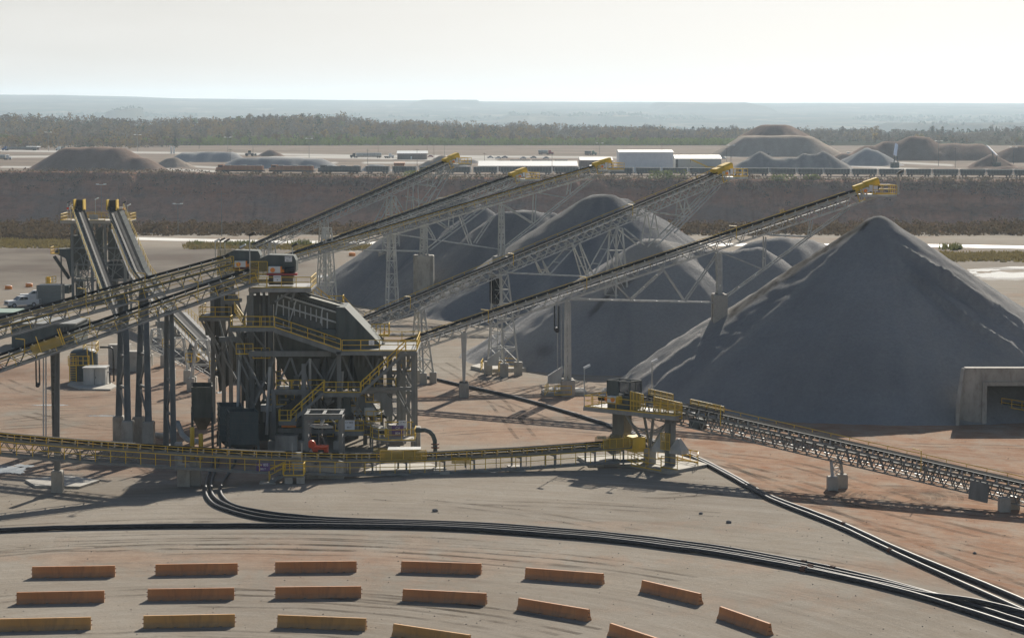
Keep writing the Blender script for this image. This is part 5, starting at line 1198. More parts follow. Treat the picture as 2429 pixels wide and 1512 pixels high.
# lower equipment: chutes, transfer conveyors, control gear
def chute(pts, Y, dep, mat='steel', nm='chute'): return MB().prism([Q(u, v, Y) for u, v in pts], (0, dep, 0)).build(nm, M[mat], pl)
chute([(886, 930), (915, 930), (928, 948), (931, 985), (915, 988), (905, 955), (886, 945)], 243.2, 1.4, 'steel')
chute([(812, 945), (831, 940), (831, 984), (812, 984)], 243.2, 1.4, 'steel_d'); chute([(846, 935), (866, 942), (886, 968), (886, 985), (866, 985), (852, 965)], 244, 1.5, 'steel'); chute([(864, 966), (886, 966), (892, 985), (864, 985)], 243.1, .7, 'steel_l', 'chute_door')
mb = MB(); mb.prism([Q(u, v, 243.4) for u, v in ((672, 965), (700, 945), (716, 930), (725, 940), (700, 965), (672, 985))], (0, .8, 0)); mb.build('drive_belt_cover', M['black'], pl)
def mini(a, b, nm, side):
    p, q = Q(*a), Q(*b); mb = MB(); d = (q - p).normalized(); s = d.cross(Z).normalized()
    mb.beam(p, q, 1.0, .08); c_ = mb.build('belt', M['belt'], pl); mb = MB()
    for k in (-1, 1): mb.beam(p + s * (.6 * k) - Z * .1, q + s * (.6 * k) - Z * .1, .1, .35)
    for i in range(9): r = p.lerp(q, (i + .5) / 9); mb.beam(r - s * .75 + Z * .35, r + s * .75 + Z * .35, .5, .05)
    mb.build('skirt_cover', M['roofw'], pl); MB().beam(p - Z * .1 + s * side, q - Z * .1 + s * side, .05, .75).build('skirt_plate', M['tan'], pl)
mini((832, 966, 250), (856, 990, 243.6), 'belt', .75); mini((872, 962, 250.5), (906, 990, 243.4), 'belt', .75); mini((850, 1000, 248), (912, 1028, 243), 'belt', .7)
xa, xb, z5 = deckp(795, 862, 1022, 241.8, 243.2, mat='steel'); railp([(xa, 241.9, z5), (xb, 241.9, z5)], sp=1.6)
signboard(pl, (Q(828, 1007, 241.8).x, 241.8, Q(828, 1007, 241.8).z), 1.12, .98, ['CV 803', 'BELT'], [.26, .22])
# oval platform at the right foot with the dark control box
ring = [(878, 1046), (884, 1054), (900, 1059), (924, 1063), (985, 1061), (985, 1043), (950, 1040)]
zc = 1.55
rp = [V3((Q(u, v, 240).x, 240 - (v - 1050) * .16, zc)) for u, v in ring]
MB().prism([p - Z * .1 for p in rp], (0, 0, .1)).build('round_platform', M['pad'], pl); railp(rp[:6], sp=1.5); mb = MB()
for p in rp[:6]: mb.beam((p.x, p.y + .3, 0), (p.x, p.y + .3, zc - .1), .14, .14)
mb.build('platform_post', M['steel'], pl)
a, b = Q(921, 1056, 240.6), Q(957, 1010, 240.6); bxp = MB().prism([Q(u, v, 240.6) for u, v in ((921, 1056), (957, 1056), (957, 1015), (921, 1006))], (0, 1.3, 0)).build('control_box', M['tan'], pl)
p = Q(943, 1021, 240.5); signboard(bxp, (p.x, 240.55, p.z), 1.2, 1.05, ['CV', '804'], [.34, .34], 'purple', 'sign')
p = Q(955, 1005, 241.4); signboard(pl, (p.x, 241.4, p.z), .85, .72, ['CV 804', 'BELT'], [.2, .18])
mb = MB(); 
for u in (915, 925, 965, 975): a, b = Q(u, 1040, 241.8), Q(u, 998, 241.8); mb.beam(a, b, .08, .08)
mb.bx(Q(912, 1036, 240.4).x, Q(919, 1036, 240.4).x, 240.2, 240.6, Q(912, 1036, 240.4).z, Q(912, 1016, 240.4).z); mb.beam(Q(912, 1000, 241.8), Q(980, 1000, 241.8), .08, .08); mb.build('guard_frame', M['yellow'], pl)
pier(pl, Q(986, 1060, 243).x, 243, -.1, 2.3, 1.0, 1.2)
for u in (649, 720, 804): pier(pl, Q(u, 1060, YF).x, YF, -.1, .9, 1.1, 1.1)
MB().bx(Q(655, 1050, 243).x, Q(708, 1050, 243).x, 241.5, 243, 0, 1.55).build('concrete_block', M['conc'], pl)
mb = MB(); mb.beam(Q(668, 1008, 243.4), Q(702, 1008, 243.4), .6, .35); mb.build('orange_beam', M['orange'], pl)
# dense machinery inside: pipes, ducts and steps that fill the lower storeys
rng = random.Random(11)
for i in range(40):
    u = rng.uniform(600, 900); v = rng.uniform(940, 1040); y = rng.uniform(243.6, 249.5); k = rng.choice((0, 0, 1, 2)); p = Q(u, v, y); mt = rng.choice(('steel_d', 'plate', 'steel', 'steel_l'))
    if k == 0: MB().tube(p, p + V3((rng.uniform(-2, 2), rng.uniform(-.6, .6), rng.uniform(-1.6, 1.6))), rng.uniform(.06, .2), 7).build('pipe', M[mt], pl)
    elif k == 1: MB().box(p, (rng.uniform(.4, 1.4), rng.uniform(.5, 1.4), rng.uniform(.3, 1.1))).build('motor_box', M[mt], pl)
    else: MB().beam((p.x, y, 0), (p.x, y, p.z), .16, .16).build('post', M[mt], pl)
for i in range(9):
    u = rng.uniform(620, 900); v = rng.uniform(945, 1040); y = rng.uniform(243.6, 247); p = Q(u, v, y); w_ = rng.uniform(.8, 2.2); MB().box(p, (w_, 1.0, .06)).build('grating', M['grating'], pl); railp([p + V3((-w_ / 2, -.5, .03)), p + V3((w_ / 2, -.5, .03))], sp=.8)
mb = MB().path([Q(590, 1000, 247), Q(592, 970, 247), Q(600, 948, 247), Q(615, 925, 247), Q(625, 905, 247)], .42, 10); mb.build('duct', M['steel'], pl, True)
mb = MB()
for k in range(2): mb.box(Q(603 + k * 9, 905 + k * 6, 250), (1.0, .8, .08), V3((1, 0, -.5)).normalized())
mb.build('duct_cover', M['sign'], pl)
# ------------------------------------------------------------------ station 7 plant behind
pb = thing('screening_plant', 'second screening plant with the station 7 deck, behind the left edge of the front one', 'screening plant', (Q(560, 1000, 264).x, 264, 0))
xa, xb, z7 = deckp(497, 640, 664, 262, 269, root=pb); railp([(Q(540, 664, 262).x, 262.1, z7), (xb, 262.1, z7)], pb)
head9(pb, 556, 660, 263.6, .93, '7', None)
g0, g1 = Q(520, 650, 266), Q(545, 590, 266); MB().add([(g0.x, 264.5, g0.z), (g1.x + 1, 264.5, g0.z), (g1.x + 1, 264.5, g1.z), (g0.x, 264.5, g1.z)], [(0, 1, 2, 3)]).build('mesh_guard', M['guard_d'], pb)
for u, vt, c_ in ((523, 570, 'black'), (511, 572, 'white'), (534, 572, 'black'), (571, 585, 'white')): p = Q(u, 650, 266); lamp(pb, (p.x, 266, p.z), Q(u, vt, 266).z - p.z, col=c_)
for u, vt in ((503, 668), (528, 668), (545, 668), (600, 668), (640, 668)):
    for y in (262.5, 268.5): gcol(u, vt, y, root=pb)
xa, xb, zz = deckp(472, 548, 752, 260, 266, root=pb, mat='steel'); railp([(xa, 265.8, zz), (xa, 260.1, zz), (xb, 260.1, zz)], pb, sp=1.5)
xa, xb, zz = deckp(532, 566, 712, 260, 263, root=pb, mat='steel'); railp([(xa, 260.1, zz), (xb, 260.1, zz)], pb, sp=1.2)
mb = MB(); mb.prism([Q(u, v, 262.6) for u, v in ((505, 668), (540, 668), (560, 745), (505, 745))], (0, 4, 0)); mb.build('screen_box', M['olive'], pb)
mb = MB().prism([Q(u, v, 262.8) for u, v in ((484, 752), (530, 752), (527, 795), (487, 795))], (0, 3, 0)); mb.build('hopper', M['olive'], pb)
mb = MB()
for k in range(8): u = 500 + k * 4.5; p, q = Q(u, 675, 262.4), Q(u, 800, 262.4); mb.beam(p, q, .12, .12)
mb.build('cladding_rib', M['plate'], pb)
for a in ((483, 755, 560, 900), (548, 760, 500, 900), (500, 790, 530, 900), (560, 700, 590, 800), (476, 757, 500, 800), (530, 755, 540, 820)): MB().beam(Q(a[0], a[1], 261.8), Q(a[2], a[3], 261.8), .22, .22).build('brace', M['steel'], pb)
mb = MB().prism([Q(u, v, 263) for u, v in ((507, 800), (560, 800), (560, 900), (520, 930))], (0, 4, 0)); mb.build('lower_box', M['olive'], pb)
mb = MB(); mb.rail([Q(600, 768, 262), Q(620, 768, 262), Q(620, 768, 258)], 1.1, .8, .045).rail([Q(556, 740, 258), Q(580, 776, 250)], 1.1, 1, .045).rail([Q(600, 820, 259), Q(625, 832, 256)], 1.1, .8, .045); mb.build('handrail', M['yellow'], pb)
for u in (530, 545, 528): pass
# ------------------------------------------------------------------ gantry with the hanging magnet, box wall, stair platform
gy0, gy1 = 226.2, 229.6
gt = thing('magnet_gantry', 'open-topped grey steel gantry frame standing over the low conveyor', 'gantry', Q(765, 1144, 227.5) * 1)
gx0, gx1 = Q(726, 990, gy0).x, Q(807, 990, gy0).x; gz = Q(770, 987, gy0).z; mb = MB()
for y in (gy0, gy1): mb.ibeam((gx0 - .2, y, gz), (gx1 + .2, y, gz), .35, .5, .06)
for x in (gx0, (gx0 + gx1) / 2, gx1): mb.ibeam((x, gy0 + .18, gz - .02), (x, gy1 - .18, gz - .02), .3, .44, .05)
gt.location = (gx0, gy0, 0)
mb.build('top_frame', M['steel'], gt)
for x in (gx0, gx1):
    for y in (gy0, gy1): MB().ibeam((x, y, 1.4), (x, y, gz - .26), .34, .34, .05).build('leg', M['steel'], gt)
mb = MB()
for y in (gy0, gy1):
    mb.beam((gx0, y, gz - 1.1), (gx0 + .9, y, gz - .25), .12, .12); mb.beam((gx1, y, gz - 1.1), (gx1 - .9, y, gz - .25), .12, .12)
for x in (gx0, gx1): mb.beam((x, gy0, gz - 3.2), (x, gy1, gz - 2.4), .16, .16); mb.beam((x, gy0, 3.4), (x, gy1, 3.4), .16, .2)
mb.build('knee_brace', M['steel'], gt)
xm = Q(764, 1000, 227.9).x; mb = MB(); mb.beam((xm, gy0 + .3, gz - .75), (xm, gy1 - .3, gz - .75), .2, .35); mb.build('trolley_beam', M['steel_l'], gt)
mg = thing('magnet', 'bright red-orange suspended magnet box with round end drum, hung from the grey gantry', 'magnet', (xm, 227.9, 3.2))
a, b = Q(749, 1076, 227.9), Q(778, 1056, 227.9)
MB().frust([V3((a.x + .05, 227.3, a.z)), V3((b.x, 227.3, a.z)), V3((b.x, 228.5, a.z)), V3((a.x + .05, 228.5, a.z))], [V3((a.x - .05, 227.2, b.z)), V3((b.x, 227.2, b.z)), V3((b.x, 228.6, b.z)), V3((a.x - .05, 228.6, b.z))]).build('magnet_body', M['red'], mg)
p = Q(740, 1050, 227.9); mb = MB().tube((p.x, 227.4, p.z), (p.x, 227.0, p.z), .38, 14); mb.prism([(p.x - .1, 227.3, p.z - .3), (p.x + .7, 227.3, b.z - .1), (a.x, 227.3, a.z + .05), (p.x + .1, 227.3, p.z - .7)], (0, .9, 0)); mb.build('end_drum', M['red'], mg)
MB().box(((a.x + b.x) / 2 - .05, 227.22, (a.z + b.z) / 2), (.55, .04, .2)).build('name_plate', M['black'], mg)
mb = MB()
for sx in (a.x + .2, b.x - .2):
    mb.tube((sx, 227.9, b.z), (xm - .1, 227.9, gz - 1.9), .035, 5)
mb.tube((xm, 227.9, gz - 1.9), (xm, 227.9, gz - .9), .05, 5); mb.build('hanging_chain', M['steel'], mg)
mb = MB(); z9 = gz - 1.15
for (x_, y_), (x2, y2) in (((-1.3, .9), (-.6, -.7)), ((-.6, -.7), (1.0, -.7)), ((1.0, -.7), (.3, .9)), ((.3, .9), (-1.3, .9))): mb.beam((xm + x_, 227.9 + y_, z9), (xm + x2, 227.9 + y2, z9), .16, .18)
mb.build('trolley_frame', M['steel_l'], gt)
bw = thing('concrete_box', 'plain grey concrete box wall with a notched top, under the gantry', 'concrete wall', (gx0, gy0, 0))
w0, w1 = Q(724, 1144, 223.4).x, Q(815, 1140, 223.4).x; y0 = 223.2; mb = MB()
zt_ = 1.62; mb.prism([(w0, y0, -.1), (w1, y0, -.1), (w1, y0, zt_), (w1 - .45, y0, zt_ + .12), (w1 - .75, y0, zt_ - .28), (w0 + .85, y0, zt_ - .28), (w0 + .4, y0, zt_ + .6), (w0, y0, zt_ + .6)], (0, .4, 0)); mb.build('front_wall', M['conc'], bw)
MB().bx(w1 - .4, w1, y0 + .4, y0 + 6.5, -.1, zt_ - .05).bx(w0, w0 + .4, y0 + .4, y0 + 6.5, -.1, zt_ + .3).build('side_wall', M['conc'], bw)
sp = thing('stair_platform', 'small yellow railed platform with a short stair, on two concrete feet before the low conveyor', 'platform', Q(695, 1150, 221))
y_ = 220.2; a, b = Q(671, 1128, y_), Q(721, 1128, y_); zp = a.z
MB().bx(a.x, b.x, y_, y_ + 1.9, zp - .12, zp).build('deck', M['steel'], sp); MB().rail([(a.x + .05, y_ + 1.8, zp), (a.x + .05, y_ + .05, zp), (b.x - .05, y_ + .05, zp), (b.x - .05, y_ + 1.8, zp)], 1.12, .75, .05).build('handrail', M['yellow'], sp)
for u in (685, 713): p = Q(u, 1150, y_ + .5); MB().ibeam((p.x, p.y, .75), (p.x, p.y, zp - .12), .2, .2, .04).build('leg', M['steel'], sp); pier(sp, p.x, p.y, -.1, .78, .72, .72)
stair((Q(638, 1156, y_).x, y_ + .6, .12), (a.x - .02, y_ + .6, zp), .95, root=sp); MB().box((Q(634, 1158, y_).x, y_ + .6, .06), (1.5, 1.3, .14)).build('foot_pad', M['pad'], sp)
a = Q(692, 1110, 222.8); b = Q(717, 1072, 222.8); MB().bx(a.x, b.x, 222.6, 223, a.z - .2, b.z).build('cabinet', M['steel_l'], sp); mb = MB(); 
for x in (a.x + .05, b.x - .05): mb.beam((x, 222.8, b.z), (x, 222.8, b.z + .9), .07, .07)
mb.build('cabinet_post', M['steel_l'], sp)
gp = thing('gooseneck_pipe', 'grey-brown gooseneck pipe with rusty flange bending to the ground right of the plant', 'pipe', G(1033, 1072)); yy = 238.5
pp = [Q(985, 1020, yy), Q(1008, 1019, yy), Q(1019, 1023, yy), Q(1027, 1032, yy), Q(1031, 1044, yy), Q(1032, 1060, yy)]; pp.append(V3((pp[-1].x, yy, 0)))
MB().path(pp, .23, 10).build('pipe_bend', M['steel_d'], gp, True); mb = MB()
for v in (1052, 1060): p = Q(1032, v, yy); mb.tube((p.x, yy, p.z - .06), (p.x, yy, p.z + .06), .42, 14)
mb.build('flange', M['rust'], gp)
# ------------------------------------------------------------------ bins, bollards, tank
def bin_(label, u0, u1, ut, v0, vb, Yq, dep, mat, hop=None, grp='open steel bins at the plant foot'):
    a, b = Q(u0, v0, Yq), Q(u1, v0, Yq); zb_ = Q(u0, vb, Yq).z; r = thing('steel_bin', label, 'bin', (a.x, Yq, 0), grp); zt_ = a.z; t = .07; sh = (u0 - ut) / F * Yq
    mb = MB(); P = [(a.x, Yq), (b.x, Yq), (b.x - sh, Yq + dep), (a.x - sh, Yq + dep)]
    for i in range(4):
        p, q = V3((*P[i], 0)), V3((*P[(i + 1) % 4], 0)); mb.add([p + Z * zb_, q + Z * zb_, q + Z * zt_, p + Z * zt_], [(0, 1, 2, 3)])
        mb.beam(p + Z * zt_, q + Z * zt_, .14, .12)
    mb.build('bin_body', M[mat], r)
    rb = MB()
    for k in range(1, 6):
        z = lerp(zb_, zt_, k / 6)
        for i in (0, 3): p, q = V3((*P[i], z)), V3((*P[(i + 1) % 4], z)); rb.beam(p, q, .14, .09)
    rb.build('stiffener', M[mat], r)
    xm = (P[0][0] + P[1][0] + P[2][0] + P[3][0]) / 4; ym = Yq + dep / 2; zl = max(.2, zb_ - 1.5)
    MB().frust([V3((*p, zb_ - .003)) for p in P], [V3((xm + s_ * .35, ym + t_ * .35, zl)) for s_, t_ in ((-1, -1), (1, -1), (1, 1), (-1, 1))]).build('hopper', M[mat], r)
    for p in P: MB().beam((p[0], p[1], 0), (p[0], p[1], zb_ + .6), .22, .22).build('leg', M['steel_d'], r)
    return r
bin_('olive grey open-topped steel bin with tapering bottom, farthest left of the bins', 455, 503, 442, 919, 990, 243.5, 4.2, 'olive')
bin_('dark teal steel bin, the rear one of the pair in shade left of the plant', 521, 575, 505, 965, 1046, 241.5, 3.6, 'teal')
bin_('dark teal steel bin, the front one of the pair in shade left of the plant', 544, 612, 526, 978, 1054, 238.6, 3.2, 'teal')
for u, vt, lab in ((455.5, 1012, 'taller of two thick yellow bollards in front of the bins'), (476, 1027, 'shorter of two thick yellow bollards in front of the bins')):
    p = Q(u, vt, 236); r = single(MB().lathe((p.x, 236, 0), [(.23, -.1), (.23, p.z - .12), (.19, p.z - .03), (.08, p.z)], 14), 'bollard', M['yellow'], lab, 'bollard', (p.x, 236, 0), 'yellow bollards', True)
bp = thing('slurry_pipe', 'curved grey pipe looping to the ground between column and bins', 'pipe', G(440, 1055)); MB().path([Q(420, 1000, 244), Q(425, 1012, 243.6), Q(432, 1030, 243), Q(445, 1042, 242), Q(470, 1047, 241)], .28, 10).build('pipe_bend', M['steel_l'], bp, True)
MB().path([Q(360, 1030, 248), Q(380, 1032, 247), Q(402, 1034, 247)], .3, 10).build('pipe_run', M['steel_l'], bp, True)
# tank with ladders
tk = thing('water_tank', 'dark green domed tank with yellow ladder cages, on the red dirt at left', 'tank', G(200, 908)); yt = 303; r = 1.75; x = Q(200, 900, yt).x
zt_ = Q(200, 840, yt - 1).z; MB().lathe((x, yt, 0), [(r, 0), (r, zt_), (r * .93, zt_ + .28), (r * .7, zt_ + .55), (r * .3, zt_ + .72), (.05, zt_ + .75)], 28).build('tank_shell', M['teal'], tk, True)
mb = MB()
for k in range(10): z = zt_ * (k + .5) / 10; mb.lathe((x, yt, z), [(r + .03, -.03), (r + .03, .03)], 28)
mb.build('tank_band', M['steel_d'], tk)
mb = MB(); xf = x - 1.0
for dx in (-.5, .35): mb.tube((xf + dx, yt - r - .25, 0), (xf + dx, yt - r - .25, zt_ - .3), .06, 6)
for k in range(12): mb.tube((xf - .5, yt - r - .25, .4 + k * .3), (xf + .35, yt - r - .25, .4 + k * .3), .035, 5)
mb.rail([(xf - .6, yt - r - .5, zt_ - 1.3), (xf + 1.9, yt - r - .5, zt_ - 1.3), (xf + 1.9, yt, zt_ - 1.3)], 1.2, .7, .05); mb.rail([(x + .1, yt - 1, zt_ + .2), (x + .1, yt + .8, zt_ + .4), (x + 1.7, yt + .8, zt_ + .3), (x + 1.7, yt - 1, zt_ + .1)], 1.2, 1, .05)
mb.tube((x + 1.5, yt - r, 1.2), (x + 1.3, yt - r, zt_ + 1), .06, 6); mb.tube((x + .9, yt - r, 1.2), (x + .7, yt - r, zt_ + 1), .06, 6); mb.build('ladder', M['yellow'], tk)
cb = thing('electrical_cabinet', 'grey steel cabinet shed in front of the dark domed tank', 'cabinet', G(224, 921)); a, b = Q(198, 920, 297.5), Q(250, 873, 297.5)
MB().bx(a.x, b.x, 297.5, 300, 0, b.z).build('cabinet_body', M['steel_l'], cb); MB().box(((a.x + b.x) / 2, 298.7, b.z + .06), (b.x - a.x + .2, 2.9, .12)).build('roof', M['steel_l'], cb)
mb = MB()
for t in (.5,): mb.box((lerp(a.x, b.x, t), 297.49, b.z / 2), (.05, .03, b.z * .9))
mb.box((lerp(a.x, b.x, .55), 297.46, b.z * .5), (.06, .06, .3)); mb.build('door_seam', M['steel_d'], cb)
slab('concrete_slab', 'concrete slab under the tank and the grey cabinet', [(160, 915), (195, 925), (262, 926), (277, 918), (255, 905), (170, 905)], .2)
pu = thing('steel_pipe', 'dark pipe bending over beside the tank down to the dirt', 'pipe', G(270, 903)); yy = 303; MB().path([Q(237, 823, yy), Q(262, 823, yy), Q(268, 828, yy), Q(269, 840, yy), V3((Q(269, 840, yy).x, yy, 0))], .12, 8).build('pipe_bend', M['black'], pu, True); p = Q(253, 882, 299); MB().path([p, p + V3((.35, 0, 0)), V3((p.x + .4, p.y, 0))], .1, 8).build('pipe_drop', M['black'], pu)
# scattered equipment and frames behind the feed conveyors
def frame(label, u, v, w, d, h, wt=.5, bm='conc', rails=True, ph=1.6, n=3, group='trestles among the conveyors'):
    p = G(u, v); r = thing('steel_trestle', label, 'trestle', p, group); tower(r, p, p + Z * h, V3((1, 0, 0)), V3((0, 1, 0)), wb=w, wt=w * wt, db=d, dt=d * .7, n=n, ph=ph, lw=.22, pw=.9, mat='steel_l')
    if rails: MB().rail([p + V3((w * .4, -d / 2, ph + 1)), p + V3((w * 1.1, -d / 2, ph + 1)), p + V3((w * 1.1, d / 2, ph + 1))], 1.1, .7, .05).build('handrail', M['yellow'], r)
    return r
frame('braced steel trestle on concrete feet under the curving end of the right twin conveyor', 480, 925, 2.6, 1.8, 6.2)
frame('pale trestle with yellow railing between the two tall column pairs and the curving conveyor', 372, 868, 2.2, 1.6, 5.0)
frame('trestle beside the third tall column, partly hidden', 426, 905, 2.2, 1.6, 5.6)
for u, v, hh, lab in ((285, 872, 3.2, 'plain concrete block standing left of the tall columns, with a dark pipe on it'), (320, 878, 2.6, 'wide concrete block between the tall columns'), (397, 800, 2.4, 'concrete block behind the third column, far back')):
    p = G(u, v); single(MB().bx(p.x - 1.4, p.x + 1.4, p.y - 1, p.y + 1, -.1, hh), 'concrete_block', M['conc'], lab, 'concrete block', p, 'concrete blocks behind the feed conveyors')
# low control building between the feed conveyors
cbld = thing('control_building', 'low grey flat-roofed building half hidden between the two feed conveyors', 'building', G(120, 822)); a, b = Q(28, 822, 345), Q(176, 770, 345)
MB().bx(a.x, b.x, 345, 356, 0, b.z).build('wall', M['steel_d'], cbld); MB().box(((a.x + b.x) / 2, 350.5, b.z + .1), (b.x - a.x + .5, 11.5, .2)).build('roof', M['steel'], cbld); mb = MB()
for k in range(4): mb.box((lerp(a.x, b.x, .75 + .05 * k), 344.96, b.z * .8), (.35, .06, .8))
mb.build('window', M['glass'], cbld)
b2 = thing('flat_roof_shed', 'low shed with a pale grey-green flat roof, in front of the white pickups', 'building', G(10, 752)); a = Q(-60, 752, 384); b = Q(33, 743, 384); MB().bx(a.x, b.x, 384, 391, 0, b.z).build('wall', M['steel'], b2); MB().box(((a.x + b.x) / 2, 387.5, b.z + .1), (b.x - a.x + .5, 7.5, .2)).build('roof', M['green'], b2)
# big ribbed steel bin near the back tower
rb_ = thing('ribbed_bin', 'large grey ribbed steel bin standing by the white pickups', 'bin', G(115, 722)); yq = 418; a, b = Q(88, 722, yq), Q(143, 677, yq); MB().bx(a.x, b.x, yq, yq + 4, .3, b.z).build('bin_body', M['ribbed'], rb_); mb = MB()
for z in frange(.5, b.z, .6): mb.beam((a.x, yq - .03, z), (b.x, yq - .03, z), .08, .1)
for x in (a.x, b.x): mb.beam((x, yq - .03, .3), (x, yq - .03, b.z), .1, .12)
mb.build('rib', M['steel'], rb_)
p = Q(89, 705, yq - .8); mb = MB().tube((p.x, yq - .8, 0), (p.x, yq - .8, 2.6), .08, 6); mb.rail([(p.x, yq - .9, .1), (p.x + .6, yq - .9, .1)], 1.2, .6, .05); mb.build('ladder', M['steel_l'], rb_)
# ------------------------------------------------------------------ barriers
def barrier_mesh(name, mat, L=6.1):
    prof = [(-.305, 0), (-.305, .075), (-.17, .33), (-.10, .80), (-.085, .815), (.085, .815), (.10, .80), (.17, .33), (.305, .075), (.305, 0)]
    xs = [(-L / 2, 0), (-L * .36, 0), (-L * .36 + .01, .07), (-L * .33, .07), (-L * .33 + .01, 0), (-L * .17, 0), (-L * .17 + .01, .07), (-L * .14, .07), (-L * .14 + .01, 0)]
    xs = xs + [(-x, z) for x, z in reversed(xs)]; vs = []; n = len(prof)
    for x, zb_ in xs: vs += [(x, y, max(z, zb_)) for y, z in prof]
    fs = [(i * n + j, i * n + (j + 1) % n, (i + 1) * n + (j + 1) % n, (i + 1) * n + j) for i in range(len(xs) - 1) for j in range(n)] + [tuple(range(n)), tuple((len(xs) - 1) * n + j for j in range(n))]
    return MB().add(vs, fs).build(name, mat)
BG = 'jersey barriers set out in curved rows'
B1 = [((75, 1370), (273, 1367)), ((369, 1364), (563, 1361)), ((653, 1358), (845, 1356)), ((952, 1356), (1138, 1362)), ((1246, 1372), (1425, 1386)), ((1518, 1402), (1652, 1434)), ((1699, 1465), (1817, 1507))]
B2 = [((38, 1432), (248, 1428)), ((350, 1424), (555, 1421)), ((654, 1419), (855, 1417)), ((957, 1424), (1147, 1434)), ((1225, 1445), (1390, 1473)), ((1440, 1506), (1566, 1548))]
B3 = [((-10, 1497), (221, 1492)), ((341, 1489), (556, 1485)), ((660, 1487), (862, 1495)), ((929, 1508), (1107, 1535)), ((1146, 1545), (1290, 1590))]
nth = ['first', 'second', 'third', 'fourth', 'fifth', 'sixth', 'seventh']
proto = {}
for row, (bl, nm, cl) in enumerate(((B1, 'top row', 'orange'), (B2, 'middle row', 'orange'), (B3, 'bottom row', 'yellow'))):
    for i, ((ua, va), (ub, vb_)) in enumerate(bl):
        a, b = G(ua, va), G(ub, vb_); d = b - a; ang = math.atan2(d.y, d.x); c = (a + b) / 2 + V3((-d.y, d.x, 0)).normalized() * .3
        key = 'bar_o' if cl == 'orange' else 'bar_y'; lab = f'long {cl} concrete barrier, {nth[i]} from the left in the {nm} of barriers'
        if row == 0 and i == 6: lab = 'long orange concrete barrier set at a steep angle, rightmost of the top row of barriers'
        rt = thing('jersey_barrier', lab, 'barrier', c, BG, ang)
        if key not in proto:
            o = barrier_mesh('barrier_body', M[key]); o.parent = rt
            lp = MB()
            for sx in (-1, 1):
                for z in (.28, .58): lp.lathe((sx * 3.05, 0, z), [(.10, -.02), (.10, .02), (.06, .02), (.06, -.02)], 10)
            k = lp.build('connector_loop', M['rust'], off=(0, 0, 0)); k.parent = rt; proto[key] = (o, k)
        else:
            for q in proto[key]: n_ = q.copy(); COL.objects.link(n_); n_.parent = rt
# ------------------------------------------------------------------ pipelines on the ground
def smooth_pts(P, k=10):
    out = []
    for i in range(len(P) - 1):
        p0, p1, p2, p3 = P[max(i - 1, 0)], P[i], P[i + 1], P[min(i + 2, len(P) - 1)]
        for j in range(k):
            t = j / k; out.append(.5 * ((2 * p1) + (p2 - p0) * t + (2 * p0 - 5 * p1 + 4 * p2 - p3) * t * t + (3 * p1 - p0 - 3 * p2 + p3) * t ** 3))
    return out + [P[-1]]
def pipeline(label, pix, r, flanges=(), mat='pipe', lift=None, group='black pipelines laid on the ground'):
    P = [G(u, v, r + (0 if lift is None else interp(u, lift))) for u, v in pix]; rt = thing('pipeline', label, 'pipeline', (P[0].x, P[0].y, 0), group)
    sm = smooth_pts(P)
    for i, p in enumerate(sm): p.z += max(0, .03 * nz(i * .3, r * 30)); p.y += .12 * nz(i * .13, r * 77)
    MB().path(sm, r, 10).build('pipe_run', M[mat], rt, True)
    for f in flanges:
        k = min(range(len(sm) - 1), key=lambda i: abs(uv(sm[i])[0] - f)); d = (sm[k + 1] - sm[k]).normalized(); mb = MB()
        for o in (-.16, .16): mb.tube(sm[k] + d * (o - .07), sm[k] + d * (o + .07), r * 1.32, 12)
        mb.tube(sm[k] - d * .1, sm[k] + d * .1, r * 1.12, 12); mb.build('flange', M['rust'], rt)
    return rt
pipeline('thickest black pipeline, sweeping in front across the whole picture just above the orange barriers', [(-120, 1264), (0, 1256), (160, 1250), (330, 1246.5), (520, 1245), (720, 1245), (900, 1247), (1050, 1251), (1165, 1257), (1300, 1267), (1450, 1280), (1581, 1296), (1700, 1312), (1800, 1329), (1907, 1349), (2020, 1373), (2130, 1399), (2240, 1430), (2330, 1459), (2428, 1490), (2560, 1535)], .205, (1905,))
pipeline('black pipeline curving from under the low conveyor, lying right behind the thickest pipe', [(516, 1072), (516, 1096), (501, 1147), (508, 1178), (555, 1204), (630, 1221), (730, 1231), (850, 1236), (1000, 1239.5), (1165, 1247), (1300, 1257), (1450, 1270), (1581, 1285), (1750, 1309), (1907, 1339), (2060, 1372), (2200, 1405), (2300, 1427), (2428, 1461), (2560, 1505)], .15, (1918,))
pipeline('black pipeline making the outermost, widest bend out from under the low conveyor', [(504, 1072), (504, 1096), (487, 1157), (501, 1190), (548, 1212), (626, 1229.5), (730, 1236.5), (850, 1240), (1000, 1243.5), (1165, 1251.5), (1300, 1261.5), (1450, 1275), (1581, 1290), (1750, 1315), (1907, 1344.5), (2060, 1378), (2180, 1404), (2300, 1420), (2428, 1450), (2560, 1490)], .15, (1923,), lift=[(2100, 0), (2250, .25), (2300, .3), (2600, .2)])
pipeline('black pipeline of the short separate bend, uppermost of the pipe bundle', [(557, 1072), (557, 1096), (528, 1144), (523, 1167), (542, 1190), (582, 1204), (677, 1219), (822, 1230), (1000, 1235), (1165, 1242), (1300, 1252), (1450, 1264.5), (1581, 1279), (1750, 1303), (1907, 1332), (1975, 1346), (2100, 1376), (2220, 1409), (2300, 1432), (2428, 1472), (2560, 1515)], .14, (1910, 1974))
pipeline('black pipeline running from the plant past the transfer tower, the upper one', [(960, 884), (1010, 893), (1100, 914), (1191, 934), (1270, 954.5), (1358, 980), (1446, 1008), (1505, 1028), (1640, 1080), (1720, 1119), (1807, 1167), (1860, 1190), (1987, 1237), (2136, 1305), (2296, 1369), (2428, 1424), (2600, 1500)], .19, (2000,))
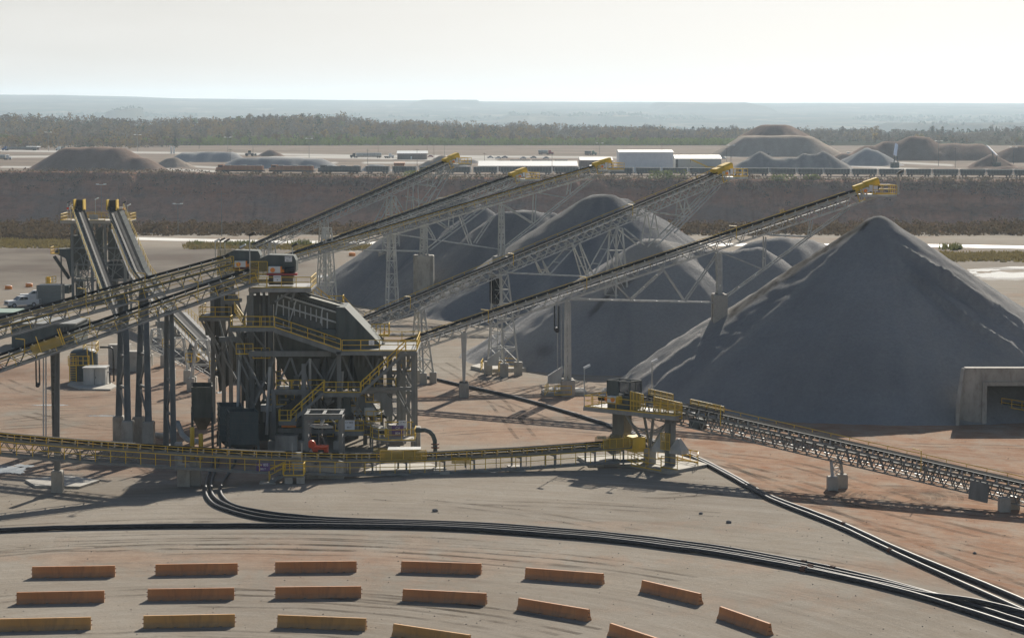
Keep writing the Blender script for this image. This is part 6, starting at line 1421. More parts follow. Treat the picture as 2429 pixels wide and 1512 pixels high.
pipeline('black pipeline starting near the transfer tower, the lower of two crossing red dirt', [(1440, 1009), (1505, 1031), (1640, 1084), (1720, 1124), (1807, 1173), (1860, 1197), (1987, 1247), (2136, 1317), (2200, 1346), (2296, 1389), (2428, 1448), (2600, 1525)], .17, (2112,))
# tyre tracks pressed into the ground
def trackmat():
    m, nt, b = newmat('tyre_track_dirt'); p = coords(nt); b.inputs['Base Color'].default_value = (.105, .082, .062, 1); b.inputs['Roughness'].default_value = 1; b.inputs['Specular IOR Level'].default_value = .05
    tr = nt.nodes.new('ShaderNodeBsdfTransparent'); mx = nt.nodes.new('ShaderNodeMixShader'); n1 = ramp(nt, nse(nt, p, .16, 8, None, .7), .40, .62, 0, .42)
    nt.links.new(n1, mx.inputs[0]); nt.links.new(tr.outputs[0], mx.inputs[1]); nt.links.new(b.outputs[0], mx.inputs[2]); nt.links.new(mx.outputs[0], nt.nodes['Material Output'].inputs[0]); return m
M['track'] = trackmat()
rng = random.Random(8); vs = []; fs = []
def trk(P, w, z):
    n0 = len(vs)
    for i, p in enumerate(P):
        d = P[min(i + 1, len(P) - 1)] - P[max(i - 1, 0)]; d.z = 0; d.normalize(); s = V3((-d.y, d.x, 0)) * (w / 2); vs.extend([(p.x + s.x, p.y + s.y, z), (p.x - s.x, p.y - s.y, z)])
    fs.extend([(n0 + 2 * i, n0 + 2 * i + 1, n0 + 2 * i + 3, n0 + 2 * i + 2) for i in range(len(P) - 1)])
zc_ = [.006]
def pair(P, gauge=1.9, w=.45):
    P = smooth_pts([V3(p) for p in P], 8)
    for sg in (-1, 1):
        Q_ = []
        for i, p in enumerate(P):
            d = P[min(i + 1, len(P) - 1)] - P[max(i - 1, 0)]; d.z = 0; d.normalize(); Q_.append(p + V3((-d.y, d.x, 0)) * (sg * gauge / 2))
        trk(Q_, w, zc_[0])
    zc_[0] += .0012
for k in range(13):                          # long sweeping passes round the outside of the barriers
    r = rng.uniform(50, 66) if k < 9 else rng.uniform(22, 44); a0 = rng.uniform(1.2, 1.75); a1 = a0 - rng.uniform(.3, .9)
    pair([V3((-22 + math.cos(a) * r + rng.gauss(0, .3), 135 + math.sin(a) * r, 0)) for a in frange(a0 + .35, a1, -.12) ] if False else [V3((-22 + math.cos(lerp(a0 + .35, a1, t / 9)) * r, 135 + math.sin(lerp(a0 + .35, a1, t / 9)) * (r + rng.gauss(0, .25)), 0)) for t in range(10)], 2.0, rng.uniform(.35, .6))
for pl in ([(1650, 1085), (1800, 1120), (2000, 1180), (2200, 1235), (2428, 1290)], [(1640, 1030), (1900, 1045), (2200, 1090), (2428, 1130)], [(1700, 1100), (1900, 1190), (2200, 1310), (2428, 1400)], [(1690, 1075), (1900, 1105), (2200, 1200), (2428, 1225)], [(1700, 1035), (2000, 1050), (2428, 1060)], [(1900, 1200), (2100, 1255), (2428, 1330)], [(2000, 1090), (2200, 1110), (2428, 1160)],
           [(1000, 1035), (1200, 1020), (1420, 1030)], [(1000, 1000), (1180, 985), (1330, 1005)], [(1000, 930), (1100, 925), (1300, 1000)], [(1040, 860), (1150, 925), (1250, 1040)], [(0, 1000), (200, 985), (420, 1000)], [(0, 960), (180, 970), (400, 950)], [(0, 900), (120, 940), (300, 930)], [(0, 1015), (260, 1005), (420, 1025)], [(60, 980), (200, 1010), (330, 1020)],
           [(1100, 1190), (1400, 1200), (1700, 1220)], [(900, 1180), (1200, 1210), (1500, 1260)], [(1450, 1165), (1560, 1176), (1700, 1166)], [(0, 640), (250, 660), (560, 640)], [(0, 615), (300, 630), (700, 612)], [(0, 668), (140, 672), (500, 690)], [(700, 700), (900, 650), (1100, 640)]): pair([G(u, v) for u, v in pl], 2.0, rng.uniform(.4, .7))
c_ = G(2130, 1181)
for r in (1.5, 2.5, 3.4, 4.6): pair([c_ + V3((math.cos(a) * r * (1.15 + .1 * math.sin(a * 2)), math.sin(a) * r * 1.5, 0)) for a in frange(r, r + 5.8, .3)], .6, .5)
for k in range(5):
    a = .5 + k * .25; pair([c_ + V3((math.cos(a) * 4, math.sin(a) * 5, 0)), c_ + V3((9, k * 1.6 - 2, 0)), c_ + V3((18 + k, 3 - k * 2.2, 0))], 1.2, .4)
me = bpy.data.meshes.new('tyre_tracks'); me.from_pydata(vs, [], fs); me.materials.append(M['track']); o = bpy.data.objects.new('ground_tracks', me); COL.objects.link(o); tag(o, kind='structure')
# ------------------------------------------------------------------ tunnel portal in the flank of the big cone
tp = thing('tunnel_portal', 'concrete tunnel portal with dark opening, set in the foot of the largest gravel cone', 'tunnel', G(2330, 1004)); yt = 262.0
X = lambda u: (u - 1214) / F * yt
zt_ = Q(2300, 872, yt).z; x0, x1, x2 = X(2283), X(2347), X(2560); zo = Q(2347, 914, yt).z; x3 = X(2520)
mb = MB(); mb.prism([(x0 - .1, yt, -.2), (x1, yt, -.2), (x1, yt, zo), (x3, yt, zo), (x3, yt, -.2), (x2, yt, -.2), (x2, yt, zt_), (x0 + .6, yt, zt_)], (0, 1.2, 0)); mb.build('face_wall', M['conc'], tp)
mb = MB(); mb.bx(x1 - .5, x1, yt - .22, yt - .003, -.1, zo + .45); mb.bx(x1 + .003, x3, yt - .22, yt - .003, zo, zo + .45); mb.build('frame', M['conc'], tp)
mb = MB(); mb.prism([(x0 - .25, yt - 1.2, -.2), (x0 - .1, yt + .1, -.2), (x0 + .6, yt + .1, zt_ - .05), (x0 + .45, yt - .1, zt_ - .05), (x0 - .25, yt - 1.2, 2.4)], (-.35, .1, 0)); mb.build('wing_wall', M['conc'], tp)
mb = MB(); yi = yt + 1.2; mb.bx(x1 - .4, x1 - .05, yi, yi + 22, -.1, zo + .3); mb.bx(x3, x3 + .4, yi, yi + 22, -.1, zo + .3); mb.bx(x1 - .05, x3, yi, yi + 22, zo + .05, zo + .35); mb.bx(x1 - .05, x3, yi + 21.8, yi + 22, -.1, zo + .05); mb.build('tunnel_lining', M['conc'], tp)
mb = MB(); mb.beam(Q(2360, 952, yt + 4), Q(2520, 972, yt + 3), 1.2, .2); mb.build('belt', M['belt'], tp); a, b = Q(2375, 952, yt + 3.2), Q(2520, 974, yt + 2.2); MB().rail([a - Z * .6, b - Z * .6], 1.0, 1.2, .05).build('handrail', M['yellow'], tp)
MB().tube(Q(2440, 926, yt + 2), Q(2446, 930, yt + 2), .2, 8).build('lamp', M['white'], tp)
# ------------------------------------------------------------------ loose rocks
def rock(p, s, label, mat='p_dark'):
    bm = bmesh.new(); bmesh.ops.create_icosphere(bm, subdivisions=2, radius=s)
    for v in bm.verts: v.co *= 1 + .35 * nz(*(v.co / s * 1.3 + p)); v.co.z = v.co.z * .65 + s * .3
    me = bpy.data.meshes.new('rock'); bm.to_mesh(me); bm.free(); me.materials.append(M[mat]); o = bpy.data.objects.new('rock', me); COL.objects.link(o); o.location = p; tag(o, label, 'rock', 'loose rocks on the ground')
rock(G(1032, 1212), .28, 'pale rock lying alone above the pipe bundle, left of centre', 'p_grey'); rock(G(1728, 1239), .24, 'dark rock, larger of two lying on the grey ground below the long conveyor shadow'); rock(G(1662, 1218), .18, 'small dark rock up and left of a larger one on grey ground'); rock(G(2441 - 130, 1312), .16, 'small rock near the two pipes at lower right')
rng = random.Random(5); mb = MB()
for i in range(900):
    u = rng.uniform(-20, 2450); v = rng.uniform(1120, 1512) if i % 3 else rng.uniform(880, 1130); p = G(u, v); s = rng.uniform(.02, .075); q = [p + V3((rng.uniform(-s, s), rng.uniform(-s, s), rng.uniform(0, s))) for _ in range(4)]; mb.add([p + V3((-s, -s * .6, 0)), p + V3((s, -s * .5, 0)), p + V3((0, s, 0)), p + V3((rng.uniform(-s, s) * .4, 0, s * .9))], [(0, 1, 3), (1, 2, 3), (2, 0, 3)])
tag(mb.build('gravel', M['p_grey']), 'small stones scattered over the ground', 'gravel', None, 'stuff')
# ------------------------------------------------------------------ vehicles
def wheel(mb, x, y, r, w): mb.tube((x, y - w / 2, r), (x, y + w / 2, r), r, 14)
def loft(secs, name, mat, parent):
    """secs: list of (x, [(y,z)...])"""
    mb = MB(); n = len(secs[0][1]); vs = [(x, y, z) for x, pr in secs for y, z in pr]
    fs = [(i * n + j, i * n + (j + 1) % n, (i + 1) * n + (j + 1) % n, (i + 1) * n + j) for i in range(len(secs) - 1) for j in range(n)] + [tuple(range(n)), tuple((len(secs) - 1) * n + j for j in range(n))]
    mb.add(vs, fs); o = mb.build(name, mat, off=(0, 0, 0)); o.parent = parent; return o
def ch(mb, name, mat, parent, smooth=False):
    o = mb.build(name, mat, off=(0, 0, 0), smooth=smooth); o.parent = parent; return o
def sec(hw, z0, z1, tp=.0): return [(-hw, z0), (-hw, z1 - .12), (-hw + tp, z1), (hw - tp, z1), (hw, z1 - .12), (hw, z0)]
def pickup(label, loc, rz, col='white', group='white pickup trucks'):
    r = thing('pickup_truck', label, 'pickup truck', loc, group, rz)
    loft([(-2.85, sec(.95, .5, 1.05, .05)), (-2.75, sec(.98, .45, 1.22, .08)), (-1.2, sec(1.0, .42, 1.27, .1)), (.5, sec(1.0, .42, 1.27, .08)), (.56, sec(1.0, .42, 1.27, .06)), (2.9, sec(.98, .5, 1.27, .04))], 'body', M[col], r)
    loft([(-1.25, sec(.92, 1.24, 1.28, .05)), (-.45, sec(.84, 1.24, 1.88, .12)), (.5, sec(.84, 1.24, 1.92, .12)), (.98, sec(.86, 1.24, 1.86, .12)), (1.12, sec(.9, 1.24, 1.3, .06))], 'cab', M[col], r)
    mb = MB(); mb.add([(-1.22, -.78, 1.31), (-1.22, .78, 1.31), (-.52, .70, 1.82), (-.52, -.70, 1.82)], [(0, 1, 2, 3)]); 
    for v in range(4): mb.v[v].x -= .03; mb.v[v].z += .02
    ch(mb, 'windscreen', M['glass'], r)
    mb = MB()
    for sg in (-1, 1):
        mb.add([(-.95, sg * .93, 1.33), (.0, sg * .93, 1.33), (.0, sg * .87, 1.78), (-.42, sg * .87, 1.78)], [(0, 1, 2, 3)]).add([(.07, sg * .93, 1.33), (.85, sg * .93, 1.33), (.75, sg * .87, 1.78), (.07, sg * .87, 1.78)], [(0, 1, 2, 3)])
    ch(mb, 'side_window', M['glass'], r)
    mb = MB(); mb.bx(1.2, 2.82, -.86, .86, 1.262, 1.285); ch(mb, 'truck_bed', M['black'], r)
    mb = MB(); mb.bx(-2.89, -2.78, -.62, .62, .68, 1.06); ch(mb, 'grille', M['black'], r)
    for sg in (-1, 1): mb = MB(); mb.bx(-2.9, -2.74, sg * .82 - .14, sg * .82 + .14, .82, 1.06); ch(mb, 'headlight', M['glint'], r)
    mb = MB(); mb.bx(-2.98, -2.84, -.95, .95, .42, .64); ch(mb, 'bumper', M['silver'], r)
    for x in (-1.85, 1.85):
        for sg in (-1, 1):
            mb = MB(); wheel(mb, x, sg * .86, .41, .3); t = ch(mb, 'wheel', M['tyre'], r); mb = MB(); mb.tube((x, sg * 1.012, .41), (x, sg * 1.02, .41), .24, 12); ch(mb, 'rim', M['silver'], t)
    return r
p1 = G(62, 729); pickup('white pickup truck in front, facing left beside the grey ribbed bin', (p1.x - 1.0, p1.y + 1, 0), R(38))
pickup('white pickup truck parked behind the front one, its roof and bed showing', (G(72, 716).x + .4, G(72, 716).y + 3, 0), R(10))
for (u, v, lab) in ((20, 685.5, 'round orange drum nearest the left edge, on the yard'), (69, 680, 'round orange drum to the right, near the back tower')):
    p = G(u, v); r = thing('orange_drum', lab, 'drum', p, 'orange drums on the yard')
    MB().lathe(p, [(.66, 0), (.7, .08), (.66, .16), (.69, .3), (.66, .42), (.69, .56), (.63, .66), (.5, .68)], 18).build('drum_body', M['orange'], r, True); MB().lathe(p + Z * .68, [(.4, 0), (.38, .05)], 14).build('lid', M['white'], r)
for i, (u, v) in enumerate(((866, 600), (914, 598), (835, 607))): 
    p = G(u, v); tag(MB().lathe(p, [(.75, 0), (.8, .4), (.75, .8), (.5, .85)], 14).build('orange_drum', M['orange'], off=p), ['orange drum left of centre behind the tower legs, nearest the gravel', 'orange drum beside the far road, right one of two', 'orange drum nearest the plant, partly hidden by legs'][i], 'drum', 'orange drums on the yard')
# ------------------------------------------------------------------ vegetation on the near rim
def leafmat(name, c, c2, trans=.0):
    m, nt, b = newmat(name); p = coords(nt); a = mixc(nt, ramp(nt, nse(nt, p, .35, 5), .35, .65), c, c2); nt.links.new(a, b.inputs['Base Color']); b.inputs['Roughness'].default_value = .9; b.inputs['Specular IOR Level'].default_value = .1
    tl = nt.nodes.new('ShaderNodeBsdfTranslucent'); nt.links.new(a, tl.inputs[0]); mx = nt.nodes.new('ShaderNodeMixShader'); mx.inputs[0].default_value = .32; nt.links.new(b.outputs[0], mx.inputs[1]); nt.links.new(tl.outputs[0], mx.inputs[2]); nt.links.new(mx.outputs[0], nt.nodes['Material Output'].inputs[0]); return m
M['scrub'] = leafmat('dry_scrub', (.07, .05, .033), (.125, .09, .05)); M['grass'] = leafmat('dry_grass', (.16, .125, .045), (.24, .19, .07)); M['grassg'] = leafmat('green_weeds', (.09, .11, .03), (.17, .15, .045))
M['bare'] = leafmat('bare_twigs', (.075, .062, .048), (.12, .10, .076)); M['leafg'] = leafmat('olive_leaves', (.075, .105, .022), (.14, .165, .04)); M['leafy'] = leafmat('yellow_leaves', (.22, .15, .04), (.30, .21, .06)); M['leafd'] = leafmat('dark_evergreen', (.025, .035, .02), (.05, .06, .032)); M['leafb'] = leafmat('russet_leaves', (.12, .085, .035), (.18, .125, .055))
def puff(mb, p, w, h, n, s):
    for _ in range(n):
        z = rng.random(); a = rng.uniform(0, 6.283); r = w * (.35 + .65 * math.sin(math.pi * min(1, z * .8 + .15))) * rng.random() ** .5; q = p + V3((math.cos(a) * r, math.sin(a) * r, h * (.12 + .88 * z))); t = V3((rng.gauss(0, 1), rng.gauss(0, .6), rng.gauss(0, 1.3))).normalized(); b = V3((-t.z, rng.gauss(0, .5), t.x)).normalized(); ss = s * rng.uniform(.5, 1.3); mb.add([q - t * ss, q + b * ss * .7, q + t * ss, q - b * ss * .5], [(0, 1, 2, 3)])
def tuft(mb, p, w, h, n, rng, lean=.5):
    for _ in range(n):
        a = rng.uniform(0, 6.283); q = p + V3((rng.gauss(0, w * .4), rng.gauss(0, w * .4), 0)); d = V3((math.cos(a), math.sin(a), 0)); hh = h * rng.uniform(.5, 1); s = V3((-d.y, d.x, 0)) * (w * .12 + .1)
        mb.add([q - s, q + s, q + d * (hh * lean * rng.uniform(-1, 1)) + Z * hh], [(0, 1, 2)])
rng = random.Random(3); mb = MB()
for i in range(2600):
    u = rng.uniform(-120, 2560); v = rng.triangular(538, 560, 551); p = G(u, v); hmax = 3.4 * (.55 + .6 * abs(nz(u * .012, 2.2)) + .35 * nz(u * .06, 8)) * sst(562, 548, v) + .7; puff(mb, p - Z * .4, 1.8, hmax * (.85 if 200 < u < 2300 else 1), 12, .42)
for i in range(260):
    u = rng.uniform(-40, 255); p = G(u, rng.uniform(561, 568) + .018 * max(0, u)); puff(mb, p - Z * .3, 1.8, 1.9, 10, .4)
tag(mb.build('undergrowth', M['scrub']), 'dark dry scrub along the near rim of the pit', 'undergrowth', None, 'stuff')
mb = MB()
for (u0, u1, v0, v1, n, h) in ((-60, 245, 566, 590, 1500, .8), (448, 640, 576, 592, 700, .8), (640, 930, 580, 594, 700, .7), (2200, 2500, 597, 622, 1200, .8), (880, 1500, 582, 592, 500, .6)):
    for _ in range(n): u = rng.uniform(u0, u1); v = rng.triangular(v0, v1, (v0 + v1) / 2) ; tuft(mb, G(u, v), 1.4, h, 5, rng, .6)
tag(mb.build('grass', M['grass']), 'strips of dry yellow grass along the pale road', 'grass', None, 'stuff')
mb = MB()
for (u, v, s) in ((548, 583, 1.0), (580, 584, 1.3), (712, 583, 1.4), (1480, 590, 1), (470, 581, .9), (2260, 590, 1.2), (1120, 575, 1)):
    for _ in range(26): tuft(mb, G(u + rng.gauss(0, 8 * s), v + rng.gauss(0, 1.5)), 1.3 * s, 1.4 * s, 5, rng, .5)
tag(mb.build('weeds', M['grassg']), 'green weeds growing in the dry grass', 'weeds', None, 'stuff')
# ------------------------------------------------------------------ trees
def tree_proto(kind, seed):
    """crown and trunk meshes about 10 m tall, origin at the foot"""
    rng = random.Random(seed); tr = MB(); cr = MB(); Hh = 10
    tr.tube((0, 0, -.5), (rng.uniform(-.3, .3), 0, Hh * .55), .22, 5, .1); lim = []
    for k in range(9):
        a = rng.uniform(0, 6.283); z0 = Hh * rng.uniform(.2, .5); e = V3((math.cos(a) * rng.uniform(1, 2.6), math.sin(a) * rng.uniform(1, 2.6), Hh * rng.uniform(.55, .97))); tr.tube((0, 0, z0), e, .11, 4, .03); lim.append(e)
    def blob(c, r, n, s, flat=1.0):
        for _ in range(n):
            d = V3((rng.gauss(0, 1), rng.gauss(0, 1), rng.gauss(0, 1))).normalized() * (r * rng.random() ** .4); q = c + V3((d.x, d.y, d.z * flat)); t = V3((rng.gauss(0, 1), rng.gauss(0, 1), rng.gauss(0, 1))).normalized(); b = t.orthogonal().normalized(); ss = s * rng.uniform(.5, 1.2); cr.add([q - t * ss, q + b * ss * .8, q + t * ss, q - b * ss * .6], [(0, 1, 2, 3)])
    if kind == 'bare':
        for e in lim:
            for _ in range(10):
                st = e * rng.uniform(.55, 1); q = st + V3((rng.gauss(0, .8), rng.gauss(0, .8), rng.uniform(.4, 1.9))); s = V3((rng.gauss(0, 1), rng.gauss(0, 1), 0)).normalized() * .16; cr.add([st - s, st + s, q], [(0, 1, 2)])
            blob(e * .85, 1.3, 9, .42, .9)
    elif kind == 'evergreen':
        for k in range(9): z = lerp(1.2, Hh * .98, k / 8); blob(V3((0, 0, z)), 2.3 * (1 - k / 9.2), 15, .55, .4)
    else:
        for e in lim: blob(e * rng.uniform(.7, .95), 1.6, 17, .5, .8)
        blob(V3((0, 0, Hh * .6)), 1.8, 20, .55)
    return tr, cr
TP = {}
TM = {'bare': 'bare', 'evergreen': 'leafd', 'leafy': 'leafg', 'gold': 'leafy', 'russet': 'leafb'}
TL = {'bare': 'bare grey-brown tree in the wood beyond the yard', 'evergreen': 'dark evergreen standing in the wood beyond the yard', 'leafy': 'olive green tree at the edge of the wood beyond the yard', 'gold': 'yellow-leaved tree in the wood beyond the yard', 'russet': 'russet brown tree in the wood beyond the yard'}
def tree(kind, p, h, w=1.0, label=None):
    key = (kind, rng.randrange(3))
    rt = thing('tree', label or TL[kind], 'tree', p, 'trees of the far wood', rng.uniform(0, 6.28)); rt.scale = (h / 10 * w, h / 10 * w, h / 10)
    if key not in TP:
        a, b = tree_proto(kind, hash(key[0]) % 7 + key[1] * 31 if False else sum(map(ord, kind)) + key[1] * 31)
        o1 = a.build('trunk', M['bark'], off=(0, 0, 0)); o2 = b.build('crown', M[TM[kind]], off=(0, 0, 0)); TP[key] = (o1.data, o2.data); o1.parent = rt; o2.parent = rt
    else:
        for nm, me in zip(('trunk', 'crown'), TP[key]): o = bpy.data.objects.new(nm, me); COL.objects.link(o); o.parent = rt
rng = random.Random(21)
def onhill(u, y): x = (u - CU) / F * y; return V3((x, y, zhill(x, y)))
cnt = 0
for i in range(286):
    u = rng.uniform(-30, 2460); front = rng.random() < .55
    if u > 1680 and u < 2040 and front: front = False
    y = rng.uniform(2070, 2230) if front else rng.uniform(2450, 2780)
    if u < 480 and front: y = rng.uniform(1900, 2150)
    k = rng.random(); kind = 'bare' if k < .5 else 'leafy' if k < .68 else 'russet' if k < .86 else 'gold' if k < .92 else 'evergreen'
    if not front and u > 1250: kind = 'bare' if k < .8 else 'evergreen'
    h = rng.uniform(7, 13) * (1.1 if front else .95)
    if u > 1250 and front: h *= .75
    x = (u - CU) / F * y; tree(kind, (x, y, zhill(x, y) - .3), h, rng.uniform(.9, 1.5))
# the rest of the wood: one mass of small crowns
wm = {'bare': MB(), 'russet': MB(), 'leafd': MB(), 'leafg': MB()}
for i in range(7600):
    t = rng.random() ** .8; y = lerp(2062, 2860, t); u = rng.uniform(-60, 2490)
    if u < 470: y = lerp(1890 + max(0, u - 300) * 1.0, 2800, rng.random())
    x = (u - CU) / F * y; n1 = nz(x * .012, y * .006, 1); n2 = nz(x * .03, y * .015, 7)
    if n1 > .30 and y > 2150: continue          # clearings
    if u > 1450 and y < 2400 and n2 > -.15: continue
    if u > 2080 and n2 > -.05: continue
    kind = 'bare' if n2 < .12 else 'russet'
    if rng.random() < .10: kind = 'leafd'
    if y < 2300 and n1 < .2 and 470 < u < 1700 and rng.random() < .7: kind = 'leafg'
    h = rng.uniform(5, 9.5) * (.55 if kind == 'leafg' else 1) * (.8 if u > 1250 else 1) * (1 + .5 * n2 + .45 * nz(x * .09, y * .05, 3))
    z = zhill(x, y) if y > 2061 else 0
    puff(wm[kind], V3((x, y, z - .3)), rng.uniform(2.2, 4.2), h, 15, .95)
for i in range(3000):                               # low green thicket along the wood edge
    u = rng.uniform(180, 1760); y = rng.uniform(2062, 2180); x = (u - CU) / F * y
    if nz(x * .02, y * .03, 5) > .3: continue
    puff(wm['leafg'], V3((x, y, zhill(x, y))), rng.uniform(2, 4.5), rng.uniform(2.5, 6), 10, .9)
for k, nm, lb in (('bare', 'woods', 'bare grey-brown woods seen as one mass beyond the yard'), ('russet', 'woods', 'russet brown parts of the far woods'), ('leafd', 'woods', 'dark evergreen parts of the far woods'), ('leafg', 'undergrowth', 'olive green thicket along the foot of the far woods')):
    tag(wm[k].build(nm, M[TM.get(k, k)]), lb, 'woods' if nm == 'woods' else 'undergrowth', None, 'stuff')
# far off tree lines on the plain
mb = MB()
for i in range(2600):
    y = rng.uniform(3000, 9500); u = rng.uniform(-80, 2500); x = (u - CU) / F * y
    if nz(x * .0016, y * .0008, 9) < .02: continue
    s = y / 900; puff(mb, V3((x, y, zhill(x, y))), rng.uniform(5, 13) * s * .25, rng.uniform(5, 9), 7, 1.3 * s * .5)
tag(mb.build('woods', M['leafd']), 'hazy tree lines dotted over the far plain', 'woods', None, 'stuff')
# small autumn tree and bushes on the pit rims
tree('gold', G(1862, 566) + V3((0, 0, 0)), 8.5, 1.0, 'lone yellow-leaved tree on the near rim, behind the nearest stacking conveyor')
for u, v, hh, lab in ((1555, 409, 4.5, 'broad green bush on the far rim below the white building'), (1580, 409, 5, 'green bush on the far rim, right beside a broader one'), (1850, 424, 3.5, 'small green bush on the far rim under the train'), (1925, 427, 3, 'small bush on the far rim, right of another under the train'), (967, 418, 4, 'small yellow-green bush on the far rim by the steepest conveyor')):
    y = interp(u, RIM) - 3; x = (u - CU) / F * y; rt = thing('bush', lab, 'bush', (x, y, zpit(x, y) - .5), 'bushes on the far rim'); m_ = MB()
    for _ in range(5): puff(m_, V3((x + rng.gauss(0, 3), y + rng.gauss(0, 1), zpit(x, y) - .5)), 2.6, hh, 40, .45)
    m_.build('foliage', M['leafg'], rt)
mb = MB()
for i in range(1500):
    u = rng.uniform(-30, 2460); y = interp(u, RIM) + rng.uniform(-14, 3); x = (u - CU) / F * y; z = zpit(x, y)
    if z < -14: continue
    puff(mb, V3((x, y, z - .3)), 2.2, rng.uniform(.8, 2.4), 8, .5)
tag(mb.build('undergrowth', M['scrub']), 'brown scrub along the far rim of the pit', 'undergrowth', None, 'stuff')
# ------------------------------------------------------------------ far yard: stockpiles
def fp(label, ubase, vb, tops, mat='p_grey', sx=.6, step=2.2, gully=.8, lump=.6, fl=0, dy=1.25):
    y0 = 199185 / (vb - 248); aps = []
    for t in tops:
        u, v = t[:2]; f_ = t[2] if len(t) > 2 else fl; yy = y0
        for _ in range(4): z = at(u, v, Y=yy).z; yy = y0 + max(1, z) * dy + f_
        p = at(u, v, Y=yy); aps.append((p.x, p.y, p.z, sx, .62, f_))
    pile('stockpile', label, aps, M[mat], step, group='stockpiles in the far yard', gully=gully, rough=.3, lump=lump)
fp('dark flat-topped stockpile at the far left of the yard, larger than its neighbours', None, 404, [(185, 350, 7), (225, 348.5, 8), (270, 352, 6), (330, 374, 4)], 'p_brown', .62)
fp('small pale stockpile right of the dark flat-topped one', None, 397, [(412, 373, 1), (402, 376, 1)], 'p_tan', .55, 1.4)
fp('long low grey stockpile behind the orange locomotives, upper one', None, 383.5, [(450, 362, 5), (490, 360.5, 6), (535, 361.5, 5)], 'p_blue', .6)
fp('long low grey stockpile right above the orange locomotives', None, 399, [(590, 374, 6), (640, 373.5, 8), (690, 374.5, 8), (740, 376, 6)], 'p_blue', .6)
fp('small brown cone of spoil beside the wheel loader', None, 370, [(641, 354.5, 1)], 'p_brown', .58, 1.5)
fp('small dark heap beside the yellow haul truck', None, 405, [(892, 391, 3)], 'p_blue', .55, 1.2)
fp('brown cone behind the head of the steepest conveyor', None, 397, [(1048, 369, 1), (1020, 380, 1)], 'p_tan', .6, 1.5)
fp('small dark heap right behind the steepest conveyor head', None, 386, [(1112, 379, 3)], 'p_grey', .5, 1.5)
fp('huge two-tiered brown stockpile in the distance at right, a darker mound on its flat top', None, 371, [(1776, 324, 3), (1800, 323, 12), (1840, 322, 16), (1880, 324, 12), (1900, 326, 8)], 'p_tan', .58, 2.4, 1.0)
y_ = 199185 / (371 - 248) + 55
p = at(1838, 296, Y=y_); q = at(1860, 298, Y=y_); q2 = at(1815, 298, Y=y_)
pile('stockpile', 'dark brown mound sitting on the flat top of the huge two-tiered stockpile', [(p.x, p.y, p.z, .6, .55, 8), (q.x, q.y, q.z, .55, .55, 4), (q2.x, q2.y, q2.z, .55, .55, 4)], M['p_brown'], 2.2, base=at(1838, 325, Y=y_).z, group='stockpiles in the far yard', gully=.6)
fp('grey stockpile with two peaks and pale slopes between, right of the shed and crane', None, 408, [(1803, 358.5, .5), (1772, 380, 1), (1840, 378, 6), (1880, 376, 5), (1910, 366, 1), (1952, 360, .5), (1930, 366, 1)], 'p_grey', .6, 1.6, 1.0)
fp('blue-grey cone left of the white tower at far right', None, 392.5, [(2055, 350, .5), (2075, 356, .5)], 'p_blue', .58, 1.8)
fp('broad brown spoil ridges far back at the right', None, 380, [(2000, 366, 2), (2060, 345, 3), (2110, 335, 4), (2165, 323, 3), (2190, 326, 3), (2260, 340, 6), (2310, 342, 5)], 'p_brown', .58, 3, 1.4, 1.2)
fp('dark cone under the slanting bright stacker at the right edge', None, 397, [(2352, 365, .5)], 'p_brown', .6, 1.8)
fp('low dark heaps along the train at the right edge', None, 408, [(2200, 399, 4), (2240, 398, 5), (2330, 397, 6), (2400, 396, 6)], 'p_brown', .4, 2)
fp('low brown heap beyond the right edge of the yard', None, 385, [(2420, 345, 4), (2500, 345, 6)], 'p_brown', .55, 2.6)
# ------------------------------------------------------------------ train
TA, TB = 1232.0, 1166.0
yT = 1200.0
def yTr(u): return lerp(TA, TB, (u - 513) / 1600)
def Tp(u, z=0):
    y = yTr(u); return V3(((u - CU) / F * y, y, z))
mb = MB(); mb.beam(Tp(500, .1), Tp(2700, .1), 3.2, .24); o = mb.build('rail_track', M['rust']); tag(o, kind='structure')
TANG = math.atan2(Tp(2000).y - Tp(600).y, Tp(2000).x - Tp(600).x)
def xT(u): return (u - CU) / F * yT
def loco(label, u0, u1, mat, grp):
    A = Tp(u0); L = (Tp(u1) - A).length; r = thing('locomotive', label, 'locomotive', A, grp, TANG); x0, x1, y = 0, L, 0
    mb = MB().bx(x0, x1, -1.5, 1.5, .9, 1.6); ch(mb, 'underframe', M['black'], r); mb = MB().bx(x0 + 4.2, x1 - .6, -1.2, 1.2, 1.6, 3.9); ch(mb, 'hood', M[mat], r)
    mb = MB().bx(x0 + 1.2, x0 + 4.19, -1.5, 1.5, 1.6, 4.4); ch(mb, 'cab', M[mat], r); mb = MB().bx(x0 + .1, x0 + 1.19, -1.1, 1.1, 1.6, 2.9); ch(mb, 'nose', M[mat], r)
    mb = MB()
    for k in range(3): xx = lerp(x0 + 5, x1 - 4, k / 2); mb.bx(xx, xx + 2.6, -.9, .9, 3.903, 4.3)
    ch(mb, 'roof_fan', M['steel_l'], r); mb = MB(); mb.bx(x0 + 1.6, x0 + 3.8, -1.53, -1.503, 3.2, 4.0); ch(mb, 'cab_window', M['glass'], r)
    mb = MB()
    for xx in (x0 + 2.5, x0 + 4.3, x0 + 6.1, x1 - 6, x1 - 4.2, x1 - 2.4): mb.tube((xx, -1.1, .72), (xx, 1.1, .72), .5, 10)
    ch(mb, 'wheelset', M['black'], r)
loco('faded orange locomotive leading at the left end of the train', 514, 628, 'locoor', 'locomotives'); loco('faded orange locomotive, second behind the leading one', 640, 747, 'locoor', 'locomotives'); loco('dark grey locomotive behind the two orange ones', 756, 858, 'steel_d', 'locomotives')
